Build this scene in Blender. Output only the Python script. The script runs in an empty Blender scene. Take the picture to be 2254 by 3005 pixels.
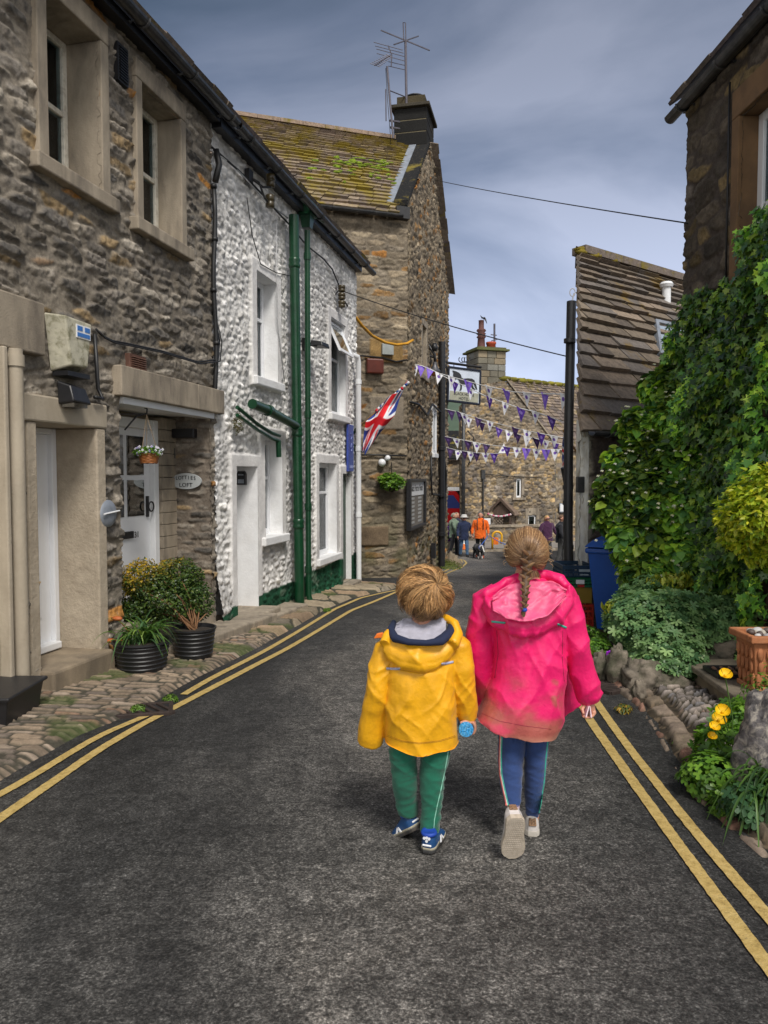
import bpy, bmesh, math, random
import numpy as np
from mathutils import Vector, Matrix
random.seed(7)
R = math.radians
SC = bpy.context.scene
COL = SC.collection

# ------------------------------------------------------------------ camera
FPX, CXP, CYP, CZ = 2170.0, 1127.0, 1502.5, 1.4      # 26 mm phone lens, held 1.4 m above the road
PITCH = math.atan((CYP - 1400.0) / FPX)
cam = bpy.data.objects.new('camera', bpy.data.cameras.new('camera'))
COL.objects.link(cam)
cam.location = (0, 0, CZ)
cam.rotation_euler = (R(90) - PITCH, 0, 0)
cam.data.sensor_fit = 'VERTICAL'
cam.data.sensor_height = 36
cam.data.lens = 36 * FPX / 3005.0
cam.data.clip_start = 0.05
cam.data.clip_end = 2000
SC.camera = cam

# ------------------------------------------------------------------ sky, sun, exposure
SUN_EL, SUN_AZ = R(52), R(159)          # azimuth clockwise from +Y: light falls from the right, behind the camera
world = bpy.data.worlds.new('World'); SC.world = world
world.use_nodes = True
nt = world.node_tree; nt.nodes.clear()
def N(nt, t, **k):
    n = nt.nodes.new(t)
    for a, b in k.items():
        if a == 'inp':
            for i, v in b.items(): n.inputs[i].default_value = v
        else: setattr(n, a, b)
    return n
wo = N(nt, 'ShaderNodeOutputWorld'); mix = N(nt, 'ShaderNodeMixShader')
sky = N(nt, 'ShaderNodeTexSky'); sky.sky_type = 'NISHITA'; sky.sun_disc = False
sky.sun_elevation = SUN_EL; sky.sun_rotation = SUN_AZ
b1 = N(nt, 'ShaderNodeBackground', inp={'Strength': 0.06}); nt.links.new(sky.outputs[0], b1.inputs[0])
tc = N(nt, 'ShaderNodeTexCoord')
mp = N(nt, 'ShaderNodeMapping'); mp.inputs['Scale'].default_value = (1.0, 1.0, 2.2); mp.inputs['Rotation'].default_value = (0.3, 0.5, 0.4)
nt.links.new(tc.outputs['Generated'], mp.inputs[0])
ns = N(nt, 'ShaderNodeTexNoise', inp={'Scale': 1.7, 'Detail': 7.0, 'Roughness': 0.5, 'Distortion': 0.5})
nt.links.new(mp.outputs[0], ns.inputs['Vector'])
cr = N(nt, 'ShaderNodeValToRGB')
cr.color_ramp.elements[0].position = 0.36; cr.color_ramp.elements[0].color = (0.048, 0.076, 0.120, 1)
cr.color_ramp.elements[1].position = 0.66; cr.color_ramp.elements[1].color = (0.245, 0.275, 0.362, 1)
e = cr.color_ramp.elements.new(0.50); e.color = (0.122, 0.153, 0.225, 1)
nt.links.new(ns.outputs[0], cr.inputs[0])
# cloud layer is brightened out of view behind the camera as added fill light, bluer and darker high in front
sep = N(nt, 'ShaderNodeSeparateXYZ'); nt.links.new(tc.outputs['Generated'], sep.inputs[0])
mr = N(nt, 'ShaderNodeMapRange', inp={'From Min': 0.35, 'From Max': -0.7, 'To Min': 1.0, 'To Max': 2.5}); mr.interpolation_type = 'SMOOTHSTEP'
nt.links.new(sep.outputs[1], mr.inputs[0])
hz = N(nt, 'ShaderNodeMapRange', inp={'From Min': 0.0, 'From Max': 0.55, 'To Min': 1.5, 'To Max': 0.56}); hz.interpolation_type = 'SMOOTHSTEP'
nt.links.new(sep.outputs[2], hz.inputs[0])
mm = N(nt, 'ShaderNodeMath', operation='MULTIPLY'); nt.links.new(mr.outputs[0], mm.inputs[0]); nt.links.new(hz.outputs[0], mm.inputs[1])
b2 = N(nt, 'ShaderNodeBackground')
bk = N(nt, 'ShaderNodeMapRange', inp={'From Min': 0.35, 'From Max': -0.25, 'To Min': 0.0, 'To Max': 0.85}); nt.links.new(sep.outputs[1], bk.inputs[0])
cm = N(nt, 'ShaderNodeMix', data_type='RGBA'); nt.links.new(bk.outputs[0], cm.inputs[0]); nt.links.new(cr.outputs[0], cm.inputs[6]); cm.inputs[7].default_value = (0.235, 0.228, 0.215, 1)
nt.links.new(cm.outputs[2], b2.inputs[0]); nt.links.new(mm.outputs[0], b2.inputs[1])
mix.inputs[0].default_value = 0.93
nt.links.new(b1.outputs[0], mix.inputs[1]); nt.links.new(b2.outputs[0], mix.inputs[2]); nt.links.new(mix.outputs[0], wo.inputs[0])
sd = bpy.data.lights.new('sun', 'SUN'); sun = bpy.data.objects.new('sun', sd); COL.objects.link(sun)
sd.energy = 1.5; sd.angle = R(17); sd.color = (1.0, 0.955, 0.89)
sdir = Vector((math.sin(SUN_AZ) * math.cos(SUN_EL), math.cos(SUN_AZ) * math.cos(SUN_EL), math.sin(SUN_EL)))
sun.rotation_euler = sdir.to_track_quat('Z', 'Y').to_euler()
SC.view_settings.view_transform = 'Standard'; SC.view_settings.look = 'None'
SC.view_settings.exposure = 1.12; SC.view_settings.gamma = 1.0
SC.cycles.max_bounces = 6; SC.cycles.transparent_max_bounces = 12

# ------------------------------------------------------------------ projection helpers: photo pixel + real distance -> world point
_sp, _cp = math.sin(PITCH), math.cos(PITCH)
def ray(x, y):
    a = (x - CXP) / FPX; b = (CYP - y) / FPX
    return (a, _cp + b * _sp, -_sp + b * _cp)
def P(x, y, Y):
    r = ray(x, y); t = Y / r[1]; return Vector((r[0] * t, Y, CZ + r[2] * t))
GYS = [-8, 0, 4, 9, 13, 15, 19, 24, 26.5, 28.5, 200]
GZS = [.36, 0, -.18, -.405, -.585, -.70, -1.055, -1.48, -1.67, -1.735, -1.735]
def gz(Y): return np.interp(Y, GYS, GZS)
def G(x, y, h=0.0):
    r = ray(x, y); lo, hi = .5, 120.
    for _ in range(50):
        m = (lo + hi) / 2
        if CZ + r[2] * m / r[1] > gz(m) + h: lo = m
        else: hi = m
    return Vector((r[0] * lo / r[1], lo, float(gz(lo)) + h))

# ------------------------------------------------------------------ numpy noise
def _h(ix, iy, iz, seed):
    n = (ix.astype(np.int64) * 374761393 + iy.astype(np.int64) * 668265263 + iz.astype(np.int64) * 2147483647 + seed * 1274126177) & 0x7fffffff
    n = ((n ^ (n >> 13)) * 1274126177) & 0x7fffffff
    n = ((n ^ (n >> 15)) * 2246822519) & 0x7fffffff
    return ((n ^ (n >> 16)) & 0xffff) / 65535.0
def vn(x, y, z=0.0, seed=0):
    x = np.asarray(x, float); y = np.asarray(y, float); z = np.zeros_like(x) + z
    ix, iy, iz = np.floor(x), np.floor(y), np.floor(z)
    fx, fy, fz = x - ix, y - iy, z - iz
    fx = fx * fx * (3 - 2 * fx); fy = fy * fy * (3 - 2 * fy); fz = fz * fz * (3 - 2 * fz)
    def c(a, b, d): return _h(ix + a, iy + b, iz + d, seed)
    z0 = (c(0,0,0)*(1-fx)+c(1,0,0)*fx)*(1-fy)+(c(0,1,0)*(1-fx)+c(1,1,0)*fx)*fy
    if np.all(fz == 0): return z0 * 2 - 1
    z1 = (c(0,0,1)*(1-fx)+c(1,0,1)*fx)*(1-fy)+(c(0,1,1)*(1-fx)+c(1,1,1)*fx)*fy
    return (z0 * (1 - fz) + z1 * fz) * 2 - 1
def fbm(x, y, z=0.0, seed=0, o=4):
    s = 0; a = .5; f = 1.
    for i in range(o): s = s + a * vn(x * f, y * f, np.asarray(z) * f, seed + i * 17); a *= .5; f *= 2.03
    return s
def sstep(a, b, x):
    t = np.clip((x - a) / (b - a), 0, 1); return t * t * (3 - 2 * t)

# ------------------------------------------------------------------ objects, labels
def tag(o, label=None, cat=None, group=None, kind=None):
    if label: o['label'] = label
    if cat: o['category'] = cat
    if group: o['group'] = group
    if kind: o['kind'] = kind
    return o
def thing(name, label, cat, loc=(0, 0, 0), group=None):
    o = bpy.data.objects.new(name, None); COL.objects.link(o); o.location = loc; o.empty_display_size = .1
    return tag(o, label, cat, group)
def mesh(name, V, F, mat, parent=None, smooth=False, cols=None):
    me = bpy.data.meshes.new(name)
    V = np.asarray(V, np.float32).reshape(-1, 3)
    if isinstance(F, np.ndarray):
        k = F.shape[1]; n = len(F)
        me.vertices.add(len(V)); me.vertices.foreach_set('co', V.ravel())
        me.loops.add(n * k); me.loops.foreach_set('vertex_index', F.astype(np.int32).ravel())
        me.polygons.add(n); me.polygons.foreach_set('loop_start', np.arange(0, n * k, k, dtype=np.int32))
        me.update(calc_edges=True); me.validate()
    else:
        me.from_pydata(V.tolist(), [], F); me.update()
    if smooth: me.polygons.foreach_set('use_smooth', [True] * len(me.polygons))
    if cols is not None:
        at = me.color_attributes.new('Col', 'FLOAT_COLOR', 'POINT')
        c = np.ones((len(V), 4), np.float32); c[:, :3] = cols
        at.data.foreach_set('color', c.ravel())
    o = bpy.data.objects.new(name, me); COL.objects.link(o)
    if mat: me.materials.append(mat)
    if parent is not None:
        o.parent = parent
        o.matrix_parent_inverse = Matrix.Translation(-Vector(world_loc(parent)))
    return o
def world_loc(o):   # meshes keep world-space vertices and sit at the origin; only empties carry a location
    return o.location if o.type == 'EMPTY' else (0, 0, 0)

class MB:
    """collects shapes, builds ONE mesh object"""
    def __init__(s): s.v = []; s.f = []; s.c = []; s.hc = False
    def add(s, V, F, col=None):
        b = len(s.v); V = [tuple(v) for v in V]
        s.v += V; s.f += [tuple(i + b for i in f) for f in F]
        if col is not None: s.hc = True
        s.c += [tuple(col) if col is not None else (1, 1, 1)] * len(V)
        return s
    def hexa(s, p, col=None):     # 8 corners: bottom 0-3, top 4-7
        return s.add(p, [(0,3,2,1),(4,5,6,7),(0,1,5,4),(1,2,6,5),(2,3,7,6),(3,0,4,7)], col)
    def box(s, c, d, rz=0, col=None, rx=0, ry=0):
        M = Matrix.Translation(c) @ Matrix.Rotation(rz, 4, 'Z') @ Matrix.Rotation(ry, 4, 'Y') @ Matrix.Rotation(rx, 4, 'X')
        q = [(-1,-1,-1),(1,-1,-1),(1,1,-1),(-1,1,-1),(-1,-1,1),(1,-1,1),(1,1,1),(-1,1,1)]
        return s.hexa([M @ Vector((a*d[0]/2, b*d[1]/2, e*d[2]/2)) for a, b, e in q], col)
    def wbox(s, w, s0, s1, o0, o1, z0, z1, col=None):
        return s.hexa([w(s0,o1,z0), w(s1,o1,z0), w(s1,o0,z0), w(s0,o0,z0), w(s0,o1,z1), w(s1,o1,z1), w(s1,o0,z1), w(s0,o0,z1)], col)
    def prism(s, pts, dirv, col=None):   # polygon (3d points) extruded along dirv
        n = len(pts); a = [Vector(p) for p in pts]; b = [p + Vector(dirv) for p in a]
        F = [tuple(range(n - 1, -1, -1)), tuple(range(n, 2 * n))] + [(i, (i + 1) % n, (i + 1) % n + n, i + n) for i in range(n)]
        return s.add(a + b, F, col)
    def tube(s, path, r, seg=8, col=None, caps=True):
        path = [Vector(p) for p in path]; n = len(path)
        rr = r if isinstance(r, (list, tuple)) else [r] * n
        up = None; V = []
        for i, p in enumerate(path):
            t = (path[min(i + 1, n - 1)] - path[max(i - 1, 0)])
            t = t.normalized() if t.length > 1e-9 else Vector((0, 0, 1))
            if up is None: up = t.orthogonal().normalized()
            up = (up - t * up.dot(t))
            up = up.normalized() if up.length > 1e-6 else t.orthogonal().normalized()
            bn = t.cross(up)
            for k in range(seg):
                a = 2 * math.pi * k / seg; V.append(p + (up * math.cos(a) + bn * math.sin(a)) * rr[i])
        F = []
        for i in range(n - 1):
            for k in range(seg):
                k2 = (k + 1) % seg; F.append((i*seg+k, i*seg+k2, (i+1)*seg+k2, (i+1)*seg+k))
        if caps: F.append(tuple(range(seg - 1, -1, -1))); F.append(tuple((n-1)*seg + k for k in range(seg)))
        return s.add(V, F, col)
    def lathe(s, c, prof, seg=20, axis=(0, 0, 1), col=None):   # prof: (r, h)
        ax = Vector(axis).normalized(); u = ax.orthogonal().normalized(); w = ax.cross(u); c = Vector(c); V = []
        for r, h in prof:
            for k in range(seg):
                a = 2*math.pi*k/seg; V.append(c + ax*h + (u*math.cos(a)+w*math.sin(a))*r)
        F = []
        for i in range(len(prof)-1):
            for k in range(seg):
                k2 = (k+1) % seg; F.append((i*seg+k, i*seg+k2, (i+1)*seg+k2, (i+1)*seg+k))
        if prof[0][0] > 1e-4: F.append(tuple(range(seg-1, -1, -1)))
        if prof[-1][0] > 1e-4: F.append(tuple((len(prof)-1)*seg + k for k in range(seg)))
        return s.add(V, F, col)
    def blob(s, c, r, seed=0, seg=12, rings=8, amp=.15, col=None, fq=1.0):   # rough stone / lump, r = 3 radii
        V = []; F = []
        c = np.array(c, float)
        th = np.linspace(0, math.pi, rings + 1)
        for i, t in enumerate(th):
            for k in range(seg):
                a = 2*math.pi*k/seg; d = np.array((math.sin(t)*math.cos(a), math.sin(t)*math.sin(a), math.cos(t)))
                q = 1 + amp * 2 * float(fbm(d[0]*1.7*fq+seed, d[1]*1.7*fq, d[2]*1.7*fq, seed, 3))
                V.append(tuple(c + d*np.array(r)*q))
        for i in range(rings):
            for k in range(seg):
                k2 = (k+1) % seg; F.append((i*seg+k, (i+1)*seg+k, (i+1)*seg+k2, i*seg+k2))
        return s.add(V, F, col)
    def build(s, name, mat, parent=None, smooth=False, bevel=0, auto=False):
        o = mesh(name, s.v, s.f, mat, parent, smooth, np.array(s.c) if s.hc else None)
        if auto: o.data.set_sharp_from_angle(angle=R(40))
        if bevel:
            m = o.modifiers.new('bevel', 'BEVEL'); m.width = bevel; m.segments = 2; m.limit_method = 'ANGLE'; m.angle_limit = R(50)
        return o

class Wall:
    """vertical plane: origin, direction s (away along the street), off = out of the wall, z up"""
    def __init__(w, o, d):
        w.o = Vector((o[0], o[1], 0)); d = Vector((d[0], d[1], 0)).normalized(); w.d = d; w.n = Vector((d.y, -d.x, 0))
    def __call__(w, s, off, z): return w.o + w.d * s + w.n * off + Vector((0, 0, z))
    def px(w, x, y, off=0):   # where the photo pixel meets this wall -> (s, z)
        r = Vector(ray(x, y)); o = w.o + w.n * off
        t = w.n.dot(o) / (w.n.x * r.x + w.n.y * r.y); q = Vector((r.x * t, r.y * t, 0)) - o
        return q.dot(w.d), CZ + r.z * t

# ------------------------------------------------------------------ materials
def ramp(nt, fac, stops):
    c = N(nt, 'ShaderNodeValToRGB'); el = c.color_ramp.elements
    el[0].position, el[0].color = stops[0][0], (*stops[0][1], 1); el[1].position, el[1].color = stops[-1][0], (*stops[-1][1], 1)
    for p, k in stops[1:-1]: q = el.new(p); q.color = (*k, 1)
    nt.links.new(fac, c.inputs[0]); return c.outputs[0]
def noise(nt, scale, detail=4, rough=.55, dist=0, vec=None, sc=None, obj=True):
    if vec is None:
        t = N(nt, 'ShaderNodeNewGeometry'); vec = t.outputs['Position']
    if sc:
        m = N(nt, 'ShaderNodeMapping'); m.inputs['Scale'].default_value = sc; nt.links.new(vec, m.inputs[0]); vec = m.outputs[0]
    n = N(nt, 'ShaderNodeTexNoise', inp={'Scale': scale, 'Detail': detail, 'Roughness': rough, 'Distortion': dist})
    nt.links.new(vec, n.inputs['Vector']); return n.outputs[0]
def mixc(nt, fac, a, b, mode='MIX'):
    m = N(nt, 'ShaderNodeMix', data_type='RGBA', blend_type=mode)
    for i, v in ((0, fac), (6, a), (7, b)):
        if isinstance(v, bpy.types.NodeSocket): nt.links.new(v, m.inputs[i])
        elif i == 0: m.inputs[0].default_value = v
        else: m.inputs[i].default_value = (*v, 1)
    return m.outputs[2]
def newmat(name):
    m = bpy.data.materials.new(name); m.use_nodes = True; nt = m.node_tree
    return m, nt, nt.nodes['Principled BSDF']
def mat(name, col=(.5, .5, .5), rough=.6, metal=0, var=.12, vscale=6, bump=.0, bscale=60, attr=False, spec=.5, stain=None, stainamt=.5, sscale=3, sheen=0, coat=0, trans=0, sss=0, streak=False):
    """general procedural material: base colour with mottling, optional stains, fine bump"""
    m, nt, b = newmat(name)
    if attr:
        a = N(nt, 'ShaderNodeAttribute', attribute_name='Col'); c = a.outputs['Color']
        if col != (.5, .5, .5): c = mixc(nt, 1.0, c, col, 'MULTIPLY')
    else:
        rgb = N(nt, 'ShaderNodeRGB'); rgb.outputs[0].default_value = (*col, 1); c = rgb.outputs[0]
    if var:
        n1 = noise(nt, vscale, 5, .6, sc=(1, 1, .35) if streak else None)
        f = ramp(nt, n1, [(.28, (1-var*1.5,)*3), (.72, (1+var,)*3)])
        c = mixc(nt, 1.0, c, f, 'MULTIPLY')
    if stain:
        n2 = noise(nt, sscale, 6, .62, .4, sc=(1, 1, .4) if streak else None)
        f = ramp(nt, n2, [(.47, (0, 0, 0)), (.66, (stainamt,)*3)])
        c = mixc(nt, f, c, stain)
    nt.links.new(c, b.inputs['Base Color'])
    b.inputs['Roughness'].default_value = rough; b.inputs['Metallic'].default_value = metal
    b.inputs['Specular IOR Level'].default_value = spec
    if sheen: b.inputs['Sheen Weight'].default_value = sheen
    if coat: b.inputs['Coat Weight'].default_value = coat; b.inputs['Coat Roughness'].default_value = .15
    if sss: b.inputs['Subsurface Weight'].default_value = sss; b.inputs['Subsurface Radius'].default_value = (.02, .008, .004)
    if bump:
        n3 = noise(nt, bscale, 5, .65); bp = N(nt, 'ShaderNodeBump', inp={'Strength': bump, 'Distance': .01})
        nt.links.new(n3, bp.inputs['Height']); nt.links.new(bp.outputs[0], b.inputs['Normal'])
    return m
def stone_mat(name, bump=.55, bscale=45, fine=.35, dist=.02):
    """rubble wall: colour of each stone comes from the mesh, grain and weathering are procedural"""
    m, nt, b = newmat(name)
    a = N(nt, 'ShaderNodeAttribute', attribute_name='Col'); c = a.outputs['Color']
    n1 = noise(nt, 34, 7, .75); f = ramp(nt, n1, [(.32, (.40,)*3), (.5, (.98,)*3), (.70, (1.75,)*3)]); c = mixc(nt, fine*1.5, c, f, 'MULTIPLY')
    n0 = noise(nt, 1.1, 4, .6); f0 = ramp(nt, n0, [(.3, (.72, .70, .68)), (.7, (1.16, 1.13, 1.08))]); c = mixc(nt, 1.0, c, f0, 'MULTIPLY')
    nt.links.new(c, b.inputs['Base Color']); b.inputs['Roughness'].default_value = .92; b.inputs['Specular IOR Level'].default_value = .25
    n3 = noise(nt, bscale*.5, 9, .75, .5); bp = N(nt, 'ShaderNodeBump', inp={'Strength': bump, 'Distance': dist})
    nt.links.new(n3, bp.inputs['Height']); nt.links.new(bp.outputs[0], b.inputs['Normal'])
    return m
def glass_mat(name, refl=.35, tint=(.6, .7, .72)):
    m, nt, b = newmat(name); nt.nodes.remove(b); out = nt.nodes['Material Output']
    g = N(nt, 'ShaderNodeBsdfGlossy', inp={'Roughness': .03, 'Color': (.9, .93, .95, 1)}); t = N(nt, 'ShaderNodeBsdfTransparent', inp={'Color': (*tint, 1)})
    lw = N(nt, 'ShaderNodeLayerWeight', inp={'Blend': refl}); mx = N(nt, 'ShaderNodeMixShader')
    nt.links.new(lw.outputs[0], mx.inputs[0]); nt.links.new(t.outputs[0], mx.inputs[1]); nt.links.new(g.outputs[0], mx.inputs[2]); nt.links.new(mx.outputs[0], out.inputs[0])
    return m

M = {}
M['stone'] = stone_mat('rubble_stone')
M['stone_soft'] = stone_mat('coursed_stone', .4, 60)
M['white_rubble'] = stone_mat('limewashed_rubble', .5, 40, .1, .02)
M['sandstone'] = mat('dressed_sandstone', (.34, .285, .215), .9, var=.2, vscale=7, bump=.4, bscale=70, stain=(.12, .10, .08), stainamt=.75, sscale=3.5, streak=True)
M['sand_dark'] = mat('weathered_sandstone', (.26, .205, .14), .9, var=.2, vscale=5, bump=.3, bscale=70, stain=(.10, .08, .06), stainamt=.6, sscale=3, streak=True)
M['sand_brown'] = mat('brown_sandstone', (.20, .115, .055), .9, var=.15, vscale=4, bump=.2, bscale=80, stain=(.08, .05, .03), stainamt=.5)
M['buff'] = mat('buff_masonry_paint', (.42, .36, .275), .8, var=.1, vscale=5, bump=.35, bscale=30, stain=(.25, .2, .14), stainamt=.4, streak=True)
M['render'] = mat('rough_buff_render', (.44, .37, .28), .95, var=.1, vscale=10, bump=.9, bscale=28, stain=(.24, .19, .13), stainamt=.35)
M['white_render'] = mat('white_render', (.80, .80, .80), .85, var=.05, vscale=8, bump=.45, bscale=30, stain=(.55, .53, .5), stainamt=.3)
M['white_paint'] = mat('white_paint', (.78, .79, .80), .4, var=.03)
M['white_gloss'] = mat('white_plastic', (.80, .81, .83), .25, var=.02)
M['old_white'] = mat('weathered_white_paint', (.66, .62, .53), .6, var=.1, vscale=14, stain=(.3, .26, .2), stainamt=.5, sscale=20)
M['black_metal'] = mat('black_painted_metal', (.016, .016, .018), .42, var=.2, vscale=12, bump=.1)
M['gutter_black'] = mat('black_gutter_plastic', (.025, .026, .028), .38, var=.25, vscale=10, stain=(.09, .085, .08), stainamt=.5, sscale=8)
M['green_paint'] = mat('dark_green_gloss', (.006, .052, .020), .3, var=.2, vscale=6, bump=.08, stain=(.006, .03, .015), stainamt=.4)
M['green_door'] = mat('green_door_paint', (.006, .045, .018), .4, var=.2)
M['dark'] = mat('dark_interior', (.012, .012, .013), .9, var=0)
M['glass'] = glass_mat('window_glass')
M['glass_sky'] = glass_mat('roof_glass', .75, (.3, .35, .4))
M['lead'] = mat('lead_flashing', (.30, .33, .38), .5, metal=.3, var=.15, vscale=8)
M['cable'] = mat('black_cable', (.015, .015, .016), .5, var=.1)
M['cable_white'] = mat('painted_cable', (.5, .5, .5), .6, var=.2, vscale=30)
M['alu'] = mat('grey_aluminium', (.13, .12, .14), .45, metal=.6, var=.15)
M['soil'] = mat('soil', (.035, .026, .018), .95, var=.3, vscale=12, bump=.8, bscale=30)
M['terracotta'] = mat('terracotta', (.42, .16, .065), .8, var=.2, vscale=10, bump=.3, bscale=40, stain=(.5, .35, .25), stainamt=.35)

# ------------------------------------------------------------------ rubble relief generator
def stones(u, v, seed, rh=(.07, .17), sl=(.12, .42), warp=.035, mortar=.012, depth=.03, rnd=.42, pal=None, mcol=(.2, .17, .14), wf=2.2, rough=.006):
    u = u.copy(); v = v.copy(); shp = u.shape; u = u.ravel(); v = v.ravel(); rs = np.random.RandomState(seed)
    uu = u + warp*2*fbm(u*wf, v*wf, 0, seed, 3) + .022*vn(u*11, v*11, 0, seed+5)+.008*vn(u*31, v*31, 0, seed+15); vv = v + warp*2*fbm(u*wf*.7+9, v*wf+3, 0, seed+3, 3) + .016*vn(u*9+7, v*12, 0, seed+6)+.006*vn(u*31, v*31, 0, seed+16)
    lo, hi = vv.min()-.3, vv.max()+.3; rows = [lo]
    while rows[-1] < hi: rows.append(rows[-1] + rs.uniform(*rh))
    rows = np.array(rows); ri = np.searchsorted(rows, vv) - 1
    ulo, uhi = uu.min()-.5, uu.max()+.5
    a = np.zeros_like(u); wd = np.ones_like(u); sid = np.zeros(u.shape, int); cnt = 0
    for r in range(len(rows)-1):
        m = ri == r
        if not m.any(): continue
        hgt = rows[r+1]-rows[r]; ed = [ulo - rs.uniform(0, .3)]
        while ed[-1] < uhi: ed.append(ed[-1] + rs.uniform(*sl) * (.7 + .5*rs.rand()) * (hgt/np.mean(rh))**.4)
        ed = np.array(ed); slant = rs.uniform(-.25, .25)
        x = uu[m] + slant*(vv[m]-rows[r]); k = np.clip(np.searchsorted(ed, x)-1, 0, len(ed)-2)
        wd[m] = ed[k+1]-ed[k]; a[m] = (x-ed[k])/wd[m]; sid[m] = cnt + k; cnt += len(ed)
    hg = (rows[1:]-rows[:-1])[np.clip(ri, 0, len(rows)-2)]; b = (vv-rows[np.clip(ri, 0, len(rows)-2)])/hg
    rr = rs.rand(cnt+2, 8)[sid]
    hh = hg*(1-.28*rr[:, 0]*(rr[:, 7] > .4)); cb = .5 + (rr[:, 1]-.5)*(1-hh/hg)
    dx = np.minimum(a, 1-a)*wd; dy = hh/2-np.abs(b-cb)*hg
    rad = rnd*np.minimum(wd, hh); qx = np.maximum(rad-dx, 0); qy = np.maximum(rad-dy, 0)
    d = rad-np.sqrt(qx*qx+qy*qy); d = np.where((qx == 0) & (qy == 0), np.minimum(dx, dy), d)
    d = d - mortar*(.6+.8*rr[:, 2]) + .005*fbm(u*30, v*30, 0, seed+2, 2)
    e = sstep(0, .014, d); t = (rr[:, 3]-.5)*(a-.5)*1.8 + (rr[:, 4]-.4)*(b-.5)*1.8; g_ = fbm(u*7+rr[:, 0]*50, v*9, 0, seed+11, 3); t = t+.9*np.abs(g_)
    H = e*depth*(.45+.9*rr[:, 5]+t) + e*np.sqrt(np.clip(d, 0, .05)/.05)*depth*.22 + (1-e)*depth*.35*(.5+fbm(u*5, v*5, 0, seed+12, 3)) + rough*fbm(u*16, v*20, 0, seed+8, 4)*(.5+e)
    if pal is None: return H.reshape(shp), e.reshape(shp), rr.reshape(shp+(8,))
    cum = np.cumsum([p[0] for p in pal]); cum = cum/cum[-1]; ci = np.searchsorted(cum, rr[:, 6]); C = np.array([p[1] for p in pal])[np.clip(ci, 0, len(pal)-1)]
    C = C*(.72+.5*rr[:, 7:8]); C = C*(1+.28*fbm(u*9, v*9, 0, seed+4, 3))[:, None]
    C = C*e[:, None]+np.array(mcol)*(1-e[:, None])
    return H.reshape(shp), e.reshape(shp), C.reshape(shp+(3,))
def rubble(u, v, seed, rh=(.07, .17), sl=(.12, .42), warp=.02, mortar=.006, depth=.03, rnd=.4, pal=None, mcol=(.2, .17, .14), wf=2.2, rough=.006, pn=3.2, edge=.016):
    """angular rubble: staggered weighted cells, one random slope and colour per stone"""
    shp = u.shape; u = u.ravel(); v = v.ravel(); su, sv = sum(sl)/2, sum(rh)/2
    uu = u+warp*fbm(u*wf, v*wf, 0, seed, 3)+.010*vn(u*17, v*17, 0, seed+5)+.006*vn(u*41, v*41, 0, seed+15); vv = v+warp*fbm(u*wf*.7+9, v*wf+3, 0, seed+3, 3)+.008*vn(u*13+7, v*15, 0, seed+6)+.005*vn(u*41, v*41, 0, seed+16)
    U, Vv = uu/su, vv/sv; j0 = np.floor(Vv); n = len(u); F1 = np.full(n, 9.); F2 = np.full(n, 9.); I = np.zeros(n); J = np.zeros(n); A = np.zeros(n); B = np.zeros(n)
    for dj in (-1, 0, 1):
        j = j0+dj; off = _h(j, j*0, j*0, seed+40); i0 = np.floor(U-off)
        for di in (-2, -1, 0, 1, 2):
            i = i0+di; h1 = _h(i, j, i*0, seed+41); h2 = _h(i, j, i*0, seed+42); h3 = _h(i, j, i*0, seed+43)
            a = U-(i+off+.5+(h1-.5)*.85); b = Vv-(j+.5+(h2-.5)*.62); d = (np.abs(a)**pn+np.abs(b*1.05)**pn)**(1/pn)-.30*(h3-.5)
            c1 = d < F1; F2 = np.where(c1, F1, np.minimum(F2, d)); I = np.where(c1, i, I); J = np.where(c1, j, J); A = np.where(c1, a, A); B = np.where(c1, b, B); F1 = np.where(c1, d, F1)
    rr = np.stack([_h(I, J, I*0, seed+50+k) for k in range(8)], -1); d = (F2-F1)*.5*min(sv, su)*1.1-mortar*(.5+rr[:, 2])
    e = sstep(0, edge, d); t = (rr[:, 3]-.5)*A*2.2+(rr[:, 4]-.38)*B*2.4; g_ = fbm(u*9+rr[:, 0]*50, v*11, 0, seed+11, 4); chip = np.abs(fbm(u*24+rr[:, 1]*9, v*30, 0, seed+13, 3))
    H = e*depth*(.35+.9*rr[:, 5]+t+1.1*np.abs(g_)-.8*chip)+(1-e)*depth*.30*(.6+1.2*fbm(u*6, v*6, 0, seed+12, 3))+rough*fbm(u*22, v*26, 0, seed+8, 4)
    if pal is None: return H.reshape(shp), e.reshape(shp), rr.reshape(shp+(8,))
    cum = np.cumsum([p[0] for p in pal]); cum = cum/cum[-1]; C = np.array([p[1] for p in pal])[np.clip(np.searchsorted(cum, rr[:, 6]), 0, len(pal)-1)]
    C = C*(.55+.9*rr[:, 7:8]); C = C*(1+.55*fbm(u*11, v*13, 0, seed+4, 4))[:, None]; lg = sstep(.12, .3, fbm(u*19, v*19, 0, seed+9, 3))[:, None]*.35; C = C*(1-lg)+np.array(mcol)*1.25*lg
    C = C*e[:, None]+np.array(mcol)*(1+.25*fbm(u*8, v*8, 0, seed+14, 3))[:, None]*(1-e[:, None])
    return H.reshape(shp), e.reshape(shp), C.reshape(shp+(3,))
PAL_A = [(5, (.185, .168, .148)), (4, (.235, .212, .182)), (2.4, (.125, .117, .108)), (2, (.29, .26, .22)), (1, (.30, .22, .125)), (.4, (.46, .22, .06)), (1.2, (.38, .345, .295))]
PAL_D = [(4, (.21, .175, .13)), (3, (.165, .142, .112)), (3, (.28, .23, .165)), (1.4, (.25, .15, .065)), (.4, (.36, .17, .05)), (1, (.28, .235, .17))]
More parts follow.
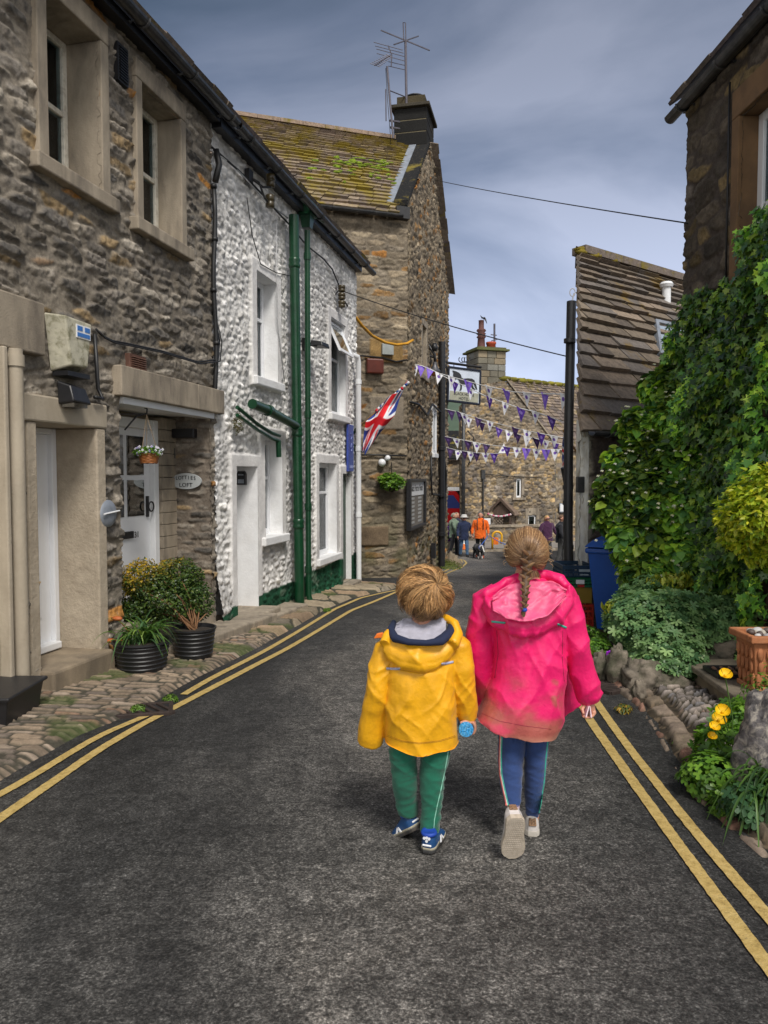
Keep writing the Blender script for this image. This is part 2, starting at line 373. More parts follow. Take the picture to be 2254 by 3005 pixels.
PAL_H = [(4, (.27, .215, .145)), (3, (.19, .165, .13)), (3, (.38, .29, .165)), (1.6, (.46, .33, .17)), (1.5, (.24, .215, .19)), (.6, (.50, .42, .29))]
PAL_W = [(1, (.86, .86, .86)), (1, (.83, .83, .835)), (.6, (.78, .78, .77))]
PAL_M = [(4, (.125, .104, .08)), (3, (.095, .082, .068)), (1.5, (.18, .135, .07)), (1, (.16, .14, .12))]
def relief(name, w, s0, s1, zfun0, z1, res, pal, seed, matr, parent, holes=(), recol=None, top=None, jit=0, **k):
    """stone face of a wall as real relief; holes = (s0,s1,z0,z1)"""
    z0 = min(zfun0(s0), zfun0(s1)) if callable(zfun0) else zfun0
    ns, nz = int((s1-s0)/res)+1, int((z1-z0)/res)+1
    S, Z = np.meshgrid(np.linspace(s0, s1, ns), np.linspace(z0, z1, nz))
    H, e, C = rubble(S, Z, seed, pal=pal, **k)
    if recol: H, C = recol(S, Z, H, e, C)
    if top is not None: Z2 = np.minimum(Z, top(S))
    else: Z2 = Z
    o, d, n = np.array(w.o), np.array(w.d), np.array(w.n)
    V = o + S[..., None]*d + H[..., None]*n; V[..., 2] = Z2
    idx = np.arange(ns*nz).reshape(nz, ns); F = np.stack([idx[:-1, :-1], idx[:-1, 1:], idx[1:, 1:], idx[1:, :-1]], -1).reshape(-1, 4)
    cs = (S[:-1, :-1]+S[1:, 1:]).ravel()/2; cz = (Z[:-1, :-1]+Z[1:, 1:]).ravel()/2; keep = np.ones(len(F), bool)
    for h in holes: keep &= ~((cs > h[0]) & (cs < h[1]) & (cz > h[2]) & (cz < h[3]))
    if top is not None: keep &= cz < top(cs)+res
    F = F[keep]; used = np.zeros(ns*nz, bool); used[F.ravel()] = True; mp_ = np.cumsum(used)-1
    return mesh(name, V.reshape(-1, 3)[used], mp_[F], matr, parent, True, C.reshape(-1, 3)[used])
# ================================================================== SETTING: ground, road, pavements
def poly_x(pts):      # list of ground points -> X as a function of Y
    pts = sorted(pts, key=lambda p: p[1]); ys = [p[1] for p in pts]; xs = [p[0] for p in pts]
    return lambda Y: np.interp(Y, ys, xs)
def gpx(l): return [G(*p) for p in l]
L_in = gpx([(0, 2405), (156, 2300), (295, 2202), (422, 2126), (527, 2071), (700, 1982), (936, 1850), (1032, 1793), (1167, 1737), (1310, 1684), (1356, 1665), (1369, 1652), (1363, 1645), (1330, 1636)])
L_out = gpx([(0, 2335), (84, 2290), (177, 2231), (295, 2160), (460, 2090), (532, 2046), (612, 1999), (700, 1953), (887, 1846), (984, 1788), (1056, 1756), (1167, 1732), (1305, 1678), (1338, 1660), (1356, 1650), (1353, 1644), (1320, 1636)])
R_out = gpx([(2254, 2697), (2085, 2500), (1985, 2378), (1864, 2221), (1752, 2062)]) + [Vector((2.25, 9.8, 0)), Vector((2.9, 12.5, 0)), G(1650, 1688), Vector((5.2, 18.6, 0))]
R_in = gpx([(2254, 2845), (2003, 2500), (1854, 2293), (1729, 2109)]) + [Vector((2.04, 9.8, 0)), Vector((2.68, 12.6, 0)), G(1643, 1692), Vector((5.0, 18.9, 0))]
def extend_back(l, x, y): return [Vector((x, y, 0))] + l
dl = (L_in[0]-L_in[1]).normalized(); L_in = [L_in[0]+dl*3] + L_in
dl = (L_out[0]-L_out[1]).normalized(); L_out = [L_out[0]+dl*3] + L_out
dl = (R_in[0]-R_in[1]).normalized(); R_in = [R_in[0]+dl*3] + R_in
dl = (R_out[0]-R_out[1]).normalized(); R_out = [R_out[0]+dl*3] + R_out

# ground sheet to the horizon
def mr01(nt, s, a, b):
    m = N(nt, 'ShaderNodeMapRange', inp={'From Min': a, 'From Max': b}); nt.links.new(s, m.inputs[0]); return m.outputs[0]
def asphalt():
    m, nt, b = newmat('asphalt')
    n1 = noise(nt, 95, 4, .75); n2 = noise(nt, .55, 5, .6, .8, sc=(1.3, .55, 1)); n3 = noise(nt, 7, 5, .7, .5); n4 = noise(nt, 320, 3, .7)
    c = ramp(nt, n1, [(.30, (.008, .008, .008)), (.46, (.033, .0325, .032)), (.58, (.086, .085, .083)), (.72, (.24, .235, .23))])
    f = ramp(nt, n2, [(.36, (.55,)*3), (.5, (1.0, .99, .97)), (.64, (1.75, 1.68, 1.58))]); c = mixc(nt, 1, c, f, 'MULTIPLY')
    f = ramp(nt, n3, [(.35, (.62,)*3), (.65, (1.4,)*3)]); c = mixc(nt, 1, c, f, 'MULTIPLY')
    f = ramp(nt, n4, [(.70, (0,)*3), (.76, (1,)*3)]); c = mixc(nt, f, c, (.30, .29, .27))
    g = N(nt, 'ShaderNodeNewGeometry'); sx = N(nt, 'ShaderNodeSeparateXYZ'); nt.links.new(g.outputs['Position'], sx.inputs[0]); n6 = noise(nt, .9, 5, .65, .6, sc=(1, .5, 1))
    ax = N(nt, 'ShaderNodeMath', operation='MULTIPLY_ADD'); nt.links.new(n6, ax.inputs[0]); ax.inputs[1].default_value = 1.6; a2 = N(nt, 'ShaderNodeMath', operation='MULTIPLY_ADD'); nt.links.new(sx.outputs[1], a2.inputs[0]); a2.inputs[1].default_value = -.13; nt.links.new(sx.outputs[0], a2.inputs[2]); nt.links.new(a2.outputs[0], ax.inputs[2])
    f = ramp(nt, mr01(nt, ax.outputs[0], -2.0, 2.6), [(.0, (.45,)*3), (.26, (.72,)*3), (.46, (1.9, 1.84, 1.76)), (.62, (2.1, 2.03, 1.94)), (.78, (.80,)*3), (1, (.42,)*3)]); c = mixc(nt, 1, c, f, 'MULTIPLY')
    n7 = noise(nt, 30, 5, .7, .3); f = ramp(nt, n7, [(.38, (.48,)*3), (.50, (1.0,)*3), (.64, (1.45,)*3)]); c = mixc(nt, 1, c, f, 'MULTIPLY')
    nt.links.new(c, b.inputs['Base Color']); b.inputs['Roughness'].default_value = .72; b.inputs['Specular IOR Level'].default_value = .42
    bp = N(nt, 'ShaderNodeBump', inp={'Strength': .9, 'Distance': .012}); nt.links.new(n1, bp.inputs['Height'])
    nt.links.new(bp.outputs[0], b.inputs['Normal']); return m
M['asphalt'] = asphalt()
M['ground'] = mat('dry_ground', (.10, .09, .075), .95, var=.25, vscale=3, bump=.5, bscale=20)
def sheet(name, xs, ys, zf, m, kind='structure'):
    X, Y = np.meshgrid(xs, ys); Z = zf(X, Y); n = X.shape
    i = np.arange(X.size).reshape(n); F = np.stack([i[:-1, :-1], i[:-1, 1:], i[1:, 1:], i[1:, :-1]], -1).reshape(-1, 4)
    return tag(mesh(name, np.stack([X, Y, Z], -1), F, m, None, True), kind=kind)
sheet('ground', np.array([-900, -200, -40, -12, 0, 12, 40, 200, 900]), np.concatenate([[-60, -8], np.arange(-6, 30, 1), [40, 80, 200, 900]]), lambda X, Y: gz(Y)-.03, M['ground'])
sheet('road', np.linspace(-7, 8, 76), np.linspace(-6, 60, 331), lambda X, Y: gz(Y)+.012*vn(X*.8, Y*.8, 0, 3)*(Y < 26), M['asphalt'])

# double yellow lines, worn and slightly ragged
def ymat():
    m, nt, b = newmat('yellow_road_paint')
    n1 = noise(nt, 26, 6, .75); n2 = noise(nt, 5, 5, .7)
    c = ramp(nt, n1, [(.3, (.30, .20, .055)), (.5, (.52, .37, .12)), (.7, (.62, .46, .18))])
    n3 = noise(nt, 55, 5, .8); f = ramp(nt, n3, [(.60, (0,)*3), (.66, (1,)*3)]); f2 = ramp(nt, n2, [(.40, (.15,)*3), (.62, (1,)*3)]); c = mixc(nt, mixc(nt, 1, f, f2, 'MULTIPLY'), c, (.045, .042, .04)); n5 = noise(nt, 95, 4, .75); f = ramp(nt, n5, [(.30, (.45,)*3), (.44, (0,)*3)]); c = mixc(nt, f, c, (.06, .055, .05))
    nt.links.new(c, b.inputs['Base Color']); b.inputs['Roughness'].default_value = .8
    bp = N(nt, 'ShaderNodeBump', inp={'Strength': .7, 'Distance': .01}); nt.links.new(noise(nt, 95, 4, .75), bp.inputs['Height']); nt.links.new(bp.outputs[0], b.inputs['Normal']); return m
M['yellow'] = ymat()
rsy = np.random.RandomState(5)
def ribbon(pts, width, name, h=.016, w2=None):
    pts = [Vector((p.x, p.y, 0)) for p in pts]; q = []
    for a, b in zip(pts[:-1], pts[1:]):
        n = max(1, int((b-a).length/.025)); q += [a.lerp(b, i/n) for i in range(n)]
    q.append(pts[-1]); n = len(q); A = np.array([(p.x, p.y) for p in q])
    k = 15; ker = np.ones(k)/k; Ap = np.pad(A, ((k//2, k//2), (0, 0)), 'edge'); A = np.stack([np.convolve(Ap[:, i], ker, 'valid') for i in (0, 1)], -1)
    T = np.gradient(A, axis=0); T /= np.linalg.norm(T, axis=1)[:, None]; Nn = np.stack([-T[:, 1], T[:, 0]], -1)
    V = []; F = []
    for i in range(n):
        wd = width/2
        for sgn in (-1, 1):
            p = A[i]+Nn[i]*sgn*(wd+rsy.uniform(-.0016, .0016)+.003*math.sin(i*.033+sgn)); V.append((p[0], p[1], float(gz(p[1]))+h))
        if i: F.append((2*i-2, 2*i-1, 2*i+1, 2*i))
    # drop to the road surface (the road undulates a little)
    V = np.array(V); V[:, 2] = gz(V[:, 1])+.012*vn(V[:, 0]*.8, V[:, 1]*.8, 0, 3)*(V[:, 1] < 26)+.007
    return tag(mesh(name, V, F, M['yellow']), kind='structure')
i0 = 5
ribbon(L_in, .064, 'road_marking'); ribbon(L_out[:6], .06, 'road_marking'); ribbon(L_out[6:], .06, 'road_marking')
ribbon(R_in, .056, 'road_marking'); ribbon(R_out, .054, 'road_marking')

# ------------------------------------------------------------------ the row on the left: one straight street front
WL = Wall((-3.856, 0), (.238, 1))
def wgz(s): return gz(s*.9728)
loX = poly_x(L_out[:-4])
def wallX(Y): return -3.856+.238*Y
PAL_C = [(4, (.30, .235, .175)), (3, (.24, .19, .145)), (2, (.20, .165, .14)), (1.5, (.37, .30, .24)), (1, (.26, .17, .12))]
def left_pavement():
    ys = np.arange(1.5, 13.9, .016); ts = np.linspace(0, 1, 150)
    Y, T = np.meshgrid(ys, ts, indexing='ij')
    xa = wallX(Y)-.12; xb = np.minimum(loX(Y)-.10, 9); xb = np.maximum(xb, xa+.1)
    X = xa+(xb-xa)*T
    H, e, C = stones(X, Y, 31, rh=(.055, .095), sl=(.10, .24), warp=.03, mortar=.005, depth=.013, rnd=.3, pal=PAL_C, mcol=(.07, .065, .05), rough=.003)
    H2, e2, C2 = stones(X*.97+.2*Y, Y, 33, rh=(.45, .8), sl=(.5, 1.0), warp=.05, mortar=.012, depth=.02, pal=[(1, (.30, .25, .18)), (1, (.24, .21, .165)), (.7, (.34, .25, .17))], mcol=(.06, .06, .045), rnd=.15, rough=.006)
    f = sstep(7.9, 8.3, Y+.25*vn(X*3, Y*3, 0, 2)); H = H*(1-f)+H2*f; C = C*(1-f[..., None])+C2*f[..., None]
    moss = sstep(.12, .35, fbm(X*2.2, Y*2.2, 0, 77, 3))*(1-.6*(H > .02)); C = C*(1-.75*moss[..., None])+np.array((.06, .085, .025))*.75*moss[..., None]
    kerbdrop = sstep(0, .10, (1-T)*(xb-xa))
    Z = gz(Y)+.012*vn(X*.8, Y*.8, 0, 3)-.02+(.045+H)*kerbdrop+(1-T)*.05
    # raised flagged platform in front of the porch and white house
    i = np.arange(X.size).reshape(X.shape); F = np.stack([i[:-1, :-1], i[:-1, 1:], i[1:, 1:], i[1:, :-1]], -1).reshape(-1, 4)
    tag(mesh('pavement', np.stack([X, Y, Z], -1), F, stone_mat('cobbles', .35, 60, .25, .01), None, True, C.reshape(-1, 3)), kind='structure')
left_pavement()

# ---- stone house A
A = thing('stone_house', 'grey-brown rubble stone terraced house with two tall sash windows, nearest on the left', 'house', WL(5, -.3, float(wgz(5))))
def ol(a, b, c, d, g=0): return (a-g, b+g, c-g, d+g)
W1, W2 = (5.76, 6.42, 3.75, 4.98), (7.04, 7.74, 3.72, 4.96)
D1 = (5.56, 6.27, -.25, 1.80); PORCH = (6.66, 8.36, -.1, 2.06)
def recA(S, Z, H, e, C):
    f = sstep(8.25, 8.45, S)*.5; C = C*(1-f[..., None]*.3)
    return H, C
relief('wall', WL, 3.0, 8.47, -.45, 5.32, .0135, PAL_A, 11, M['stone'], A,
       holes=[ol(*W1), ol(*W2), ol(*D1), ol(*PORCH), (2.9, 5.27, -.6, 2.3)], warp=.06, rh=(.055, .125), sl=(.22, .46), depth=.024, rough=.009, mortar=.0055, pn=4, edge=.011, mcol=(.235, .208, .172))
m = MB()   # solid core behind the stone face
def core(m, w, s0, s1, o0, o1, z0, z1): m.wbox(w, s0, s1, o0, o1, z0, z1)
core(m, WL, 2.8, 8.5, -5, -.62, -.6, 5.2); m.build('inner_wall', M['dark'], A)
def surround(parent, w, o, jw=.13, lh=.17, depth=.27, sill=True, mt='sandstone', proud=.05, top=True, sh=.12, sw=.07):
    s0, s1, z0, z1 = o; m = MB()
    m.wbox(w, s0-jw, s0, -depth, proud, z0, z1).build('window_jamb', M[mt], parent, bevel=.008); MB().wbox(w, s1, s1+jw, -depth, proud, z0, z1).build('window_jamb', M[mt], parent, bevel=.008)
    if top: MB().wbox(w, s0-jw, s1+jw, -depth, proud+.003, z1+.002, z1+lh).build('lintel', M[mt], parent, bevel=.01)
    if sill: MB().wbox(w, s0-jw-sw, s1+jw+sw, -depth, proud+.045, z0-sh, z0-.002).build('window_sill', M[mt], parent, bevel=.012)
def window(parent, w, o, off, bars=(.5,), fw=.055, curtain=None, ft='white_paint', cm=None, name='window', mull=()):
    """frame with panes; thing > window > pane, curtain"""
    s0, s1, z0, z1 = o; m = MB()
    m.wbox(w, s0, s0+fw, off-.05, off, z0, z1).wbox(w, s1-fw, s1, off-.05, off, z0, z1)
    m.wbox(w, s0+fw, s1-fw, off-.05, off-.001, z0, z0+fw*1.1).wbox(w, s0+fw, s1-fw, off-.05, off-.001, z1-fw, z1)
    zs = [z0+fw] + [z0+(z1-z0)*b for b in bars] + [z1-fw]
    for b in zs[1:-1]: m.wbox(w, s0+fw, s1-fw, off-.045, off-.004, b-.022, b+.022)
    for b in mull: sx = s0+(s1-s0)*b; m.wbox(w, sx-.015, sx+.015, off-.045, off-.006, z0+fw, z1-fw)
    f = m.build(name, M[ft], parent, bevel=.006)
    MB().wbox(w, s0+fw, s1-fw, off-.035, off-.028, z0+fw, z1-fw).build('pane', M['glass'], f)
    if curtain:
        c = MB()
        if curtain == 'folds':
            n = 46; pts = []
            for i in range(n+1):
                s = s0+fw+(s1-s0-2*fw)*i/n; pts.append((s, off-.11+.022*math.sin(i*1.35)+.01*math.sin(i*.5)))
            for (a, oa), (b, ob) in zip(pts[:-1], pts[1:]): c.add([w(a, oa, z0), w(b, ob, z0), w(b, ob, z1), w(a, oa, z1)], [(0, 1, 2, 3)])
            c.build('curtain', cm, f, smooth=True)
        else: c.wbox(w, s0+fw, s1-fw, off-.10, off-.09, z0+(z1-z0)*curtain, z1).build('blind', cm, f)
    MB().wbox(w, s0, s1, off-.42, off-.40, z0, z1).build('back_panel', M['dark'], f)
    return f
M['curtain'] = mat('pale_curtain', (.36, .38, .33), .9, var=.1)
M['blind_green'] = mat('grey_green_blind', (.10, .19, .165), .85, var=.06)
surround(A, WL, W1, jw=.11, depth=.40); window(A, WL, W1, -.27, bars=(.52,), curtain='folds', cm=M['curtain'], ft='old_white')
surround(A, WL, W2, jw=.10, depth=.34); window(A, WL, W2, -.21, bars=(.5,), curtain=.02, cm=M['blind_green'], ft='old_white')
# front door on the left: deep rendered reveal, heavy tooled lintel
m = MB(); s0, s1, z0, z1 = D1
m.wbox(WL, s0-.10, s0, -.5, .045, -.32, z1).wbox(WL, s1, s1+.12, -.5, .05, -.1, z1).build('door_jamb', M['render'], A, bevel=.012)
m = MB()   # lintel with tooled chisel lines
m.wbox(WL, s0-.14, s1+.14, -.5, .06, z1+.002, z1+.20); m.build('door_lintel', M['buff'], A, bevel=.015)
m = MB(); m.wbox(WL, s0-.02, s1+.05, -.5, .16, -.34, -.03); m.build('doorstep', M['sand_dark'], A, bevel=.02)
def door_panels(w, s0, s1, off, z0, z1, name, matn, parent, rails=(), label=None):
    m = MB().wbox(w, s0, s1, off-.05, off, z0, z1)
    for a, b, c, d in rails: m.wbox(w, a, b, off, off+.015, c, d)
    o = m.build(name, M[matn], parent, bevel=.006)
    if label: o['label'] = label
    return o
dr = door_panels(WL, s0+.06, s1-.06, -.37, -.02, z1-.05, 'door', 'white_gloss', A, rails=[(s0+.16, s0+.30, .25, 1.65), (s0+.38, s0+.52, .25, 1.65)])
MB().wbox(WL, s0+.0, s0+.06, -.42, -.33, -.02, z1).wbox(WL, s1-.06, s1, -.42, -.33, -.02, z1).wbox(WL, s0+.06, s1-.06, -.42, -.331, z1-.05, z1).build('frame', M['white_gloss'], dr, bevel=.01)
MB().wbox(WL, s0+.06, s1-.06, -.37, -.27, -.02, .04).build('weather_bar', M['white_gloss'], dr, bevel=.01)
# large opening at the frame's left edge with its own lintel, painted pilaster and buff downpipe
MB().wbox(WL, 3.2, 5.62, -.4, .09, 2.28, 2.66).build('lintel', M['sandstone'], A, bevel=.012)
MB().wbox(WL, 3.2, 5.43, -.4, .03, -.45, 2.279).build('painted_panel', M['buff'], A, bevel=.01)
m = MB().tube([WL(5.30, .09, 2.28), WL(5.30, .09, -.13)], .052, 12); m.lathe(WL(5.30, .09, 2.20), [(.052, -.04), (.062, -.04), (.062, .04), (.052, .04)], 12)
m.tube([WL(5.30, .09, -.12), WL(5.25, .12, -.18), WL(5.05, .20, -.20), WL(4.6, .24, -.20)], .035, 8)
m.build('drainpipe', M['buff'], A, smooth=True, auto=True)
MB().wbox(WL, 5.16, 5.2, .03, .12, -.4, 2.279).build('pilaster', M['buff'], A, bevel=.01)
# porch recess: back wall, far reveal that faces the camera, glazed white door
def recess_wall(name, p0, p1, z0, z1, pal, seed, mt, parent, res=.012, **k):
    w = Wall((p0.x, p0.y), (p1.x-p0.x, p1.y-p0.y)); L = (Vector((p1.x, p1.y, 0))-Vector((p0.x, p0.y, 0))).length
    relief(name, w, 0, L, z0, z1, res, pal, seed, M[mt], parent, **k); return w
a, b = WL(8.38, -.56, 0), WL(8.38, .02, 0)
WR = recess_wall('porch_wall', a, b, -.1, 2.1, PAL_A, 21, 'stone', A, warp=.03, rh=(.05, .11), sl=(.16, .4), depth=.020, pn=4)
a, b = WL(6.6, -.56, 0), WL(8.38, -.56, 0)
MB().wbox(WL, 6.55, 8.40, -.62, -.57, -.2, 2.1).build('porch_back_wall', M['render'], A)
MB().wbox(WL, 6.45, 6.655, -.6, -.02, -.2, 2.08).build('porch_side_wall', M['stone_soft' if 0 else 'render'], A)
MB().wbox(WL, 6.6, 8.40, -.6, .0, 2.065, 2.09).build('porch_ceiling', M['white_render'], A)
m = MB().wbox(WL, 6.56, 7.94, -.05, .10, 2.10, 2.36); m.wbox(WL, 7.945, 8.56, -.05, .098, 2.10, 2.36); m.build('porch_lintel', M['sandstone'], A, bevel=.01)
MB().wbox(WL, 6.66, 8.40, -.1, .05, 2.04, 2.099).build('soffit_board', M['white_paint'], A)
PD = (7.12, 7.98)
pd = door_panels(WL, PD[0], PD[1], -.50, .12, 1.90, 'door', 'white_gloss', A, label='white half-glazed cottage door with black ring handle and letterbox')
m = MB(); off = -.498
for a_, b_ in ((PD[0]+.10, PD[0]+.37), (PD[0]+.43, PD[1]-.12)):
    for c_, d_ in ((1.0, 1.37), (1.42, 1.82)): m.wbox(WL, a_, b_, off, off+.004, c_, d_)
m.build('pane', M['glass_sky'], pd)
MB().wbox(WL, PD[0]+.2, PD[1]-.35, -.5, -.478, .78, .85).build('letterbox', M['black_metal'], pd)
m = MB().wbox(WL, PD[1]-.085, PD[1]-.05, -.5, -.48, .98, 1.20); c = WL(PD[1]-.067, -.465, 1.09)
m.tube([c + WL.d*.05*math.cos(t)+Vector((0, 0, .05*math.sin(t))) + WL.n*.02 for t in np.linspace(0, 2*math.pi, 14)], .008, 6); m.build('handle', M['black_metal'], pd)
def text_mesh(txt, size, origin, ux, uz, mt, parent, name, depth=.004, align='CENTER', sx=1.0):
    cu = bpy.data.curves.new('lettering', 'FONT'); cu.body = txt; cu.size = size; cu.align_x = align; cu.extrude = depth/2; cu.resolution_u = 2
    o = bpy.data.objects.new('lettering_tmp', cu); COL.objects.link(o); bpy.context.view_layer.update()
    me = bpy.data.meshes.new_from_object(o.evaluated_get(bpy.context.evaluated_depsgraph_get())); bpy.data.objects.remove(o)
    ux = Vector(ux).normalized(); uz = Vector(uz).normalized(); un = ux.cross(uz)
    V = [Vector(origin)+ux*v.co.x*sx+uz*v.co.y+un*v.co.z for v in me.vertices]; F = [tuple(p.vertices) for p in me.polygons]
    return mesh(name, V, F, mt, parent)
M['ink'] = mat('black_ink', (.02, .02, .022), .5, var=0)
text_mesh('31', .09, WL(PD[1]-.30, -.476, .78), WL.d, (0, 0, 1), M['ink'], pd, 'door_number')
m = MB().wbox(WL, PD[1], PD[1]+.09, -.56, -.44, .1, 2.0).wbox(WL, PD[0]-.09, PD[0], -.56, -.44, .1, 2.0).wbox(WL, PD[0], PD[1], -.56, -.442, 1.90, 2.0); m.build('frame', M['white_paint'], pd, bevel=.01)
m = MB()
for i in range(15): m.wbox(WL, PD[1]+.09, 8.375, -.56, -.40, .12+i*.128, .12+i*.128+.122)
m.build('brick_pier', M['sandstone'], A, bevel=.004)
MB().wbox(WL, 6.55, 8.40, -.6, .03, -.3, .085).build('porch_step', M['sandstone'], A, bevel=.02)
# roof over both left houses (two slopes), gutters on brackets
def slates(m, e0, ed, up, length, rise, n, wmin, wmax, cols, seed, th=.03, gap=.006, tilt=.035, shrink=.45, skew=0):
    """courses of overlapping stone slates; e0 eave corner, ed along the eave, up = up-slope unit vector"""
    rs = np.random.RandomState(seed); e0, ed, up = Vector(e0), Vector(ed).normalized(), Vector(up).normalized(); nn = ed.cross(up); 
    if nn.z < 0: nn = -nn
    hs = np.linspace(1, shrink, n); hs = hs/hs.sum()*rise; y = 0
    for k in range(n):
        x = -rs.uniform(0, wmax)
        while x < length:
            wd = rs.uniform(wmin, wmax)*(hs[k]/hs[0])**.5; a, b = max(x, 0)+gap/2, min(x+wd, length)-gap/2; x += wd
            if b-a < .03: continue
            t0 = th*rs.uniform(.8, 1.5); sk = rs.uniform(-.012, .012); L = hs[k]*1.35; y0 = y-rs.uniform(0, .02)
            p = [e0+ed*a+up*(y0+sk)+nn*(tilt*.2), e0+ed*b+up*(y0-sk)+nn*(tilt*.2), e0+ed*b+up*(y0+L)-nn*tilt*.4, e0+ed*a+up*(y0+L)-nn*tilt*.4]
            if skew: p[2] = p[2]+ed*max(skew*L, -b+.02); p[3] = p[3]+ed*max(skew*L, -a)
            q = [v+nn*t0*(1.3 if i < 2 else .8) for i, v in enumerate(p)]
            c = np.array(cols[rs.randint(len(cols))])*rs.uniform(.7, 1.25)
            m.hexa(p+q, c)
        y += hs[k]
    return m
SLC = [(.16, .125, .10), (.13, .105, .085), (.19, .15, .115), (.15, .12, .115)]
def slate_mat(name, moss=.5, mcol=(.17, .13, .015), lich=.3, sc=1.6):
    m, nt, b = newmat(name); a = N(nt, 'ShaderNodeAttribute', attribute_name='Col'); c = a.outputs['Color']
    n1 = noise(nt, 14, 6, .7); f = ramp(nt, n1, [(.3, (.6,)*3), (.7, (1.4,)*3)]); c = mixc(nt, 1, c, f, 'MULTIPLY')
    n2 = noise(nt, 26, 4, .7); f = ramp(nt, n2, [(.6, (0,)*3), (.7, (lich,)*3)]); c = mixc(nt, f, c, (.34, .27, .17))
    n3 = noise(nt, sc, 7, .68, .3); f = ramp(nt, n3, [(.56-.14*moss, (0,)*3), (.66-.10*moss, (.95,)*3)]); c = mixc(nt, f, c, mcol)
    nt.links.new(c, b.inputs['Base Color']); b.inputs['Roughness'].default_value = .9
    bp = N(nt, 'ShaderNodeBump', inp={'Strength': .5, 'Distance': .02}); nt.links.new(noise(nt, 30, 6, .7), bp.inputs['Height']); nt.links.new(bp.outputs[0], b.inputs['Normal']); return m
M['slate'] = slate_mat('stone_slates', 0.0, lich=.35)
M['slate_moss'] = slate_mat('mossy_stone_slates', .78, (.21, .155, .010), .5, 1.3)
def roof_slab(w, s0, s1, z, parent, seed, run=4.0, over=.22, core_run=None):
    up = (-w.n*math.cos(R(38))+Vector((0, 0, 1))*math.sin(R(38)))
    m = MB(); slates(m, w(s0, over, z), w.d, up, s1-s0, run, 16, .25, .6, SLC, seed); o = m.build('roof', M['slate'], parent)
    q = MB(); a, b = w(s0, over-.03, z-.07), w(s1, over-.03, z-.07); c, d = a+up*run, b+up*run
    q.hexa([a, b, d, c, a+Vector((0, 0, .05)), b+Vector((0, 0, .05)), d+Vector((0, 0, .05)), c+Vector((0, 0, .05))]); q.build('roof_boarding', M['dark'], parent)
def gutter(w, s0, s1, z, parent, off=.27, r=.058, mt='gutter_black', step=.85):
    n = 2; V = []; F = []; segs = 9
    for t in (s0, s1):
        for rr in (r, r-.008):
            for k in range(segs):
                a = math.pi+math.pi*k/(segs-1); V.append(w(t, off+rr*math.cos(a), z+rr*math.sin(a)))
    for k in range(segs-1):
        F.append((k, k+1, 2*segs+k+1, 2*segs+k)); F.append((segs+k, 3*segs+k, 3*segs+k+1, segs+k+1))
    F.append((0, 2*segs, 3*segs, segs)); F.append((segs-1, 2*segs-1, 4*segs-1, 3*segs-1))
    for b in (0, 2*segs): 
        for k in range(segs-1): F.append((b+k, b+segs+k, b+segs+k+1, b+k+1))
    m = MB().add(V, F); s = s0+.3
    while s < s1:
        m.tube([w(s, off-r-.012, z+.01)]+[w(s, off+(r+.007)*math.cos(a), z+(r+.007)*math.sin(a)) for a in np.linspace(math.pi, 2*math.pi, 9)], .011, 6)
        m.box(w(s, off-r-.06, z-.0), (.02, .02, .02)); m.tube([w(s, off-r, z+.0), w(s, off-.27, z+.02)], .009, 6); s += step
    return m.build('gutter', M[mt], parent)
ZG = 5.27
roof_slab(WL, 3.0, 8.5, ZG+.10, A, 3); gutter(WL, 3.0, 8.55, ZG, A)
MB().wbox(WL, 3.0, 8.47, -.1, .12, ZG-.02, ZG+.06).build('fascia', M['black_metal'], A)

# ---- white house B
B = thing('whitewashed_house', 'whitewashed rubble cottage with green plinth and green drainpipes, in the middle of the left row', 'house', WL(11.5, -.3, float(wgz(11))))
U1, U2 = (9.62, 10.32, 2.66, 3.98), (12.70, 13.55, 2.46, 4.06)
G1, G2 = (9.85, 10.46, .62, 1.90), (12.05, 13.0, .10, 1.63)
WD, GD = (8.98, 9.60, -.30, 1.53), (13.36, 13.90, -.47, 1.46)
def plz(S): return np.interp(S, [8.4, 8.9, 10.9, 13.0, 14.5], [-.16, -.12, -.10, -.03, -.02])+.012*vn(S*5, S*0, 0, 3)
def recB(S, Z, H, e, C):
    g = sstep(.012, -.012, Z-plz(S)); pit = 1-.22*(1-e)*(fbm(S*3, Z*3, 0, 8, 3) > -.1)
    C = C*pit[..., None]
    dirt = sstep(.25, .5, fbm(S*6, Z*9, 0, 12, 4))*.35; C = C*(1-dirt[..., None])+np.array((.42, .40, .36))*dirt[..., None]
    gr = np.array((.012, .070, .036))*(1+.9*fbm(S*7, Z*7, 0, 5, 3))[..., None]; wear = sstep(.25, .42, fbm(S*4, Z*5, 0, 15, 4))*.5
    gr = gr*(1-wear[..., None])+np.array((.16, .22, .17))*wear[..., None]
    C = C*(1-g[..., None])+gr*g[..., None]
    # the foot of the wall swells outwards near its left corner
    H = H + .10*sstep(.6, -.4, Z)*sstep(9.1, 8.5, S)
    for o in (U1, U2, G1, G2, WD, GD):     # smooth render bands round the openings
        a, b, c, d = o; mrg = .15
        inside = sstep(a-mrg-.02, a-mrg+.02, S)*sstep(b+mrg+.02, b+mrg-.02, S)*sstep(c-.14, c-.10, Z)*sstep(d+.17, d+.13, Z)
        H = H*(1-inside)+(.045+.004*fbm(S*12, Z*12, 0, 3, 3))*inside; C = np.where((inside > .5)[..., None] & (g < .5)[..., None], C*0+np.array((.80, .80, .81))*(1+.05*fbm(S*5, Z*5, 0, 9, 3))[..., None], C)
    return H, C
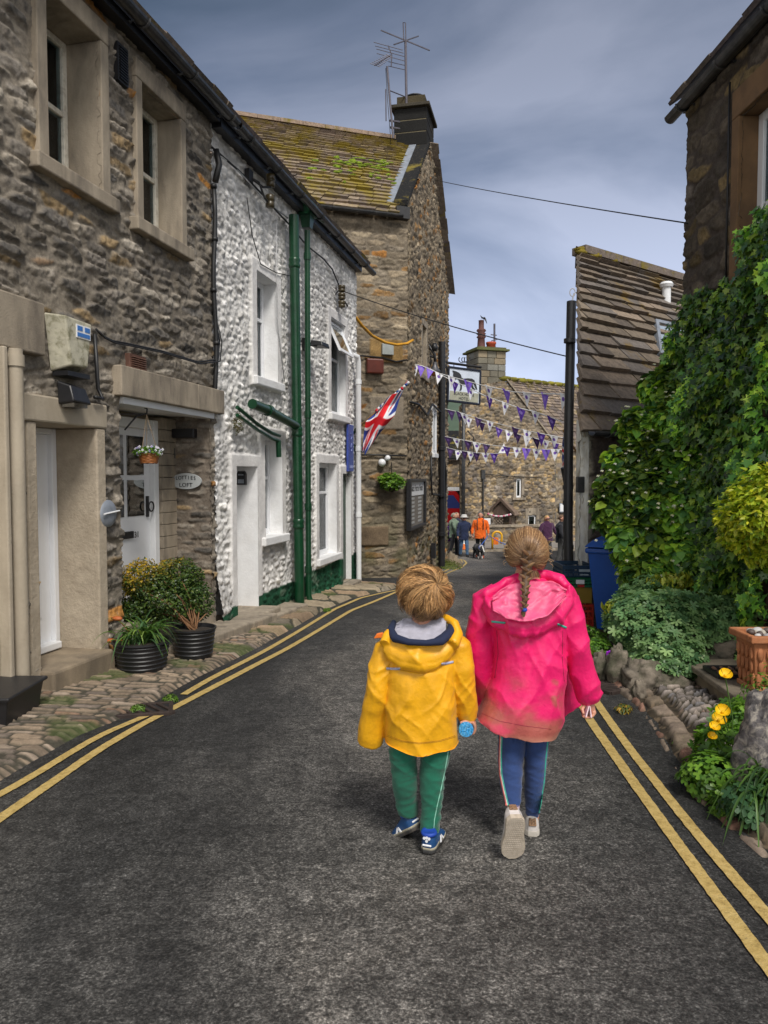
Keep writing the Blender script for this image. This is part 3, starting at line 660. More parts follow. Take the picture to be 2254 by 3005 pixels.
relief('wall', WL, 8.47, 14.40, -.75, 5.30, .014, PAL_W, 41, M['white_rubble'], B, holes=[U1, U2, G1, G2, WD, GD], recol=recB, warp=.05, rh=(.05, .12), sl=(.09, .26), depth=.019, rough=.021, mortar=.002, edge=.03, mcol=(.74, .74, .74))
m = MB(); core(m, WL, 8.52, 14.38, -5, -.62, -.8, 5.2); m.build('inner_wall', M['dark'], B)
MB().wbox(WL, 14.34, 14.40, -4.0, -.01, -.8, 5.25).build('end_wall', M['white_render'], B)
for o, nm in ((U1, 1), (U2, 1), (G1, 1), (G2, 1), (WD, 0), (GD, 0)):
    s0, s1, z0, z1 = o; m = MB(); T = .006
    m.wbox(WL, s0-.02, s0, -.34, .040, z0, z1).wbox(WL, s1, s1+.02, -.34, .040, z0, z1).wbox(WL, s0-.02, s1+.02, -.34, .041, z1, z1+.02)
    m.build('window_reveal' if nm else 'door_reveal', M['white_render'], B)
    if nm: MB().wbox(WL, s0-.13, s1+.13, -.34, .10, z0-.11, z0+.002).build('window_sill', M['white_render'], B, bevel=.015)
window(B, WL, U1, -.15, bars=(.62,), curtain=.0, cm=mat('white_net', (.30, .31, .32), .9), ft='white_gloss', fw=.07)
window(B, WL, U2, -.07, bars=(.60,), curtain=.0, cm=M['curtain'], ft='white_gloss', fw=.07)
window(B, WL, G1, -.14, bars=(.6,), curtain='folds', cm=M['curtain'], ft='white_gloss', fw=.07, mull=())
window(B, WL, G2, -.11, bars=(.68,), curtain=.0, cm=M['curtain'], ft='white_gloss', fw=.075)
# tilted open top light of the far upper window
def tilt_sash(w, s0, s1, z0, z1, off, ang, parent):
    m = MB(); h = z1-z0; du = Vector((0, 0, 1))*(-math.cos(ang))+w.n*math.sin(ang); top = lambda s: w(s, off, z1)
    f = .06
    def bar(a, b, u0, u1):
        p = [top(a)+du*u0, top(b)+du*u0, top(b)+du*u1, top(a)+du*u1]; nn = w.n*.04; m.hexa([v for v in p]+[v+nn for v in p])
    bar(s0, s0+f, 0, h); bar(s1-f, s1, 0, h); bar(s0+f, s1-f, 0, f); bar(s0+f, s1-f, h-f, h)
    o = m.build('open_top_light', M['white_gloss'], parent)
    q = [top(s0+f)+du*f, top(s1-f)+du*f, top(s1-f)+du*(h-f), top(s0+f)+du*(h-f)]; MB().prism([v+w.n*.015 for v in q], w.n*.006).build('pane', M['glass_sky'], o)
tilt_sash(WL, U2[0]+.02, U2[1]-.02, 3.44, 4.02, -.065, R(24), B)
wd = door_panels(WL, WD[0]+.03, WD[1]-.03, -.33, -.12, 1.5, 'door', 'white_gloss', B, label='white door deep in a narrow rendered recess')
gd = door_panels(WL, GD[0]+.01, GD[1]-.01, -.06, -.46, 1.44, 'door', 'green_door', B, rails=[(GD[0]+.08, GD[0]+.22, 0, 1.3), (GD[0]+.30, GD[0]+.46, 0, 1.3)], label='dark green panelled door standing almost flush with the wall')
MB().wbox(WL, GD[0]-.05, GD[1]+.05, -.3, .22, -.85, -.475).build('doorstep', M['sandstone'], B, bevel=.02)
MB().wbox(WL, WD[0]-.1, WD[1]+.12, -.34, .30, -.6, -.24).build('doorstep', M['sandstone'], B, bevel=.025)
roof_slab(WL, 8.5, 14.5, ZG+.10, B, 5); gutter(WL, 8.58, 14.62, ZG-.02, B, off=.28)
MB().wbox(WL, 8.5, 14.38, -.1, .12, ZG-.06, ZG+.05).build('fascia', M['black_metal'], B)
# raised flag platform joining the porch step to the pavement
m = MB()
rsf = np.random.RandomState(4)
for i, (a, b) in enumerate(((7.05, 7.8), (7.82, 8.55), (8.57, 9.3), (9.33, 10.05), (10.08, 10.6))):
    zt = [-.20, -.215, -.25, -.31, -.35][i]+rsf.uniform(-.006, .006); o1 = [.36, .40, .42, .40, .36][i]
    m.hexa([WL(a, o1-.05, zt-.3), WL(b, o1, zt-.3), WL(b, .0, zt-.3), WL(a, .0, zt-.3), WL(a, o1-.05, zt), WL(b, o1, zt-.01), WL(b, .0, zt), WL(a, .0, zt)])
tag(m.build('pavement_step', M['sandstone'], None, bevel=.02), kind='structure')
# pipes
def pipe(w, s, off, zt, zb, r, mt, parent, name='drainpipe', collars=(), top=None):
    m = MB(); m.tube([w(s, off, zt), w(s, off, zb)], r, 14)
    for z in collars:
        m.lathe(w(s, off, z), [(r, -.055), (r*1.18, -.05), (r*1.22, -.02), (r*1.12, 0), (r*1.22, .02), (r*1.18, .05), (r, .055)], 14); m.wbox(w, s-r*1.9, s+r*1.9, off-r*1.1, off-r*.4, z-.015, z+.015)
    if top: top(m)
    return m.build(name, M[mt], parent, smooth=True, auto=True)
def pxs(x, y, off): return WL.px(x, y, off)
sp1 = pxs(862, 632, .15); sp1b = pxs(880, 1780, .15)
m = MB(); r = .069; a, b = WL(sp1[0], .15, sp1[1]), WL(sp1[0]+.10, .17, float(wgz(10.9))-.02)
m.tube([a, b], r, 18)
for z in (.12, .55, .79):
    p = a.lerp(b, z*.98); m.lathe(p, [(r, -.07), (r*1.15, -.06), (r*1.2, -.03), (r*1.05, 0), (r*1.2, .03), (r*1.15, .06), (r, .07)], 18)
# branch from the left and small twin waste pipes
s_, z_ = pxs(745, 1185, .22); j = a.lerp(b, .525); m.tube([WL(s_, .20, z_), WL(s_+.45, .20, z_-.03), Vector((j.x, j.y, j.z))], .060, 14)
m.lathe(WL(s_+.5, .20, z_-.035), [(.060, -.05), (.072, -.05), (.072, .05), (.060, .05)], 14, axis=WL.d)
for dz in (0, .07):
    m.tube([WL(s_-.25, .12, z_-.06-dz*1.3), WL(s_+.30, .14, z_-.22-dz), WL(s_+.75, .14, z_-.30-dz), WL(s_+1.05, .13, z_-.32-dz)], .022, 8)
m.tube([WL(s_+1.0, .13, z_-.39), WL(s_+1.02, .13, z_-.6)], .035, 8)
m.build('soil_pipe', M['green_paint'], B, smooth=True, auto=True)
s2, z2 = pxs(898, 640, .14); m = MB(); top = z2+.02; r = .043; s2 += .05; bz = float(wgz(11.2))+.05
m.tube([WL(s2, .14, top-.18), WL(s2-.02, .14, bz+.1), WL(s2-.02, .17, bz)], r, 14)
m.add([WL(s2-.13, .04, top+.18), WL(s2+.13, .04, top+.18), WL(s2+.13, .24, top+.18), WL(s2-.13, .24, top+.18), WL(s2-.06, .08, top-.15), WL(s2+.06, .08, top-.15), WL(s2+.06, .2, top-.15), WL(s2-.06, .2, top-.15)], [(0,1,2,3),(0,4,5,1),(1,5,6,2),(2,6,7,3),(3,7,4,0),(4,7,6,5)])
m.wbox(WL, s2-.15, s2+.15, .03, .26, top+.15, top+.19); m.wbox(WL, s2-.13, s2+.13, .05, .24, top+.02, top+.05)
for z in (.07, .50, .755, .93): m.lathe(WL(s2-.02*z, .14, top-.18+(bz+.1-top+.18)*z), [(r, -.05), (r*1.25, -.05), (r*1.3, 0), (r*1.25, .05), (r, .05)], 14)
m.tube([WL(s2, .2, top+.1), WL(s2+.35, .27, ZG-.05)], .04, 10)
m.build('drainpipe', M['green_paint'], B, smooth=True, auto=True)
s3, z3 = pxs(1052, 1065, .12)
m = MB().tube([WL(s3-.18, .05, z3+.12), WL(s3-.06, .12, z3+.10), WL(s3, .12, z3), WL(s3, .12, -.62)], .05, 12)
for z in (.9, .55, .2): m.lathe(WL(s3, .12, z3*z), [(.05, -.04), (.06, -.04), (.06, .04), (.05, .04)], 12)
m.build('drainpipe', M['white_paint'], B, smooth=True, auto=True)['label'] = 'white drainpipe at the far corner of the white house'
for k, zz in enumerate((3.62, 3.0)):
    pass
# black party-wall pipe and cables between the two houses
sb, zb = pxs(607, 430, .05)
path = [WL(8.42+.03*math.sin(i*1.3), .06, 4.55-i*.28) for i in range(9)]+[WL(8.50, .07, 2.1)]
m = MB().tube(path, .026, 8)
for p in path[::2]: m.lathe(p, [(.026, -.02), (.036, -.02), (.036, .02), (.026, .02)], 8)
m.tube([WL(8.44, .08, 4.95), WL(8.48, .1, 4.8), WL(8.42, .08, 4.6)], .035, 8); m.build('cable_duct', M['cable'], A, smooth=True)
# ================================================================== house D: mossy stone-slate house standing end-on, chimney on its gable
DE = Vector((.48, 16.26, 0)); DF = Vector((1.95, 22.9, 0)); ZE = 7.15
WD2 = Wall((DE.x, DE.y), (DF.x-DE.x, DF.y-DE.y)); LD = (DF-DE).length
D = thing('gabled_stone_house', 'tall stone house with moss-covered slate roof and black chimney, behind the white cottage', 'house', (.6, 17, float(gz(17))))
WD1 = Wall((DE.x-1.9, DE.y-.63), (1.9, .63)); L1 = 2.0   # short length of front seen beside the white house
apex_s = 3.35; ZR = 9.95
gtop = lambda S: ZE+.1+(ZR-ZE)*np.clip(1-np.abs(S-apex_s)/np.where(S < apex_s, apex_s, LD-apex_s), 0, 1)
DW1 = (3.62, 4.15, 2.04, 3.18)
def recD(S, Z, H, e, C):
    q = sstep(.42, .34, S)[..., None]*.6; C = C*(1-q)+np.array((.27, .22, .15))*q
    m_ = (sstep(.4, -.6, Z)*sstep(-.1, .25, fbm(S*2, Z*3, 0, 4, 3)))[..., None]*.6; C = C*(1-m_)+np.array((.07, .08, .03))*m_
    H = H+.12*sstep(-.1, -1.0, Z)*sstep(1.5, .6, S)*sstep(0, .5, S); return H, C
relief('side_wall', WD2, 0, LD, -1.5, ZR+.1, .03, PAL_D, 51, M['stone'], D, holes=[DW1, (1.9, 2.5, 3.9, 5.1)], top=gtop, recol=recD, warp=.06, rh=(.08, .18), sl=(.14, .40), depth=.038, rough=.02, mortar=.005, mcol=(.21, .17, .125))
def recD1(S, Z, H, e, C):
    m_ = (sstep(1.2, -.6, Z)*sstep(-.2, .2, fbm(S*2, Z*3, 0, 4, 3)))[..., None]*.55; C = C*(1-m_)+np.array((.085, .09, .035))*m_
    for a, b, c, d, col in ((1.15, 1.93, 3.85, 4.38, (.26, .17, .07)), (1.15, 1.95, 2.42, 3.15, (.25, .215, .17)), (.85, 1.6, -.10, .35, (.2, .15, .1))):
        f = (sstep(a, a+.03, S)*sstep(b, b-.03, S)*sstep(c, c+.03, Z)*sstep(d, d-.03, Z)); H = H*(1-f)+.05*f; C = C*(1-f[..., None])+np.array(col)*(1+.5*fbm(S*6, Z*6, 0, 6, 4))[..., None]*f[..., None]
    return H, C
relief('front_wall', WD1, 0, L1+.03, -1.3, ZE, .02, PAL_D, 53, M['stone'], D, recol=recD1, warp=.04, rh=(.10, .17), sl=(.25, .55), depth=.024, rough=.012, mortar=.005, mcol=(.2, .17, .13))
WD1f = Wall((DE.x-1.9-9*.949, DE.y-.63-9*.315), (1.9, .63))
m = MB(); m.prism([WD2(0, -.15, -1.5), WD2(LD, -.15, -1.5), WD2(LD, -.15, ZE), WD2(apex_s, -.15, ZR-.1), WD2(0, -.15, ZE)], -WD2.n*9)
m.build('inner_wall', M['sand_dark'], D)
sd_ = WD1.d.copy(); upf = ((WD2(apex_s, 0, ZR)-WD2(0, 0, ZE))).normalized()
m = MB(); Ls = (WD2(apex_s, 0, ZR)-WD2(0, 0, ZE)).length
e0 = WD2(0, 0, ZE)-sd_*9.5-upf*.28; slates(m, e0, sd_, upf, 9.5-.12, Ls+.25, 26, .22, .55, [(.20, .15, .11), (.15, .115, .09), (.24, .185, .13)], 61, th=.045, tilt=.06, gap=.012, shrink=.6)
m.build('roof', M['slate_moss'], D)
upb = (WD2(apex_s, 0, ZR)-WD2(LD, 0, ZE)).normalized(); m = MB(); Lb = (WD2(apex_s, 0, ZR)-WD2(LD, 0, ZE)).length
slates(m, WD2(LD, .12, ZE)-sd_*9.5-upb*.2, sd_, upb, 9.6, Lb+.2, 14, .3, .6, SLC, 62, th=.04); m.build('rear_roof', M['slate'], D)
m = MB()   # ridge stones, a few tufts and a pigeon-sized lump on the ridge
for i in range(17): a = WD2(apex_s, 0, ZR+.03)-sd_*(.35+i*.55); m.box(a, (.54, .26, .09), rz=math.atan2(sd_.y, sd_.x), col=(.26, .19, .14))
m.build('ridge_stones', slate_mat('ridge_stone', .2), D)
M['moss'] = mat('bright_moss', (.17, .24, .012), .95, var=.35, vscale=14, bump=1, bscale=60)
m = MB(); rs = np.random.RandomState(3); nr = upf.cross(sd_); nr = nr if nr.z > 0 else -nr
for i in range(70):
    t, q = rs.choice([2.6, 2.1, 1.6, 1.1, 3.1])+rs.normal(0, .17), rs.choice([1.75, 1.45, 2.05, 1.85])+rs.normal(0, .09)
    if rs.rand() < .22: t, q = rs.uniform(.3, 4), rs.uniform(.9, 2.4)
    m.blob(e0+sd_*(9.38-t*.62)+upf*(Ls*q/3.2)+nr*.05, (rs.uniform(.04, .12), rs.uniform(.03, .07), .03), seed=i, seg=7, rings=4, amp=.3)
m.build('moss_clumps', M['moss'], D, smooth=True)
# gable coping with lead, black barge edge, gutter
m = MB(); cp0 = WD2(-.02, -.02, ZE+.10); cp1 = WD2(apex_s-.5, -.02, gtop(np.array(apex_s-.5))+.08)
m.hexa([cp0-WD2.n*.28, cp0+WD2.n*.06, cp1+WD2.n*.06, cp1-WD2.n*.28]+[v+Vector((0, 0, .12)) for v in (cp0-WD2.n*.28, cp0+WD2.n*.06, cp1+WD2.n*.06, cp1-WD2.n*.28)]); m.build('coping', slate_mat('coping_stone', .3, lich=.4), D)
m = MB(); q0, q1 = cp0-WD2.n*.27, cp1-WD2.n*.27; m.hexa([q0-WD2.n*.16, q0+WD2.n*.02, q1+WD2.n*.02, q1-WD2.n*.16]+[v+Vector((0, 0, .14)) for v in (q0-WD2.n*.16, q0+WD2.n*.02, q1+WD2.n*.02, q1-WD2.n*.16)]); m.build('lead_flashing', M['lead'], D)
m = MB(); b0 = WD2(apex_s+.25, .06, gtop(np.array(apex_s+.25))); b1 = WD2(LD+.12, .06, ZE+.02); m.tube([b0, b1], .06, 6); m.build('barge_board', M['black_metal'], D)
gutter(WD1f, 1.0, 10.85, ZE-.18, D, off=.20, r=.07, step=1.6)
m = MB().box(WD1(L1-.12, .06, ZE-.1), (.3, .2, .25), rz=math.atan2(sd_.y, sd_.x)); m.build('eaves_corbel', M['black_metal'], D)
# chimney stack
ch = MB(); c0 = WD2(apex_s-.05, -.42, 0); rzc = math.atan2(WD2.d.y, WD2.d.x)
M['soot'] = stone_mat('sooty_block', .5, 30)
SC_ = [(.020, .019, .018), (.03, .027, .023), (.014, .014, .014)]
zb = ZR-.75; blk = [.52, .34, .30, .30]; rs = np.random.RandomState(9)
for i, h in enumerate(blk):
    for k, (a, b) in enumerate(((-.58, 0), (0.0, .58)) if i % 2 else ((-.58, -.2), (-.2, .58))):
        ch.box(c0+WD2.d*(a+b)/2+Vector((0, 0, zb+h/2)), (b-a-.015, .84, h-.015), rz=rzc, col=SC_[rs.randint(3)])
    zb += h
ch.box(c0+Vector((0, 0, ZR-.05)), (1.13, .81, 1.35), rz=rzc, col=(.16, .14, .09))
ch.box(c0+Vector((0, 0, zb+.04)), (1.34, 1.0, .08), rz=rzc, col=(.05, .045, .035)); ch.box(c0+Vector((0, 0, zb+.2)), (1.0, .72, .26), rz=rzc, col=(.06, .05, .03))
cs = ch.build('chimney', M['soot'], D, bevel=.012)
m = MB(); p = c0+WD2.d*.1+Vector((0, 0, zb+.33)); m.lathe(p, [(.15, 0), (.15, .05), (.02, .06)], 16); m.lathe(p+Vector((0, 0, .20)), [(.01, -.02), (.27, 0), (.27, .025), (.05, .07)], 20)
for a in range(4): m.tube([p+Vector((.13*math.cos(a*1.57), .13*math.sin(a*1.57), .02)), p+Vector((.17*math.cos(a*1.57), .17*math.sin(a*1.57), .21))], .012, 6)
m.build('chimney_cowl', M['black_metal'], cs)
# windows in the gable wall, mid height, and the black rainwater pipe
surround(D, WD2, DW1, jw=.05, depth=.3, mt='white_paint', proud=.06); window(D, WD2, DW1, .05, bars=(), curtain='folds', cm=M['curtain'], ft='white_gloss', fw=.09)
surround(D, WD2, (1.9, 2.5, 3.9, 5.1), jw=.14, depth=.3, mt='sandstone', proud=.05); MB().wbox(WD2, 1.9, 2.5, -.22, -.16, 3.9, 5.1).build('blocked_window', M['sand_brown'], D)
s_, z_ = 4.62, 5.6; m = MB().tube([WD2(s_-.02, .14, 5.15), WD2(s_+.1, .14, float(gz(20.8))+.02)], .09, 14)
for z in (4.2, 2.2, .9, -.2): m.lathe(WD2(s_+.03, .14, z), [(.09, -.06), (.11, -.05), (.11, .05), (.09, .06)], 14)
m.build('drainpipe', M['black_metal'], D, smooth=True, auto=True)['label'] = 'thick black drainpipe down the street side of the gabled house'
# black cabling clipped to this wall
def cable(pts, r, mt, name, parent=None, seg=6, sag=0, n=12):
    pts = [Vector(p) for p in pts]
    if sag:
        a, b = pts[0], pts[-1]; pts = [a.lerp(b, t)-Vector((0, 0, sag*4*t*(1-t))) for t in np.linspace(0, 1, n)]
    return MB().tube(pts, r, seg).build(name, M[mt] if isinstance(mt, str) else mt, parent, smooth=True)
cable([WD2(.1, .08, 3.05), WD2(1.2, .08, 3.1), WD2(2.4, .08, 2.95), WD2(3.2, .09, 3.3), WD2(4.5, .12, 3.2)], .03, 'cable', 'cable_run', D)
cable([WD2(3.1, .08, 1.95), WD2(3.15, .08, 1.1), WD2(3.3, .08, .95), WD2(4.5, .1, .9)], .028, 'cable', 'cable_run', D)
cable([WD2(4.6, .2, 2.0), WD2(5.1, .2, 1.5), WD2(5.05, .18, .4), WD2(4.9, .14, .1)], .03, 'cable', 'cable_run', D)
MB().wbox(WD2, 3.3, 3.5, .05, .16, -.75, -.35).build('wall_vent', M['black_metal'], D)
MB().blob(WD2(LD-.15, .15, -1.35), (.30, .5, .38), 4, 24, 16, .3, fq=1.5).build('guard_stone', M['sand_dark'], D, smooth=True)

# ================================================================== far stone house H, its chimney gable facing the street
H0 = P(1350, 1590, 35.5); H1 = P(1628, 1590, 37.0); WH = Wall((H0.x, H0.y), (H1.x-H0.x, H1.y-H0.y)); LH = (Vector((H1.x, H1.y, 0))-Vector((H0.x, H0.y, 0))).length
Hh = thing('far_stone_house', 'honey and grey rubble stone house with squat chimney, closing the far end of the street', 'house', (3.8, 37, -1.735))
def hz_(x, y): s, z = WH.px(x, y); return s, z
hp = [hz_(1350, 1190), hz_(1412, 1128), hz_(1482, 1118), hz_(1632, 1305)]
htop = lambda S: np.interp(S, [p[0] for p in hp], [p[1] for p in hp])
hw = (*[hz_(1514, 1400)[0], hz_(1530, 1400)[0]], hz_(1514, 1460)[1], hz_(1514, 1404)[1])
hw2 = (*[hz_(1549, 1520)[0], hz_(1572, 1520)[0]], hz_(1549, 1580)[1], hz_(1549, 1512)[1])
def recH(S, Z, H, e, C):
    f = sstep(.1, .35, fbm(S*.5+3, Z*.5, 0, 22, 3))[..., None]; C = C*(1-f)+C*np.array((.72, .73, .78))*f
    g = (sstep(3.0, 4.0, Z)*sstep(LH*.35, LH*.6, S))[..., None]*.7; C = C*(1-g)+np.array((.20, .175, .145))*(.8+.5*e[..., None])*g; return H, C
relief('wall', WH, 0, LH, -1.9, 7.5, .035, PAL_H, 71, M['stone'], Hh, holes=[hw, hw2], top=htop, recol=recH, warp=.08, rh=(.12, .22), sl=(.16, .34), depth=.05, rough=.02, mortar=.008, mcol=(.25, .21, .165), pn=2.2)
WH2 = Wall((H1.x, H1.y), (.78, .63))
relief('side_wall', WH2, 0, 7, -1.9, 2.75, .06, PAL_H, 72, M['stone'], Hh, warp=.06, rh=(.14, .24), sl=(.2, .4), depth=.05, mortar=.008, pn=2.4, mcol=(.25, .21, .165))
m = MB(); m.prism([WH(0.05, -.15, -1.9), WH(LH, -.15, -1.9)]+[WH(s, -.15, z-.05) for s, z in reversed(hp)], Vector((.75, 6, 0))); m.build('inner_wall', M['sand_dark'], Hh)
rl = WH(hp[2][0], .0, hp[2][1]+.1); el = WH(hp[3][0]+.05, .0, hp[3][1]-.15); hup = (rl-el).normalized(); Lh = (rl-el).length
rd = Vector((.80, .60, 0)).normalized()
m = MB(); slates(m, el-hup*.2, rd, hup, 8, Lh+.25, 22, .25, .55, [(.20, .155, .12), (.15, .12, .105), (.26, .2, .15)], 73, th=.05, tilt=.05, gap=.012); m.build('roof', slate_mat('brown_slates', .15, lich=.5), Hh)
m = MB()
for i in range(15): m.blob(rl+rd*(i*.55)+Vector((0, 0, .02)), (.32, .14, .12), i, 8, 6, .3)
m.build('ridge_moss', mat('ridge_moss', (.19, .17, .02), .95, var=.4, vscale=3, bump=.6), Hh, smooth=True)
m = MB(); up_ = Vector((0, 0, .1)); m.hexa([el-WH.n*.1, el+WH.n*.12, rl+WH.n*.12, rl-WH.n*.1]+[v+up_ for v in (el-WH.n*.1, el+WH.n*.12, rl+WH.n*.12, rl-WH.n*.1)]); m.build('coping', M['sandstone'], Hh)
# chimney of squared blocks
c0 = WH((hp[1][0]+hp[2][0])/2-.05, -.75, 0); rzc = math.atan2(WH.d.y, WH.d.x); zt = P(1455, 1038, 37).z; zb = hp[1][1]-.25
ch = MB(); rs = np.random.RandomState(2); z = zb
while z < zt-.1:
    h = rs.uniform(.24, .36)
    for side in (0, 1, 2, 3):
        L = 1.45; a = -L/2; dv = [WH.d, -WH.n, -WH.d, WH.n][side]; nv = [WH.n, WH.d, -WH.n, -WH.d][side]
        while a < L/2-.05:
            b = min(a+rs.uniform(.3, .65), L/2); b = L/2 if L/2-b < .15 else b
            ch.box(c0+dv*(a+b)/2+nv*(L/2-.06)+Vector((0, 0, z+h/2)), (b-a-.02, .13+rs.uniform(0, .03), h-.02), rz=math.atan2(dv.y, dv.x), col=np.array([(.17, .16, .13), (.12, .115, .10), (.25, .21, .15), (.22, .22, .2)][rs.randint(4)]))
            a = b
    z += h
ch.box(c0+Vector((0, 0, (z+zb)/2)), (1.4, 1.4, z-zb-.02), rz=rzc, col=(.09, .08, .06)); ch.box(c0+Vector((0, 0, z+.05)), (1.75, 1.75, .10), rz=rzc, col=(.11, .12, .05)); ch.box(c0+Vector((0, 0, z+.14)), (1.5, 1.5, .1), rz=rzc, col=(.1, .1, .05))
cs = ch.build('chimney', M['soot'], Hh, bevel=.02)
MB().lathe(c0+WH.d*-.25+Vector((0, 0, z+.15)), [(.26, 0), (.2, .1), (.17, .55), (.24, .62), (.16, .7), (.24, .78), (.16, .84), (.24, .92), (.2, 1.0), (.13, 1.02), (.13, 1.4), (.15, 1.42), (.1, 1.44)], 14).build('chimney_pot', mat('dark_red_clay', (.10, .035, .028), .7, var=.2), cs, smooth=True)
MB().lathe(c0+WH.d*.28+Vector((0, 0, z+.15)), [(.24, 0), (.22, .28), (.25, .3), (.25, .4), (.2, .41)], 14).build('chimney_pot', mat('orange_clay', (.42, .07, .025), .75, var=.15), cs, smooth=True)
surround(Hh, WH, hw, jw=.14, depth=.2, mt='sandstone', proud=.06, lh=.2); window(Hh, WH, hw, -.02, bars=(), ft='white_gloss', fw=.08)
surround(Hh, WH, hw2, jw=.16, depth=.2, mt='sandstone', proud=.06, lh=.35); window(Hh, WH, hw2, -.02, bars=(), ft='white_gloss', fw=.07)
m = MB().tube([WH(.12, .10, 5.3), WH(.12, .10, -1.8)], .09, 10); m.build('drainpipe', M['gutter_black'], Hh, smooth=True)
m = MB().tube([WH(1.15, .10, 1.7), WH(1.15, .10, -1.8)], .04, 8); m.wbox(WH, 1.05, 1.25, .02, .14, 1.3, 1.75); m.build('wall_conduit', M['gutter_black'], Hh, smooth=False)
cable([WH(1.2, .1, 1.55), WH(2.5, .1, 1.45), WH(4.4, .1, 1.35)], .02, 'cable', 'cable_run', Hh); cable([WH(.3, .15, 3.6), WH(.55, .3, 3.3), WH(.6, .2, 2.4), WH(.35, .12, 2.0)], .03, 'cable', 'cable_run', Hh)
# timber porch with lattice
po_ = P(1484, 1580, 36.6); WP = Wall((po_.x, po_.y), (.90, -.42)); pc = 0.0; PZ0 = -1.7
M['porch_wood'] = mat('brown_weathered_timber', (.095, .062, .045), .8, var=.25, vscale=10, streak=True); M['porch_tile'] = mat('brown_porch_slates', (.19, .135, .10), .85, var=.2, vscale=6)
po = MB(); pw, pd_, ph = .52, .80, 1.95; s0, s1 = pc-pw, pc+pw
for s in (s0, s1-.1):
    for o in (.05, pd_): po.wbox(WP, s, s+.1, o, o+.1, PZ0, -.45)
po.wbox(WP, s0-.05, s1+.05, pd_, pd_+.12, -.48, -.34).wbox(WP, s0, s0+.1, .05, pd_, -.48, -.36).wbox(WP, s1-.1, s1, .05, pd_, -.48, -.36)
pr = thing('timber_porch', 'brown timber porch with lattice sides and pitched slate roof on the far stone house', 'porch', WP(pc, .5, PZ0))
po.build('frame', M['porch_wood'], pr)
m = MB(); apx = WP(pc, pd_+.2, .24)
for sg in (-1, 1):
    a = WP(pc+sg*(pw+.18), pd_+.2, -.46); m.hexa([a, apx, apx-WP.n*.05, a-WP.n*.05, a+Vector((0, 0, .15)), apx+Vector((0, 0, .15)), apx-WP.n*.05+Vector((0, 0, .15)), a-WP.n*.05+Vector((0, 0, .15))])
m.build('barge_board', M['porch_wood'], pr)
MB().prism([WP(s0, pd_+.05, -.36), WP(s1, pd_+.05, -.36), WP(pc, pd_+.05, .18)], WP.n*.03).build('gable_panel', M['porch_wood'], pr)
for sg in (-1, 1):
    m = MB(); e_ = WP(pc+sg*(pw+.2), 0, -.46); u = (WP(pc, 0, .34)-WP(pc+sg*(pw+.2), 0, -.46)); 
    for i in range(6):
        a = e_+u*(i/6); b = e_+u*((i+1)/6+.03); nn = Vector((0, 0, .045)); m.hexa([a, a+WP.n*(pd_+.18), b+WP.n*(pd_+.18)-nn*.6, b-nn*.6]+[v+nn for v in (a, a+WP.n*(pd_+.18), b+WP.n*(pd_+.18)-nn*.6, b-nn*.6)], )
    m.build('roof', M['porch_tile'], pr)
def lattice(p0, ux, W_, z0, z1, parent, st=.16):
    m = MB(); uz = Vector((0, 0, 1)); Hh_ = z1-z0; ux = ux.normalized(); nn = ux.cross(uz)
    for sg in (1, -1):
        k = -Hh_
        while k < W_:
            x0, x1 = max(k, 0), min(k+Hh_, W_)
            if x1-x0 > .03:
                za, zb_ = (x0-k, x1-k) if sg > 0 else (Hh_-(x0-k), Hh_-(x1-k)); a = p0+ux*x0+uz*za; b = p0+ux*x1+uz*zb_; m.tube([a+nn*.006*sg, b+nn*.006*sg], .016, 4)
            k += st
    return m.build('lattice', mat('pale_lattice', (.40, .33, .26), .8) if 'lat' not in M else M['lat'], parent)
M['lat'] = mat('lattice_wood', (.34, .27, .21), .8, var=.1)
lattice(WP(s0+.12, pd_+.02, -1.62), WP.d, .50, 0, 1.12, pr); lattice(WP(s1-.04, .1, -1.62), WP.n, .70, 0, 1.12, pr, .2); lattice(WP(s0+.05, .1, -1.62), WP.n, .70, 0, 1.12, pr, .2)
MB().wbox(WP, s0+.1, s1-.5, .1, .15, -1.7, -.5).build('inner_door', M['dark'], pr)
m = MB(); rs = np.random.RandomState(6)
for i in range(14): m.blob(WP(s0-.05+i*.085, pd_+.28, -.40-.10*math.sin(i/13*math.pi)+.02*rs.rand()), (.05, .04, .05), i, 6, 4, .3, col=[(.7, .18, .3), (.75, .6, .62), (.8, .8, .8)][i % 3])
m.build('flower_garland', mat('garland', (.5, .5, .5), .8, attr=True, var=0), pr, smooth=True)
# low garden wall and kerb before the far house
LW = Wall((H0.x-.6, H0.y-1.3), (7.5, 1.6)); relief('low_wall', LW, 1.6, 9, -1.9, -.95, .04, PAL_H, 75, M['stone'], None, warp=.08, rh=(.08, .2), sl=(.15, .5), depth=.05)
lw = bpy.context.scene.objects[-1] if False else COL.objects['low_wall']; tag(lw, 'low rubble garden wall in front of the timber porch', 'garden wall')
MB().wbox(LW, 1.6, 9, -.4, .1, -.95, -.86).build('coping', M['sandstone'], lw)
m = MB(); 
for i in range(12): a = P(1270+i*36, 1620, 31.3); m.box((a.x, 30.6+i*.10, -1.70), (1.0, .25, .13), rz=.17, col=(.3, .27, .22))
tag(m.build('kerb', M['sandstone'], None, bevel=.015), kind='structure')
Fp = MB().hexa([(-8, 30.7, -1.78), (14, 32.6, -1.78), (14, 46, -1.78), (-8, 46, -1.78), (-8, 30.7, -1.66), (14, 32.6, -1.66), (14, 46, -1.66), (-8, 46, -1.66)]); tag(Fp.build('pavement', mat('grey_flagstones', (.24, .215, .19), .9, var=.15, vscale=2, bump=.3), None), kind='structure')

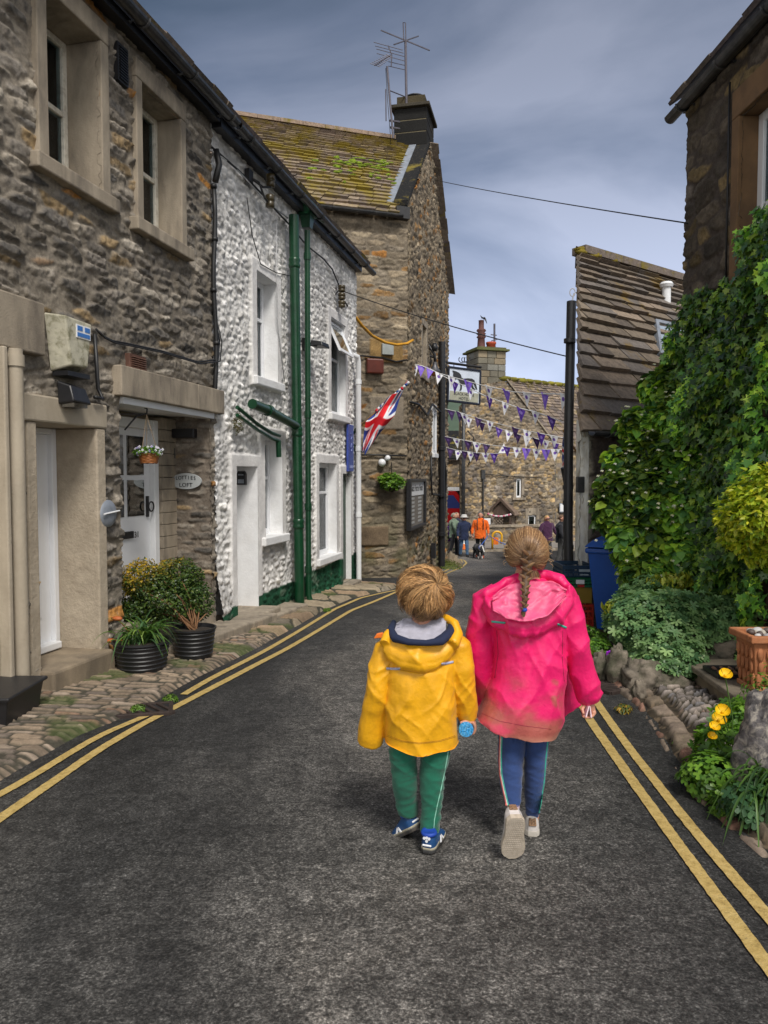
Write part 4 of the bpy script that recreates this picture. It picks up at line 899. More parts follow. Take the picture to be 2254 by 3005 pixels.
# ---- buildings further off, left of the far house
S1 = thing('distant_shop', 'distant stone shop with wide dark window, between black drainpipe and far house', 'shop', (2.2, 46, -1.735))
WS = Wall((1.0, 45.5), (8, .8))
so = (WS.px(1300, 1440)[0], WS.px(1349, 1440)[0], -1.3, WS.px(1320, 1440)[1])
relief('wall', WS, 0, 9, -1.8, WS.px(1320, 1350)[1], .07, PAL_H, 81, M['stone'], S1, holes=[(so[0]-2, so[1], so[2], so[3])], warp=.12, rh=(.12, .28), sl=(.15, .5), depth=.06, mcol=(.22, .18, .14))
window(S1, WS, (so[0]-2, so[1], so[2], so[3]), -.1, bars=(.35,), ft='black_metal', fw=.09, mull=(.72,)); MB().wbox(WS, so[0]-2.2, so[1]+.2, -.1, .12, so[3], so[3]+.22).build('sign_board', M['white_paint'], S1)
MB().prism([WS(-1, .3, WS.px(1320, 1350)[1]), WS(9, .3, WS.px(1320, 1350)[1]), WS(9, -4, 4.4), WS(-1, -4, 4.4)], (0, 0, .12)).build('roof', M['slate'], S1)
MB().wbox(WS, -1, 9, -6, -.5, -1.8, 2.0).build('inner_wall', M['dark'], S1)
S2 = thing('distant_cottage', 'distant cottage with red-brown tiled roof rising behind the shop', 'house', (2, 64, -1.8))
q = P(1240, 1300, 62); r_ = P(1360, 1300, 64); WT = Wall((q.x, q.y), (r_.x-q.x, r_.y-q.y)); 
MB().wbox(WT, 0, 5, -5, 0, -2, P(1300, 1290, 62).z).build('wall', M['sandstone'], S2)
m = MB(); za = P(1300, 1300, 62).z; zb = P(1300, 1272, 64).z; m.prism([WT(-.5, .4, za), WT(5, .4, za), WT(5, -3, zb), WT(-.5, -3, zb)], (0, 0, .15)); m.build('roof', mat('red_brown_tiles', (.22, .09, .06), .85, var=.2), S2)
# hill on the skyline
hx = np.linspace(-260, 320, 59); hy = np.array([240, 300, 360, 420.]); X, Y = np.meshgrid(hx, hy); Zh = np.array([0, 22, 37, 30.])[:, None]*(1+.12*np.sin(X*.011+1)+.06*vn(X*.02, Y*.02, 0, 3))-2
i = np.arange(X.size).reshape(X.shape); F = np.stack([i[:-1, :-1], i[:-1, 1:], i[1:, 1:], i[1:, :-1]], -1).reshape(-1, 4)
tag(mesh('hill', np.stack([X, Y, Zh], -1), F, mat('green_fell', (.075, .115, .075), .95, var=.3, vscale=.03), None, True), kind='structure')

# ================================================================== cottage K on the right: stone-slate roof, limewashed gable
K0 = Vector((2.46, 9.25, 0)); ke = Vector((.80, .60, 0)).normalized(); kg = Vector((.262, .965, 0)).normalized(); ZK = 2.12
K = thing('slate_roofed_cottage', 'low cottage with big stone-slate roof and white-edged gable, right of the street', 'cottage', (2.9, 10, float(gz(10))))
rp = P(1700, 742, 12.25); WK = Wall((K0.x, K0.y), (ke.x, ke.y))
WKg = Wall((K0.x+kg.x*6.3, K0.y+kg.y*6.3), (-kg.x, -kg.y))     # gable seen almost edge-on, normal to the left
ridge0 = Vector((rp.x, rp.y, rp.z)); eave0 = Vector((K0.x, K0.y, ZK))
rup = (ridge0-eave0); rup_l = rup.length; rup = rup.normalized()
m = MB(); slates(m, eave0-rup*.25-ke*.06, ke, rup, 5.2, rup_l+.25, 18, .35, .95, [(.165, .13, .095), (.125, .10, .08), (.20, .155, .115), (.14, .12, .105)], 91, th=.05, tilt=.11, gap=.018, shrink=.42, skew=-rup.dot(ke))
m.build('roof', slate_mat('brown_stone_slates', -.15, (.19, .12, .02), .4, 1.1), K)
m = MB(); rs = np.random.RandomState(8)
for i in range(10): m.box(ridge0+ke*(.25+i*.5)+Vector((0, 0, .04)), (.52, .28, .12), rz=math.atan2(ke.y, ke.x), col=(.15, .12, .10))
m.build('ridge_stones', slate_mat('ridge_lichen', .25, lich=.6, sc=3), K)
m = MB()
for i in range(26): m.blob(ridge0+ke*rs.uniform(-.02, 1.0)-rup*rs.uniform(0, .18)+Vector((0, 0, .09)), (.10, .07, .04), i, 7, 5, .4)
m.build('ridge_moss', mat('yellow_moss', (.20, .15, .012), .95, var=.35, vscale=20, bump=1), K, smooth=True)
def recK(S, Z, H, e, C):
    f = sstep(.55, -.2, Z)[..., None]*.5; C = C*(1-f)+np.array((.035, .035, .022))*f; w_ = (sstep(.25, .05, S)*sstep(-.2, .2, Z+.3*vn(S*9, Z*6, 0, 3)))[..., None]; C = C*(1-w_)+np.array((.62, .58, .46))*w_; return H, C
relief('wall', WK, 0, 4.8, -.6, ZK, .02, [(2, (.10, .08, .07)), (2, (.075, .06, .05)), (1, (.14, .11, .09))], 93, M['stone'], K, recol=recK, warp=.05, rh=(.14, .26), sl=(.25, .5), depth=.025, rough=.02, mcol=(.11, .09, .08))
def kgt(S): return np.interp(S, [0, 3.2, 6.3], [ZK, ridge0.z-.1, ZK])
def recKg(S, Z, H, e, C):
    f = sstep(.1, .3, fbm(S*3, Z*2, 0, 3, 4))[..., None]*.6; return H, C*(1-f)+np.array((.45, .38, .24))*f
relief('gable_wall', WKg, 0, 6.35, -1.2, 5.2, .03, PAL_W, 95, M['white_rubble'], K, top=kgt, recol=recKg, warp=.05, rh=(.12, .25), sl=(.2, .5), depth=.025, rough=.02, mcol=(.6, .56, .48))
m = MB(); V = [K0, K0+ke*5, K0+ke*5+kg*6.3, K0+kg*6.3]; inn = (ke*.06+kg*.06)
m.hexa([Vector((v.x, v.y, -1.2))+inn for v in V]+[Vector((v.x, v.y, ZK-.05))+inn for v in V]); m.prism([K0+inn+Vector((0, 0, ZK-.06)), ridge0+Vector((.06, 0, -.18)), K0+kg*6.3+inn+Vector((0, 0, ZK-.06))], ke*5); m.build('inner_wall', M['sand_dark'], K)
m = MB(); bk = (K0+kg*6.3+Vector((0, 0, ZK))); bup = (ridge0-bk).normalized(); slates(m, bk-bup*.1-ke*.06, ke, bup, 5.2, (ridge0-bk).length+.1, 9, .5, 1.0, SLC, 96, th=.04); m.build('rear_roof', M['slate'], K)
gutter(WK, -.08, 4.5, ZK-.16, K, off=.22, r=.06, step=1.1)
MB().box(K0+Vector((.03, .05, (ZK-.95)/2+.0)), (.13, .12, ZK+.95), rz=.25).build('limewashed_corner', stone_mat('lime_corner', .8, 30, .3, .02) if 0 else mat('flaking_limewash', (.80, .79, .73), .9, var=.2, vscale=9, bump=1.0, bscale=22, stain=(.42, .36, .22), stainamt=.6, sscale=7, streak=True), K, bevel=.02)
# rooflight, vent pipe
kn = ke.cross(rup); kn = kn if kn.z > 0 else -kn
def onroof(px_, py_, off=0):
    r = Vector(ray(px_, py_)); o = Vector((0, 0, CZ)); t = kn.dot(eave0+kn*off-o)/kn.dot(r); return o+r*t
c = onroof(1925, 935, .12); m = MB(); fr = [c, c+ke*1.1, c+ke*1.1-rup*.95, c-rup*.95]
def frame3(m, q, nn, fw, t):
    ux = (q[1]-q[0]).normalized(); uy = (q[3]-q[0]).normalized(); a, b = (q[1]-q[0]).length, (q[3]-q[0]).length
    for x0, x1, y0, y1 in ((0, a, 0, fw), (0, a, b-fw, b), (0, fw, fw, b-fw), (a-fw, a, fw, b-fw)):
        p = [q[0]+ux*x0+uy*y0, q[0]+ux*x1+uy*y0, q[0]+ux*x1+uy*y1, q[0]+ux*x0+uy*y1]; m.hexa([v-nn*t for v in p]+p)
frame3(m, fr, kn, .08, .12); rl_ = m.build('rooflight', M['lead'], K)
q = fr; MB().hexa([v-kn*.06 for v in (q[0], q[1], q[2], q[3])]+[v-kn*.045 for v in (q[0], q[1], q[2], q[3])]).build('pane', mat('sky_glass', (.35, .42, .5), .08, var=0, spec=1), rl_)
c = onroof(1955, 888, .0); MB().lathe(c, [(.075, -.05), (.075, .26), (.10, .26), (.12, .31), (.09, .35), (.03, .36)], 16).build('vent_pipe', M['white_paint'], K, smooth=True, auto=True)
c = onroof(1930, 905, .03); MB().box(c+ke*.3, (.75, .06, .03), rz=math.atan2(ke.y, ke.x)).build('flashing', M['sandstone'], K)
c2 = onroof(2150, 950)
# tall black rainwater pipe at the corner
pb = P(1674, 1760, 9.35); pt = P(1677, 885, 9.6)
m = MB(); m.tube([pt, P(1669, 1250, 9.5), P(1667, 1560, 9.4), (pb.x, pb.y, float(gz(9.35))-.02)], .060, 16)
for y, k in ((1000, .075), (1430, .07), (1475, .07), (1605, .072)):
    q = P(1672 if y < 1200 else 1667, y, 9.5); m.lathe(q, [(.06, -.03), (k, -.025), (k, .025), (.06, .03)], 16)
m.build('drainpipe', M['black_metal'], K, smooth=True, auto=True)['label'] = 'tall black pipe up the corner of the low cottage'
m = MB(); q = P(1680, 872, 9.6); m.tube([q+Vector((0, 0, -.04)), q+Vector((.02, 0, .05))], .008, 6); m.tube([q+Vector((.02+.035*math.cos(t)-.02, 0, .06+.05*math.sin(t))) for t in np.linspace(0, 6.2, 14)], .006, 6); m.build('hook', M['cable_white'], K)
MB().box(P(1703, 1422, 9.2), (.10, .05, .20)).build('wall_box', M['gutter_black'], K, bevel=.01)

# ================================================================== house M on the right, tall stone house with a sash window, ivy below
MC = P(2012, 700, 8.1); WMo = Wall((MC.x, MC.y), (.046, -1)); 
Mh = thing('right_stone_house', 'tall dark sandstone house at the right edge with a big sash window above the ivy', 'house', (4.2, 6.5, float(gz(6.5))))
ws, _ = WMo.px(2215, 400, -.12); s_in = WMo.px(2165, 400)[0]
MW = (s_in+.10, s_in+1.25, 2.95, 4.72)
relief('wall', WMo, 0, 4.6, -.5, 5.45, .016, PAL_M, 101, M['stone'], Mh, holes=[MW], warp=.02, rh=(.14, .22), sl=(.25, .45), depth=.02, rough=.014, mortar=.010, mcol=(.085, .07, .06))
m = MB(); m.wbox(WMo, .05, 4.6, -4, -.5, -.6, 5.4); m.build('inner_wall', M['dark'], Mh); WMe = Wall((MC.x+4, MC.y+.02), (-4, -.02))
MB().wbox(WMo, 0, .05, -4, -.01, -.6, 5.4).build('end_wall', M['sand_dark'], Mh)
surround(Mh, WMo, MW, jw=.13, depth=.3, mt='sand_brown', proud=.045, lh=.26); window(Mh, WMo, MW, -.14, bars=(.52,), curtain='folds', cm=M['curtain'], ft='white_gloss', fw=.09)
gutter(WMo, -.1, 4.7, 5.28, Mh, off=.15, r=.065, step=.8); MB().wbox(WMo, -.06, 4.6, -.1, .08, 5.31, 5.42).build('fascia', M['black_metal'], Mh)
m = MB(); slates(m, WMo(-.1, .15, 5.40), WMo.d, -WMo.n*.8+Vector((0, 0, .6)), 4.8, 3.5, 12, .3, .6, SLC, 103); m.build('roof', M['slate'], Mh)
cable([WMo(MW[0]-.17, .05, z) for z in (5.1, 4.2, 3.0)], .01, 'cable', 'cable_run', Mh)
# ================================================================== things fixed to the walls
def rzof(w): return math.atan2(w.d.y, w.d.x)
M['alarm_cream'] = mat('aged_cream_plastic', (.50, .47, .36), .6, var=.15, vscale=15, stain=(.13, .12, .05), stainamt=.8, sscale=14)
M['blue_ink'] = mat('blue_label', (.05, .18, .5), .5, var=.1); M['dark_red'] = mat('dark_red_plastic', (.11, .022, .012), .35, var=.25, vscale=6)
t = thing('alarm_box', 'faded cream burglar alarm box with blue label, under the first-floor window', 'alarm box', WL(5.85, .0, 2.6))
q = [WL.px(x, y, .12) for x, y in ((128, 892), (232, 935), (215, 1010), (150, 1025))]
q = [(5.74, 2.60), (6.06, 2.59), (6.00, 2.25), (5.80, 2.24)]
f = [WL(s, .17, z) for s, z in q]; b = [WL(s, .02, z) for s, z in ((5.70, 2.62), (6.10, 2.62), (6.05, 2.2), (5.76, 2.2))]
MB().add(f+b, [(3, 2, 1, 0), (0, 1, 5, 4), (1, 2, 6, 5), (2, 3, 7, 6), (3, 0, 4, 7)]).build('cover', M['alarm_cream'], t, bevel=.012)
MB().wbox(WL, 5.86, 6.03, .165, .176, 2.46, 2.56).build('label_strip', M['white_paint'], t); MB().wbox(WL, 5.87, 6.02, .176, .179, 2.47, 2.50).wbox(WL, 5.87, 5.93, .176, .179, 2.515, 2.55).wbox(WL, 5.96, 6.02, .176, .179, 2.515, 2.55).build('label_print', M['blue_ink'], t)
MB().wbox(WL, 5.78, 6.05, .02, .15, 2.165, 2.20).build('base', M['black_metal'], t)
t = thing('wall_light', 'black bulkhead light on the heavy lintel of the left front door', 'wall light', WL(5.97, .06, 1.98)); s_, z_ = WL.px(208, 1158, .1)
MB().hexa([WL(s_-.10, .20, z_-.06), WL(s_+.12, .20, z_-.07), WL(s_+.12, .06, z_-.09), WL(s_-.10, .06, z_-.08), WL(s_-.08, .16, z_+.06), WL(s_+.10, .16, z_+.05), WL(s_+.12, .05, z_+.09), WL(s_-.10, .05, z_+.10)]).build('hood', M['black_metal'], t, bevel=.012)
MB().wbox(WL, s_-.07, s_+.09, .07, .18, z_-.10, z_-.07).build('lens', M['glass_sky'], t)
t = thing('air_vent', 'terracotta louvred air brick on the wall above the porch lintel', 'vent', WL(7.1, .05, 2.42)); s_, z_ = WL.px(408, 1075, .06)
m = MB().wbox(WL, s_-.13, s_+.13, .0, .05, z_-.10, z_+.10)
for i in range(9):
    for k in (-1, 1): m.wbox(WL, s_+k*.06-.05, s_+k*.06+.05, .05, .075, z_-.085+i*.019, z_-.085+i*.019+.008)
m.build('grille', mat('brown_clay', (.17, .085, .06), .85, var=.15), t, bevel=.003); tag(t)
t = thing('air_vent', 'small black louvred vent high between the two upper windows', 'vent', WL(6.75, .04, 4.8)); s_, z_ = WL.px(360, 190, .04)
m = MB().wbox(WL, s_-.08, s_+.08, .0, .045, z_-.16, z_+.16)
for i in range(12): m.wbox(WL, s_-.06, s_+.06, .045, .06, z_-.14+i*.024, z_-.13+i*.024)
m.build('grille', M['black_metal'], t)
s_, z_ = WL.px(318, 1507, .05); t = thing('meter_cover', 'round grey domed utility cover on the stone pier beside the porch door', 'utility cover', WL(s_, .02, z_))
MB().lathe(WL(s_, .0, z_), [(.115, 0), (.115, .05), (.10, .065), (.05, .075), (.001, .077)], 24, axis=WL.n).build('dome', M['lead'], t, smooth=True, auto=True); MB().tube([WL(s_-.11, .085, z_), WL(s_+.11, .085, z_+.02)], .007, 6).build('clip', M['white_paint'], t)
# black conduit and twin cable running along the stone house
c0s = WL.px(278, 980, .07); c1s = WL.px(295, 1170, .07)
pts = [WL.px(x, y, .06) for x, y in ((282, 965), (300, 985), (330, 1000), (375, 1008), (475, 1030), (580, 1062), (640, 1055), (645, 1000), (632, 940))]
cable([WL(s, .06, z) for s, z in pts], .009, 'cable', 'wall_cable', A); cable([WL(s, .085, z-.02) for s, z in pts], .008, 'cable', 'wall_cable', A)
cable([WL(c0s[0], .07, c0s[1]), WL(c1s[0]-.03, .07, c1s[1]+.08), WL(c1s[0], .09, c1s[1]), WL(c1s[0]-.12, .10, c1s[1]-.0)], .017, 'cable', 'wall_conduit', A)
# in the porch: oval name sign, key box, slate-black lamp
s_, z_ = WR.px(547, 1412, .04); t = thing('house_sign', 'oval grey-white house name sign reading LOTTIES LOFT in the porch', 'sign', WR(s_, .03, z_))
MB().lathe(WR(s_, .03, z_), [(.001, 0), (1, 0), (1, .018), (.001, .018)], 40, axis=WR.n)
V = []; F = []
for k, o in enumerate((.03, .052)):
    for i in range(40): a = 2*math.pi*i/40; V.append(WR(s_+.185*math.cos(a), o, z_+.088*math.sin(a)))
F = [tuple(range(39, -1, -1)), tuple(range(40, 80))]+[(i, (i+1) % 40, 40+(i+1) % 40, 40+i) for i in range(40)]
mesh('board', V, F, mat('sign_grey', (.42, .44, .44), .5, var=.05), t)
for i, ch_ in enumerate('LOTTIES'):
    a = (i-3)*.036; text_mesh(ch_, .058, WR(s_+a, .054, z_+.022-abs(i-3)*.0025), WR.d*-1 if False else WR.d, (0, 0, 1), M['ink'], t, 'letter', .003, sx=1)
text_mesh('LOFT', .062, WR(s_, .054, z_-.062), WR.d, (0, 0, 1), M['ink'], t, 'lettering', .003, sx=1.1)
s_, z_ = WR.px(503, 1330, .03); t = thing('key_box', 'small grey key safe on the porch wall above the oval sign', 'key box', WR(s_, .03, z_)); MB().wbox(WR, s_-.05, s_+.05, .03, .06, z_-.06, z_+.06).build('back_plate', M['black_metal'], t, bevel=.006); MB().wbox(WR, s_-.037, s_+.037, .06, .075, z_-.045, z_+.045).build('door', mat('grey_plastic', (.22, .24, .26), .5), t, bevel=.006)
s_, z_ = WR.px(545, 1272, .05); t = thing('wall_light', 'wide black slatted light high on the porch wall', 'wall light', WR(s_, .03, z_)); MB().wbox(WR, s_-.13, s_+.13, .03, .12, z_-.05, z_+.05).build('housing', M['black_metal'], t, bevel=.008)
# letterbox on the far side of the white doorway
wq = WL(WD[1], -.30, 0); WWD = Wall((wq.x, wq.y), (WL.n.x, WL.n.y)); s_, z_ = WWD.px(709, 1402, .03)
t = thing('post_box', 'black wall post box in the white doorway recess', 'post box', WWD(.15, .02, z_)); MB().prism([WWD(s_-.06, .0, z_-.09), WWD(s_+.06, .0, z_-.09), WWD(s_+.06, .0, z_+.05), WWD(s_+.04, .0, z_+.085), WWD(s_-.04, .0, z_+.085), WWD(s_-.06, .0, z_+.05)], WWD.n*.05).build('box', M['black_metal'], t, bevel=.005)
MB().wbox(WWD, s_-.035, s_+.035, .05, .056, z_+.03, z_+.045).wbox(WWD, s_-.04, s_+.04, .05, .054, z_-.07, z_-.02).build('flap', M['lead'], t)
# insulators and cables on the white house
def insulator(m, p, r=.045, h=.13): m.lathe(p, [(r*.6, 0), (r, .01), (r, h*.4), (r*.75, h*.45), (r*1.05, h*.5), (r*1.05, h*.9), (r*.5, h)], 12)
M['brown_pot'] = mat('brown_glazed_insulator', (.06, .045, .02), .35, var=.2)
for (x, y), lab, mode in (((765, 545), 'pair of brown insulators on an iron bracket, high on the white wall', 0), ((1003, 868), 'stacked brown insulator on the white wall where the street wire ends', 1)):
    s_, z_ = WL.px(x, y, .12); t = thing('insulator_bracket', lab, 'insulator', WL(s_, .05, z_), group=None)
    m = MB(); k = MB()
    if not mode:
        m.tube([WL(s_-.22, .03, z_+.05), WL(s_-.1, .14, z_), WL(s_-.02, .18, z_-.16), WL(s_+.12, .2, z_-.2)], .014, 6); m.tube([WL(s_-.18, .03, z_+.06), WL(s_, .15, z_-.02), WL(s_+.12, .2, z_+.02)], .014, 6); m.wbox(WL, s_-.25, s_-.13, .02, .08, z_-.02, z_+.12)
        insulator(k, WL(s_+.13, .2, z_+.02), .055, .17); k.build('insulator', M['brown_pot'], t, smooth=True); k = MB(); insulator(k, WL(s_+.11, .2, z_-.24), .055, .17)
    else:
        m.tube([WL(s_-.05, .03, z_+.02), WL(s_, .12, z_+.16), WL(s_, .12, z_-.22)], .012, 6)
        for i in range(3): insulator(k, WL(s_, .12, z_-.2+i*.13), .06, .12)
    m.build('bracket', M['black_metal'], t); k.build('insulator', M['brown_pot'], t, smooth=True)
def wl_cable(pts, r=.008, mt='cable_white', off=.06): cable([WL(*(lambda q: (q[0], off, q[1]))(WL.px(x, y, off))) for x, y in pts], r, mt, 'wall_cable', B)
wl_cable([(622, 432), (700, 500), (770, 570), (812, 620), (850, 660), (900, 720), (950, 760), (975, 790), (1000, 850)], .012, 'cable')
wl_cable([(725, 580), (740, 690), (765, 775), (810, 800), (860, 812)], .007, 'cable'); wl_cable([(812, 625), (812, 800), (815, 950), (835, 1120)], .007)
wl_cable([(617, 440), (680, 480), (780, 590), (845, 640)], .009)
s_, z_ = WL.px(930, 1015, .2); t = thing('flood_light', 'small black floodlight on the white wall between the green pipe and upper window', 'floodlight', WL(s_, .03, z_))
MB().wbox(WL, s_-.16, s_-.06, .02, .12, z_-.08, z_+.1).tube([WL(s_-.1, .1, z_), WL(s_, .2, z_)], .015, 6).build('bracket', M['black_metal'], t); MB().hexa([WL(s_-.05, .30, z_-.0), WL(s_+.2, .34, z_-.02), WL(s_+.2, .12, z_+.0), WL(s_-.05, .1, z_), WL(s_-.03, .29, z_+.06), WL(s_+.18, .33, z_+.05), WL(s_+.18, .13, z_+.09), WL(s_-.03, .12, z_+.09)]).build('lamp_head', M['black_metal'], t, bevel=.01)
# projecting blue sign near the end of the white house
a = WL.px(1029, 1315, .08)
t = thing('shop_sign', 'narrow blue vertical sign board beside the flagpole at the end of the white house', 'sign', WL(a[0], .1, a[1]))
M['sign_blue'] = mat('violet_blue_sign', (.045, .075, .33), .4, var=.08)
MB().wbox(WL, a[0]-.17, a[0]+.17, .05, .09, a[1]-.42, a[1]+.42).build('board', M['sign_blue'], t, bevel=.006)
MB().wbox(WL, a[0]-.10, a[0]+.10, .09, .094, a[1]-.36, a[1]-.31).tube([WL(a[0]+.03*math.sin(i*1.9), .095, a[1]-.05+i*.035) for i in range(10)], .008, 4).build('pale_script', mat('pale_blue', (.3, .35, .65), .5), t)
MB().wbox(WL, a[0]-.05, a[0]+.05, .03, .052, a[1]-.5, a[1]+.5).build('bracket', M['black_metal'], t)

# ---- Union flags
def union(u, v):    # u 0..1 along the fly, v 0..1 across the hoist
    x, y = (u-.5)*2, (v-.5)
    W_, Rd, Bl = (.72, .73, .76), (.70, .008, .018), (.010, .035, .24)
    if abs(y) < .10 or abs(x) < .12: return Rd
    if abs(y) < .167 or abs(x) < .2: return W_
    d1 = (x*.5-y)/1.118*1.0; d2 = (x*.5+y)/1.118
    if abs(d1) < .10 or abs(d2) < .10:
        if (0 < d1*(1 if x > 0 else -1) < .067) or (0 < -d2*(1 if x > 0 else -1) < .067): return Rd
        return W_
    return Bl
M['flag'] = mat('flag_cloth', (.5, .5, .5), .75, attr=True, var=.06); M['pole_wood'] = mat('varnished_pole', (.36, .21, .08), .45, var=.15, streak=True)
def cloth_flag(edge0, edge1, Yf, parent, nu=60, nv=44, fold=.09):
    """edge0/edge1: the two long edges of the flag as point lists (world)"""
    def along(e, t):
        e = [Vector(p) for p in e]; L = [0]
        for a, b in zip(e[:-1], e[1:]): L.append(L[-1]+(b-a).length)
        d = t*L[-1]; k = min(max(np.searchsorted(L, d)-1, 0), len(e)-2); return e[k].lerp(e[k+1], (d-L[k])/max(L[k+1]-L[k], 1e-6))
    V = []; C = []
    for i in range(nu+1):
        for j in range(nv+1):
            u, v = i/nu, j/nv; p = along(edge0, u).lerp(along(edge1, u), v); V.append(p+Vector((0, fold*math.sin(v*9+u*3)*(.3+u), .4*fold*math.cos(v*9+u*2)))); C.append(union(u, v))
    F = [(i*(nv+1)+j, i*(nv+1)+j+1, (i+1)*(nv+1)+j+1, (i+1)*(nv+1)+j) for i in range(nu) for j in range(nv)]
    o = mesh('flag', V, F, M['flag'], parent, True, np.array(C)); s = o.modifiers.new('thick', 'SOLIDIFY'); s.thickness = .004; return o
t = thing('flagpole', 'Union Jack on a wooden pole angled up from the end of the white house', 'flag', P(1036, 1268, 13.8))
pa, pb = P(1036, 1270, 13.85), P(1202, 1120, 13.5); MB().tube([pa, pb], .020, 10).build('pole', M['pole_wood'], t, smooth=True)
MB().tube([pa-(pb-pa)*.05, pa.lerp(pb, .12)], .035, 10).prism([WL(14.15, .02, 2.0), WL(14.2, .25, 1.98), WL(14.2, .05, 1.75)], WL.d*.04).build('bracket', M['green_door'], t)
tp = lambda l, Y: [P(x, y, Y+dy) for x, y, dy in l]
cloth_flag(tp([(1198, 1120, -.02), (1172, 1175, .06), (1158, 1222, -.05), (1112, 1275, .08), (1072, 1332, .05)], 13.5), tp([(1118, 1190, 0), (1096, 1212, .12), (1074, 1232, .0), (1068, 1270, .1), (1064, 1322, .1)], 13.55), 13.5, t)
m = MB()   # striped roll of flag round the pole
dp = pb-pa; rs = np.random.RandomState(1); cl = [(.58, .012, .02), (.72, .73, .76), (.012, .06, .25), (.72, .73, .76)]
for i in range(16): a = pa+dp*(.42+i*.036); m.tube([a, a+dp*.038], [.042-.0012*i, .042-.0012*(i+1)], 10, col=cl[i % 4])
m.build('flag_roll', M['flag'], t, smooth=True)
t = thing('flagpole', 'Union Jack hanging half hidden behind the tall black pipe', 'flag', P(1660, 1270, 11.0))
MB().tube([P(1694, 1330, 11.0), P(1652, 1262, 10.9)], .015, 8).build('pole', M['pole_wood'], t); cloth_flag(tp([(1654, 1272, 0), (1650, 1310, 0), (1652, 1370, 0)], 10.9), tp([(1676, 1295, 0), (1680, 1330, 0), (1678, 1365, 0)], 10.95), 10.9, t, 30, 24, .03)
MB().tube([P(1655, 1372, 10.9), P(1662, 1420, 10.95), P(1668, 1450, 11)], [.05, .04, .03], 8).build('bracket', M['black_metal'], t)

# ---- on the gabled house: alarm, meter box, lamp, menu board, fern, camera domes, yellow sleeve
def on1(x, y, o=.0): return WD1.px(x, y, o)
s_, z_ = on1(1100, 1075, .1); t = thing('alarm_box', 'dark red-brown alarm box on the gabled stone house', 'alarm box', WD1(s_, .05, z_)); MB().wbox(WD1, s_-.19, s_+.19, .04, .16, z_-.16, z_+.16).build('cover', M['dark_red'], t, bevel=.03)
s_, z_ = on1(1138, 1025, .1); t = thing('junction_box', 'pale grey junction box above the red-brown alarm box', 'junction box', WD1(s_, .05, z_)); MB().wbox(WD1, s_-.13, s_+.13, .03, .13, z_-.12, z_+.12).build('cover', mat('pale_grey_plastic', (.34, .37, .36), .5), t, bevel=.012)
MB().tube([WD1(s_-.9, .07, z_-.15), WD1(s_-.1, .07, z_-.18), WD1(s_+.2, .07, z_-.25), WD1(s_+.45, .07, z_-.2)], .018, 6).build('cable', M['cable'], t)
cable([WD1(*(lambda q: (q[0], .06, q[1]))(on1(x, y, .06))) for x, y in ((1060, 1335), (1110, 1335), (1140, 1336), (1192, 1338))], .018, 'cable', 'cable_run', D)
for (x, y), r, nm in (((1120, 1358), .085, 'larger'), ((1137, 1344), .06, 'smaller')):
    s_, z_ = on1(x, y, .08); t = thing('camera_dome', nm+' of two round white domes on the gabled house, below the flag', 'camera', WD1(s_, .05, z_)); MB().blob(WD1(s_, .10, z_), (r, r, r), 2, 14, 10, 0).build('dome', M['white_gloss'], t, smooth=True); MB().tube([WD1(s_, .0, z_), WD1(s_, .06, z_)], r*.8, 12).build('base', M['white_paint'], t)
ia = WL(WL.px(1012, 885, .12)[0], .12, WL.px(1012, 885, .12)[1]); je = WD1(*(lambda q: (q[0], .12, q[1]))(on1(1212, 998, .12))); js = P(1040, 925, 14.1)
mid = [P(x, y, Y) for x, y, Y in ((1040, 925, 14.1), (1062, 955, 14.5), (1092, 985, 14.9), (1130, 1005, 15.3), (1165, 1012, 15.6), (1195, 1008, 15.8), (1212, 998, 15.95))]
t = thing('overhead_cable', 'cable in a bright yellow sleeve drooping from the white house to the gabled house', 'cable', mid[0]); cable(mid, .03, mat('yellow_sleeve', (.62, .30, .02), .5, var=.1), 'sleeve', t); cable([ia, P(1025, 905, 13.8), mid[0]], .014, 'cable', 'lead', t)
def wire(label, a, b, sag, r):
    t = thing('overhead_wire', label, 'wire', a); cable([a, b], r, 'cable', 'wire', t, sag=sag, n=24)
wire('dark wire strung from the mossy gable across the sky to the right-hand house', P(1275, 528, 19.0), P(2018, 655, 8.0), .03, .008)
wire('dark wire from the white house insulators over the street to the tall black pipe', WL(WL.px(1008, 855, .14)[0], .14, WL.px(1008, 855, .14)[1]), P(1660, 1045, 9.6), .05, .008)
s_, z_ = WD2.px(1228, 1480, .08); t = thing('menu_board', 'tall black-framed menu board with dark heading on the gabled house wall', 'notice board', WD2(1.3, .1, .8))
q0 = WD2.px(1200, 1425, .1); q1 = WD2.px(1247, 1545, .1); s0, s1 = q0[0], q1[0]; z0, z1 = .22, 1.36
m = MB().wbox(WD2, s0, s0+.14, .04, .14, z0, z1).wbox(WD2, s1-.14, s1, .04, .14, z0, z1).wbox(WD2, s0+.14, s1-.14, .04, .139, z0, z0+.07).wbox(WD2, s0+.14, s1-.14, .04, .139, z1-.07, z1); m.build('frame', M['black_metal'], t, bevel=.01)
MB().wbox(WD2, s0+.14, s1-.14, .05, .08, z0+.07, z1-.07).build('panel', mat('taupe_panel', (.20, .175, .145), .6), t); MB().wbox(WD2, s0+.14, s1-.14, .08, .09, z1-.38, z1-.07).build('header', M['white_paint'], t)
text_mesh('Black Horse Hotel', .22, WD2((s0+s1)/2, .092, z1-.28), WD2.d, (0, 0, 1), M['ink'], t, 'heading', .004, sx=.95)
m = MB(); rs = np.random.RandomState(4)
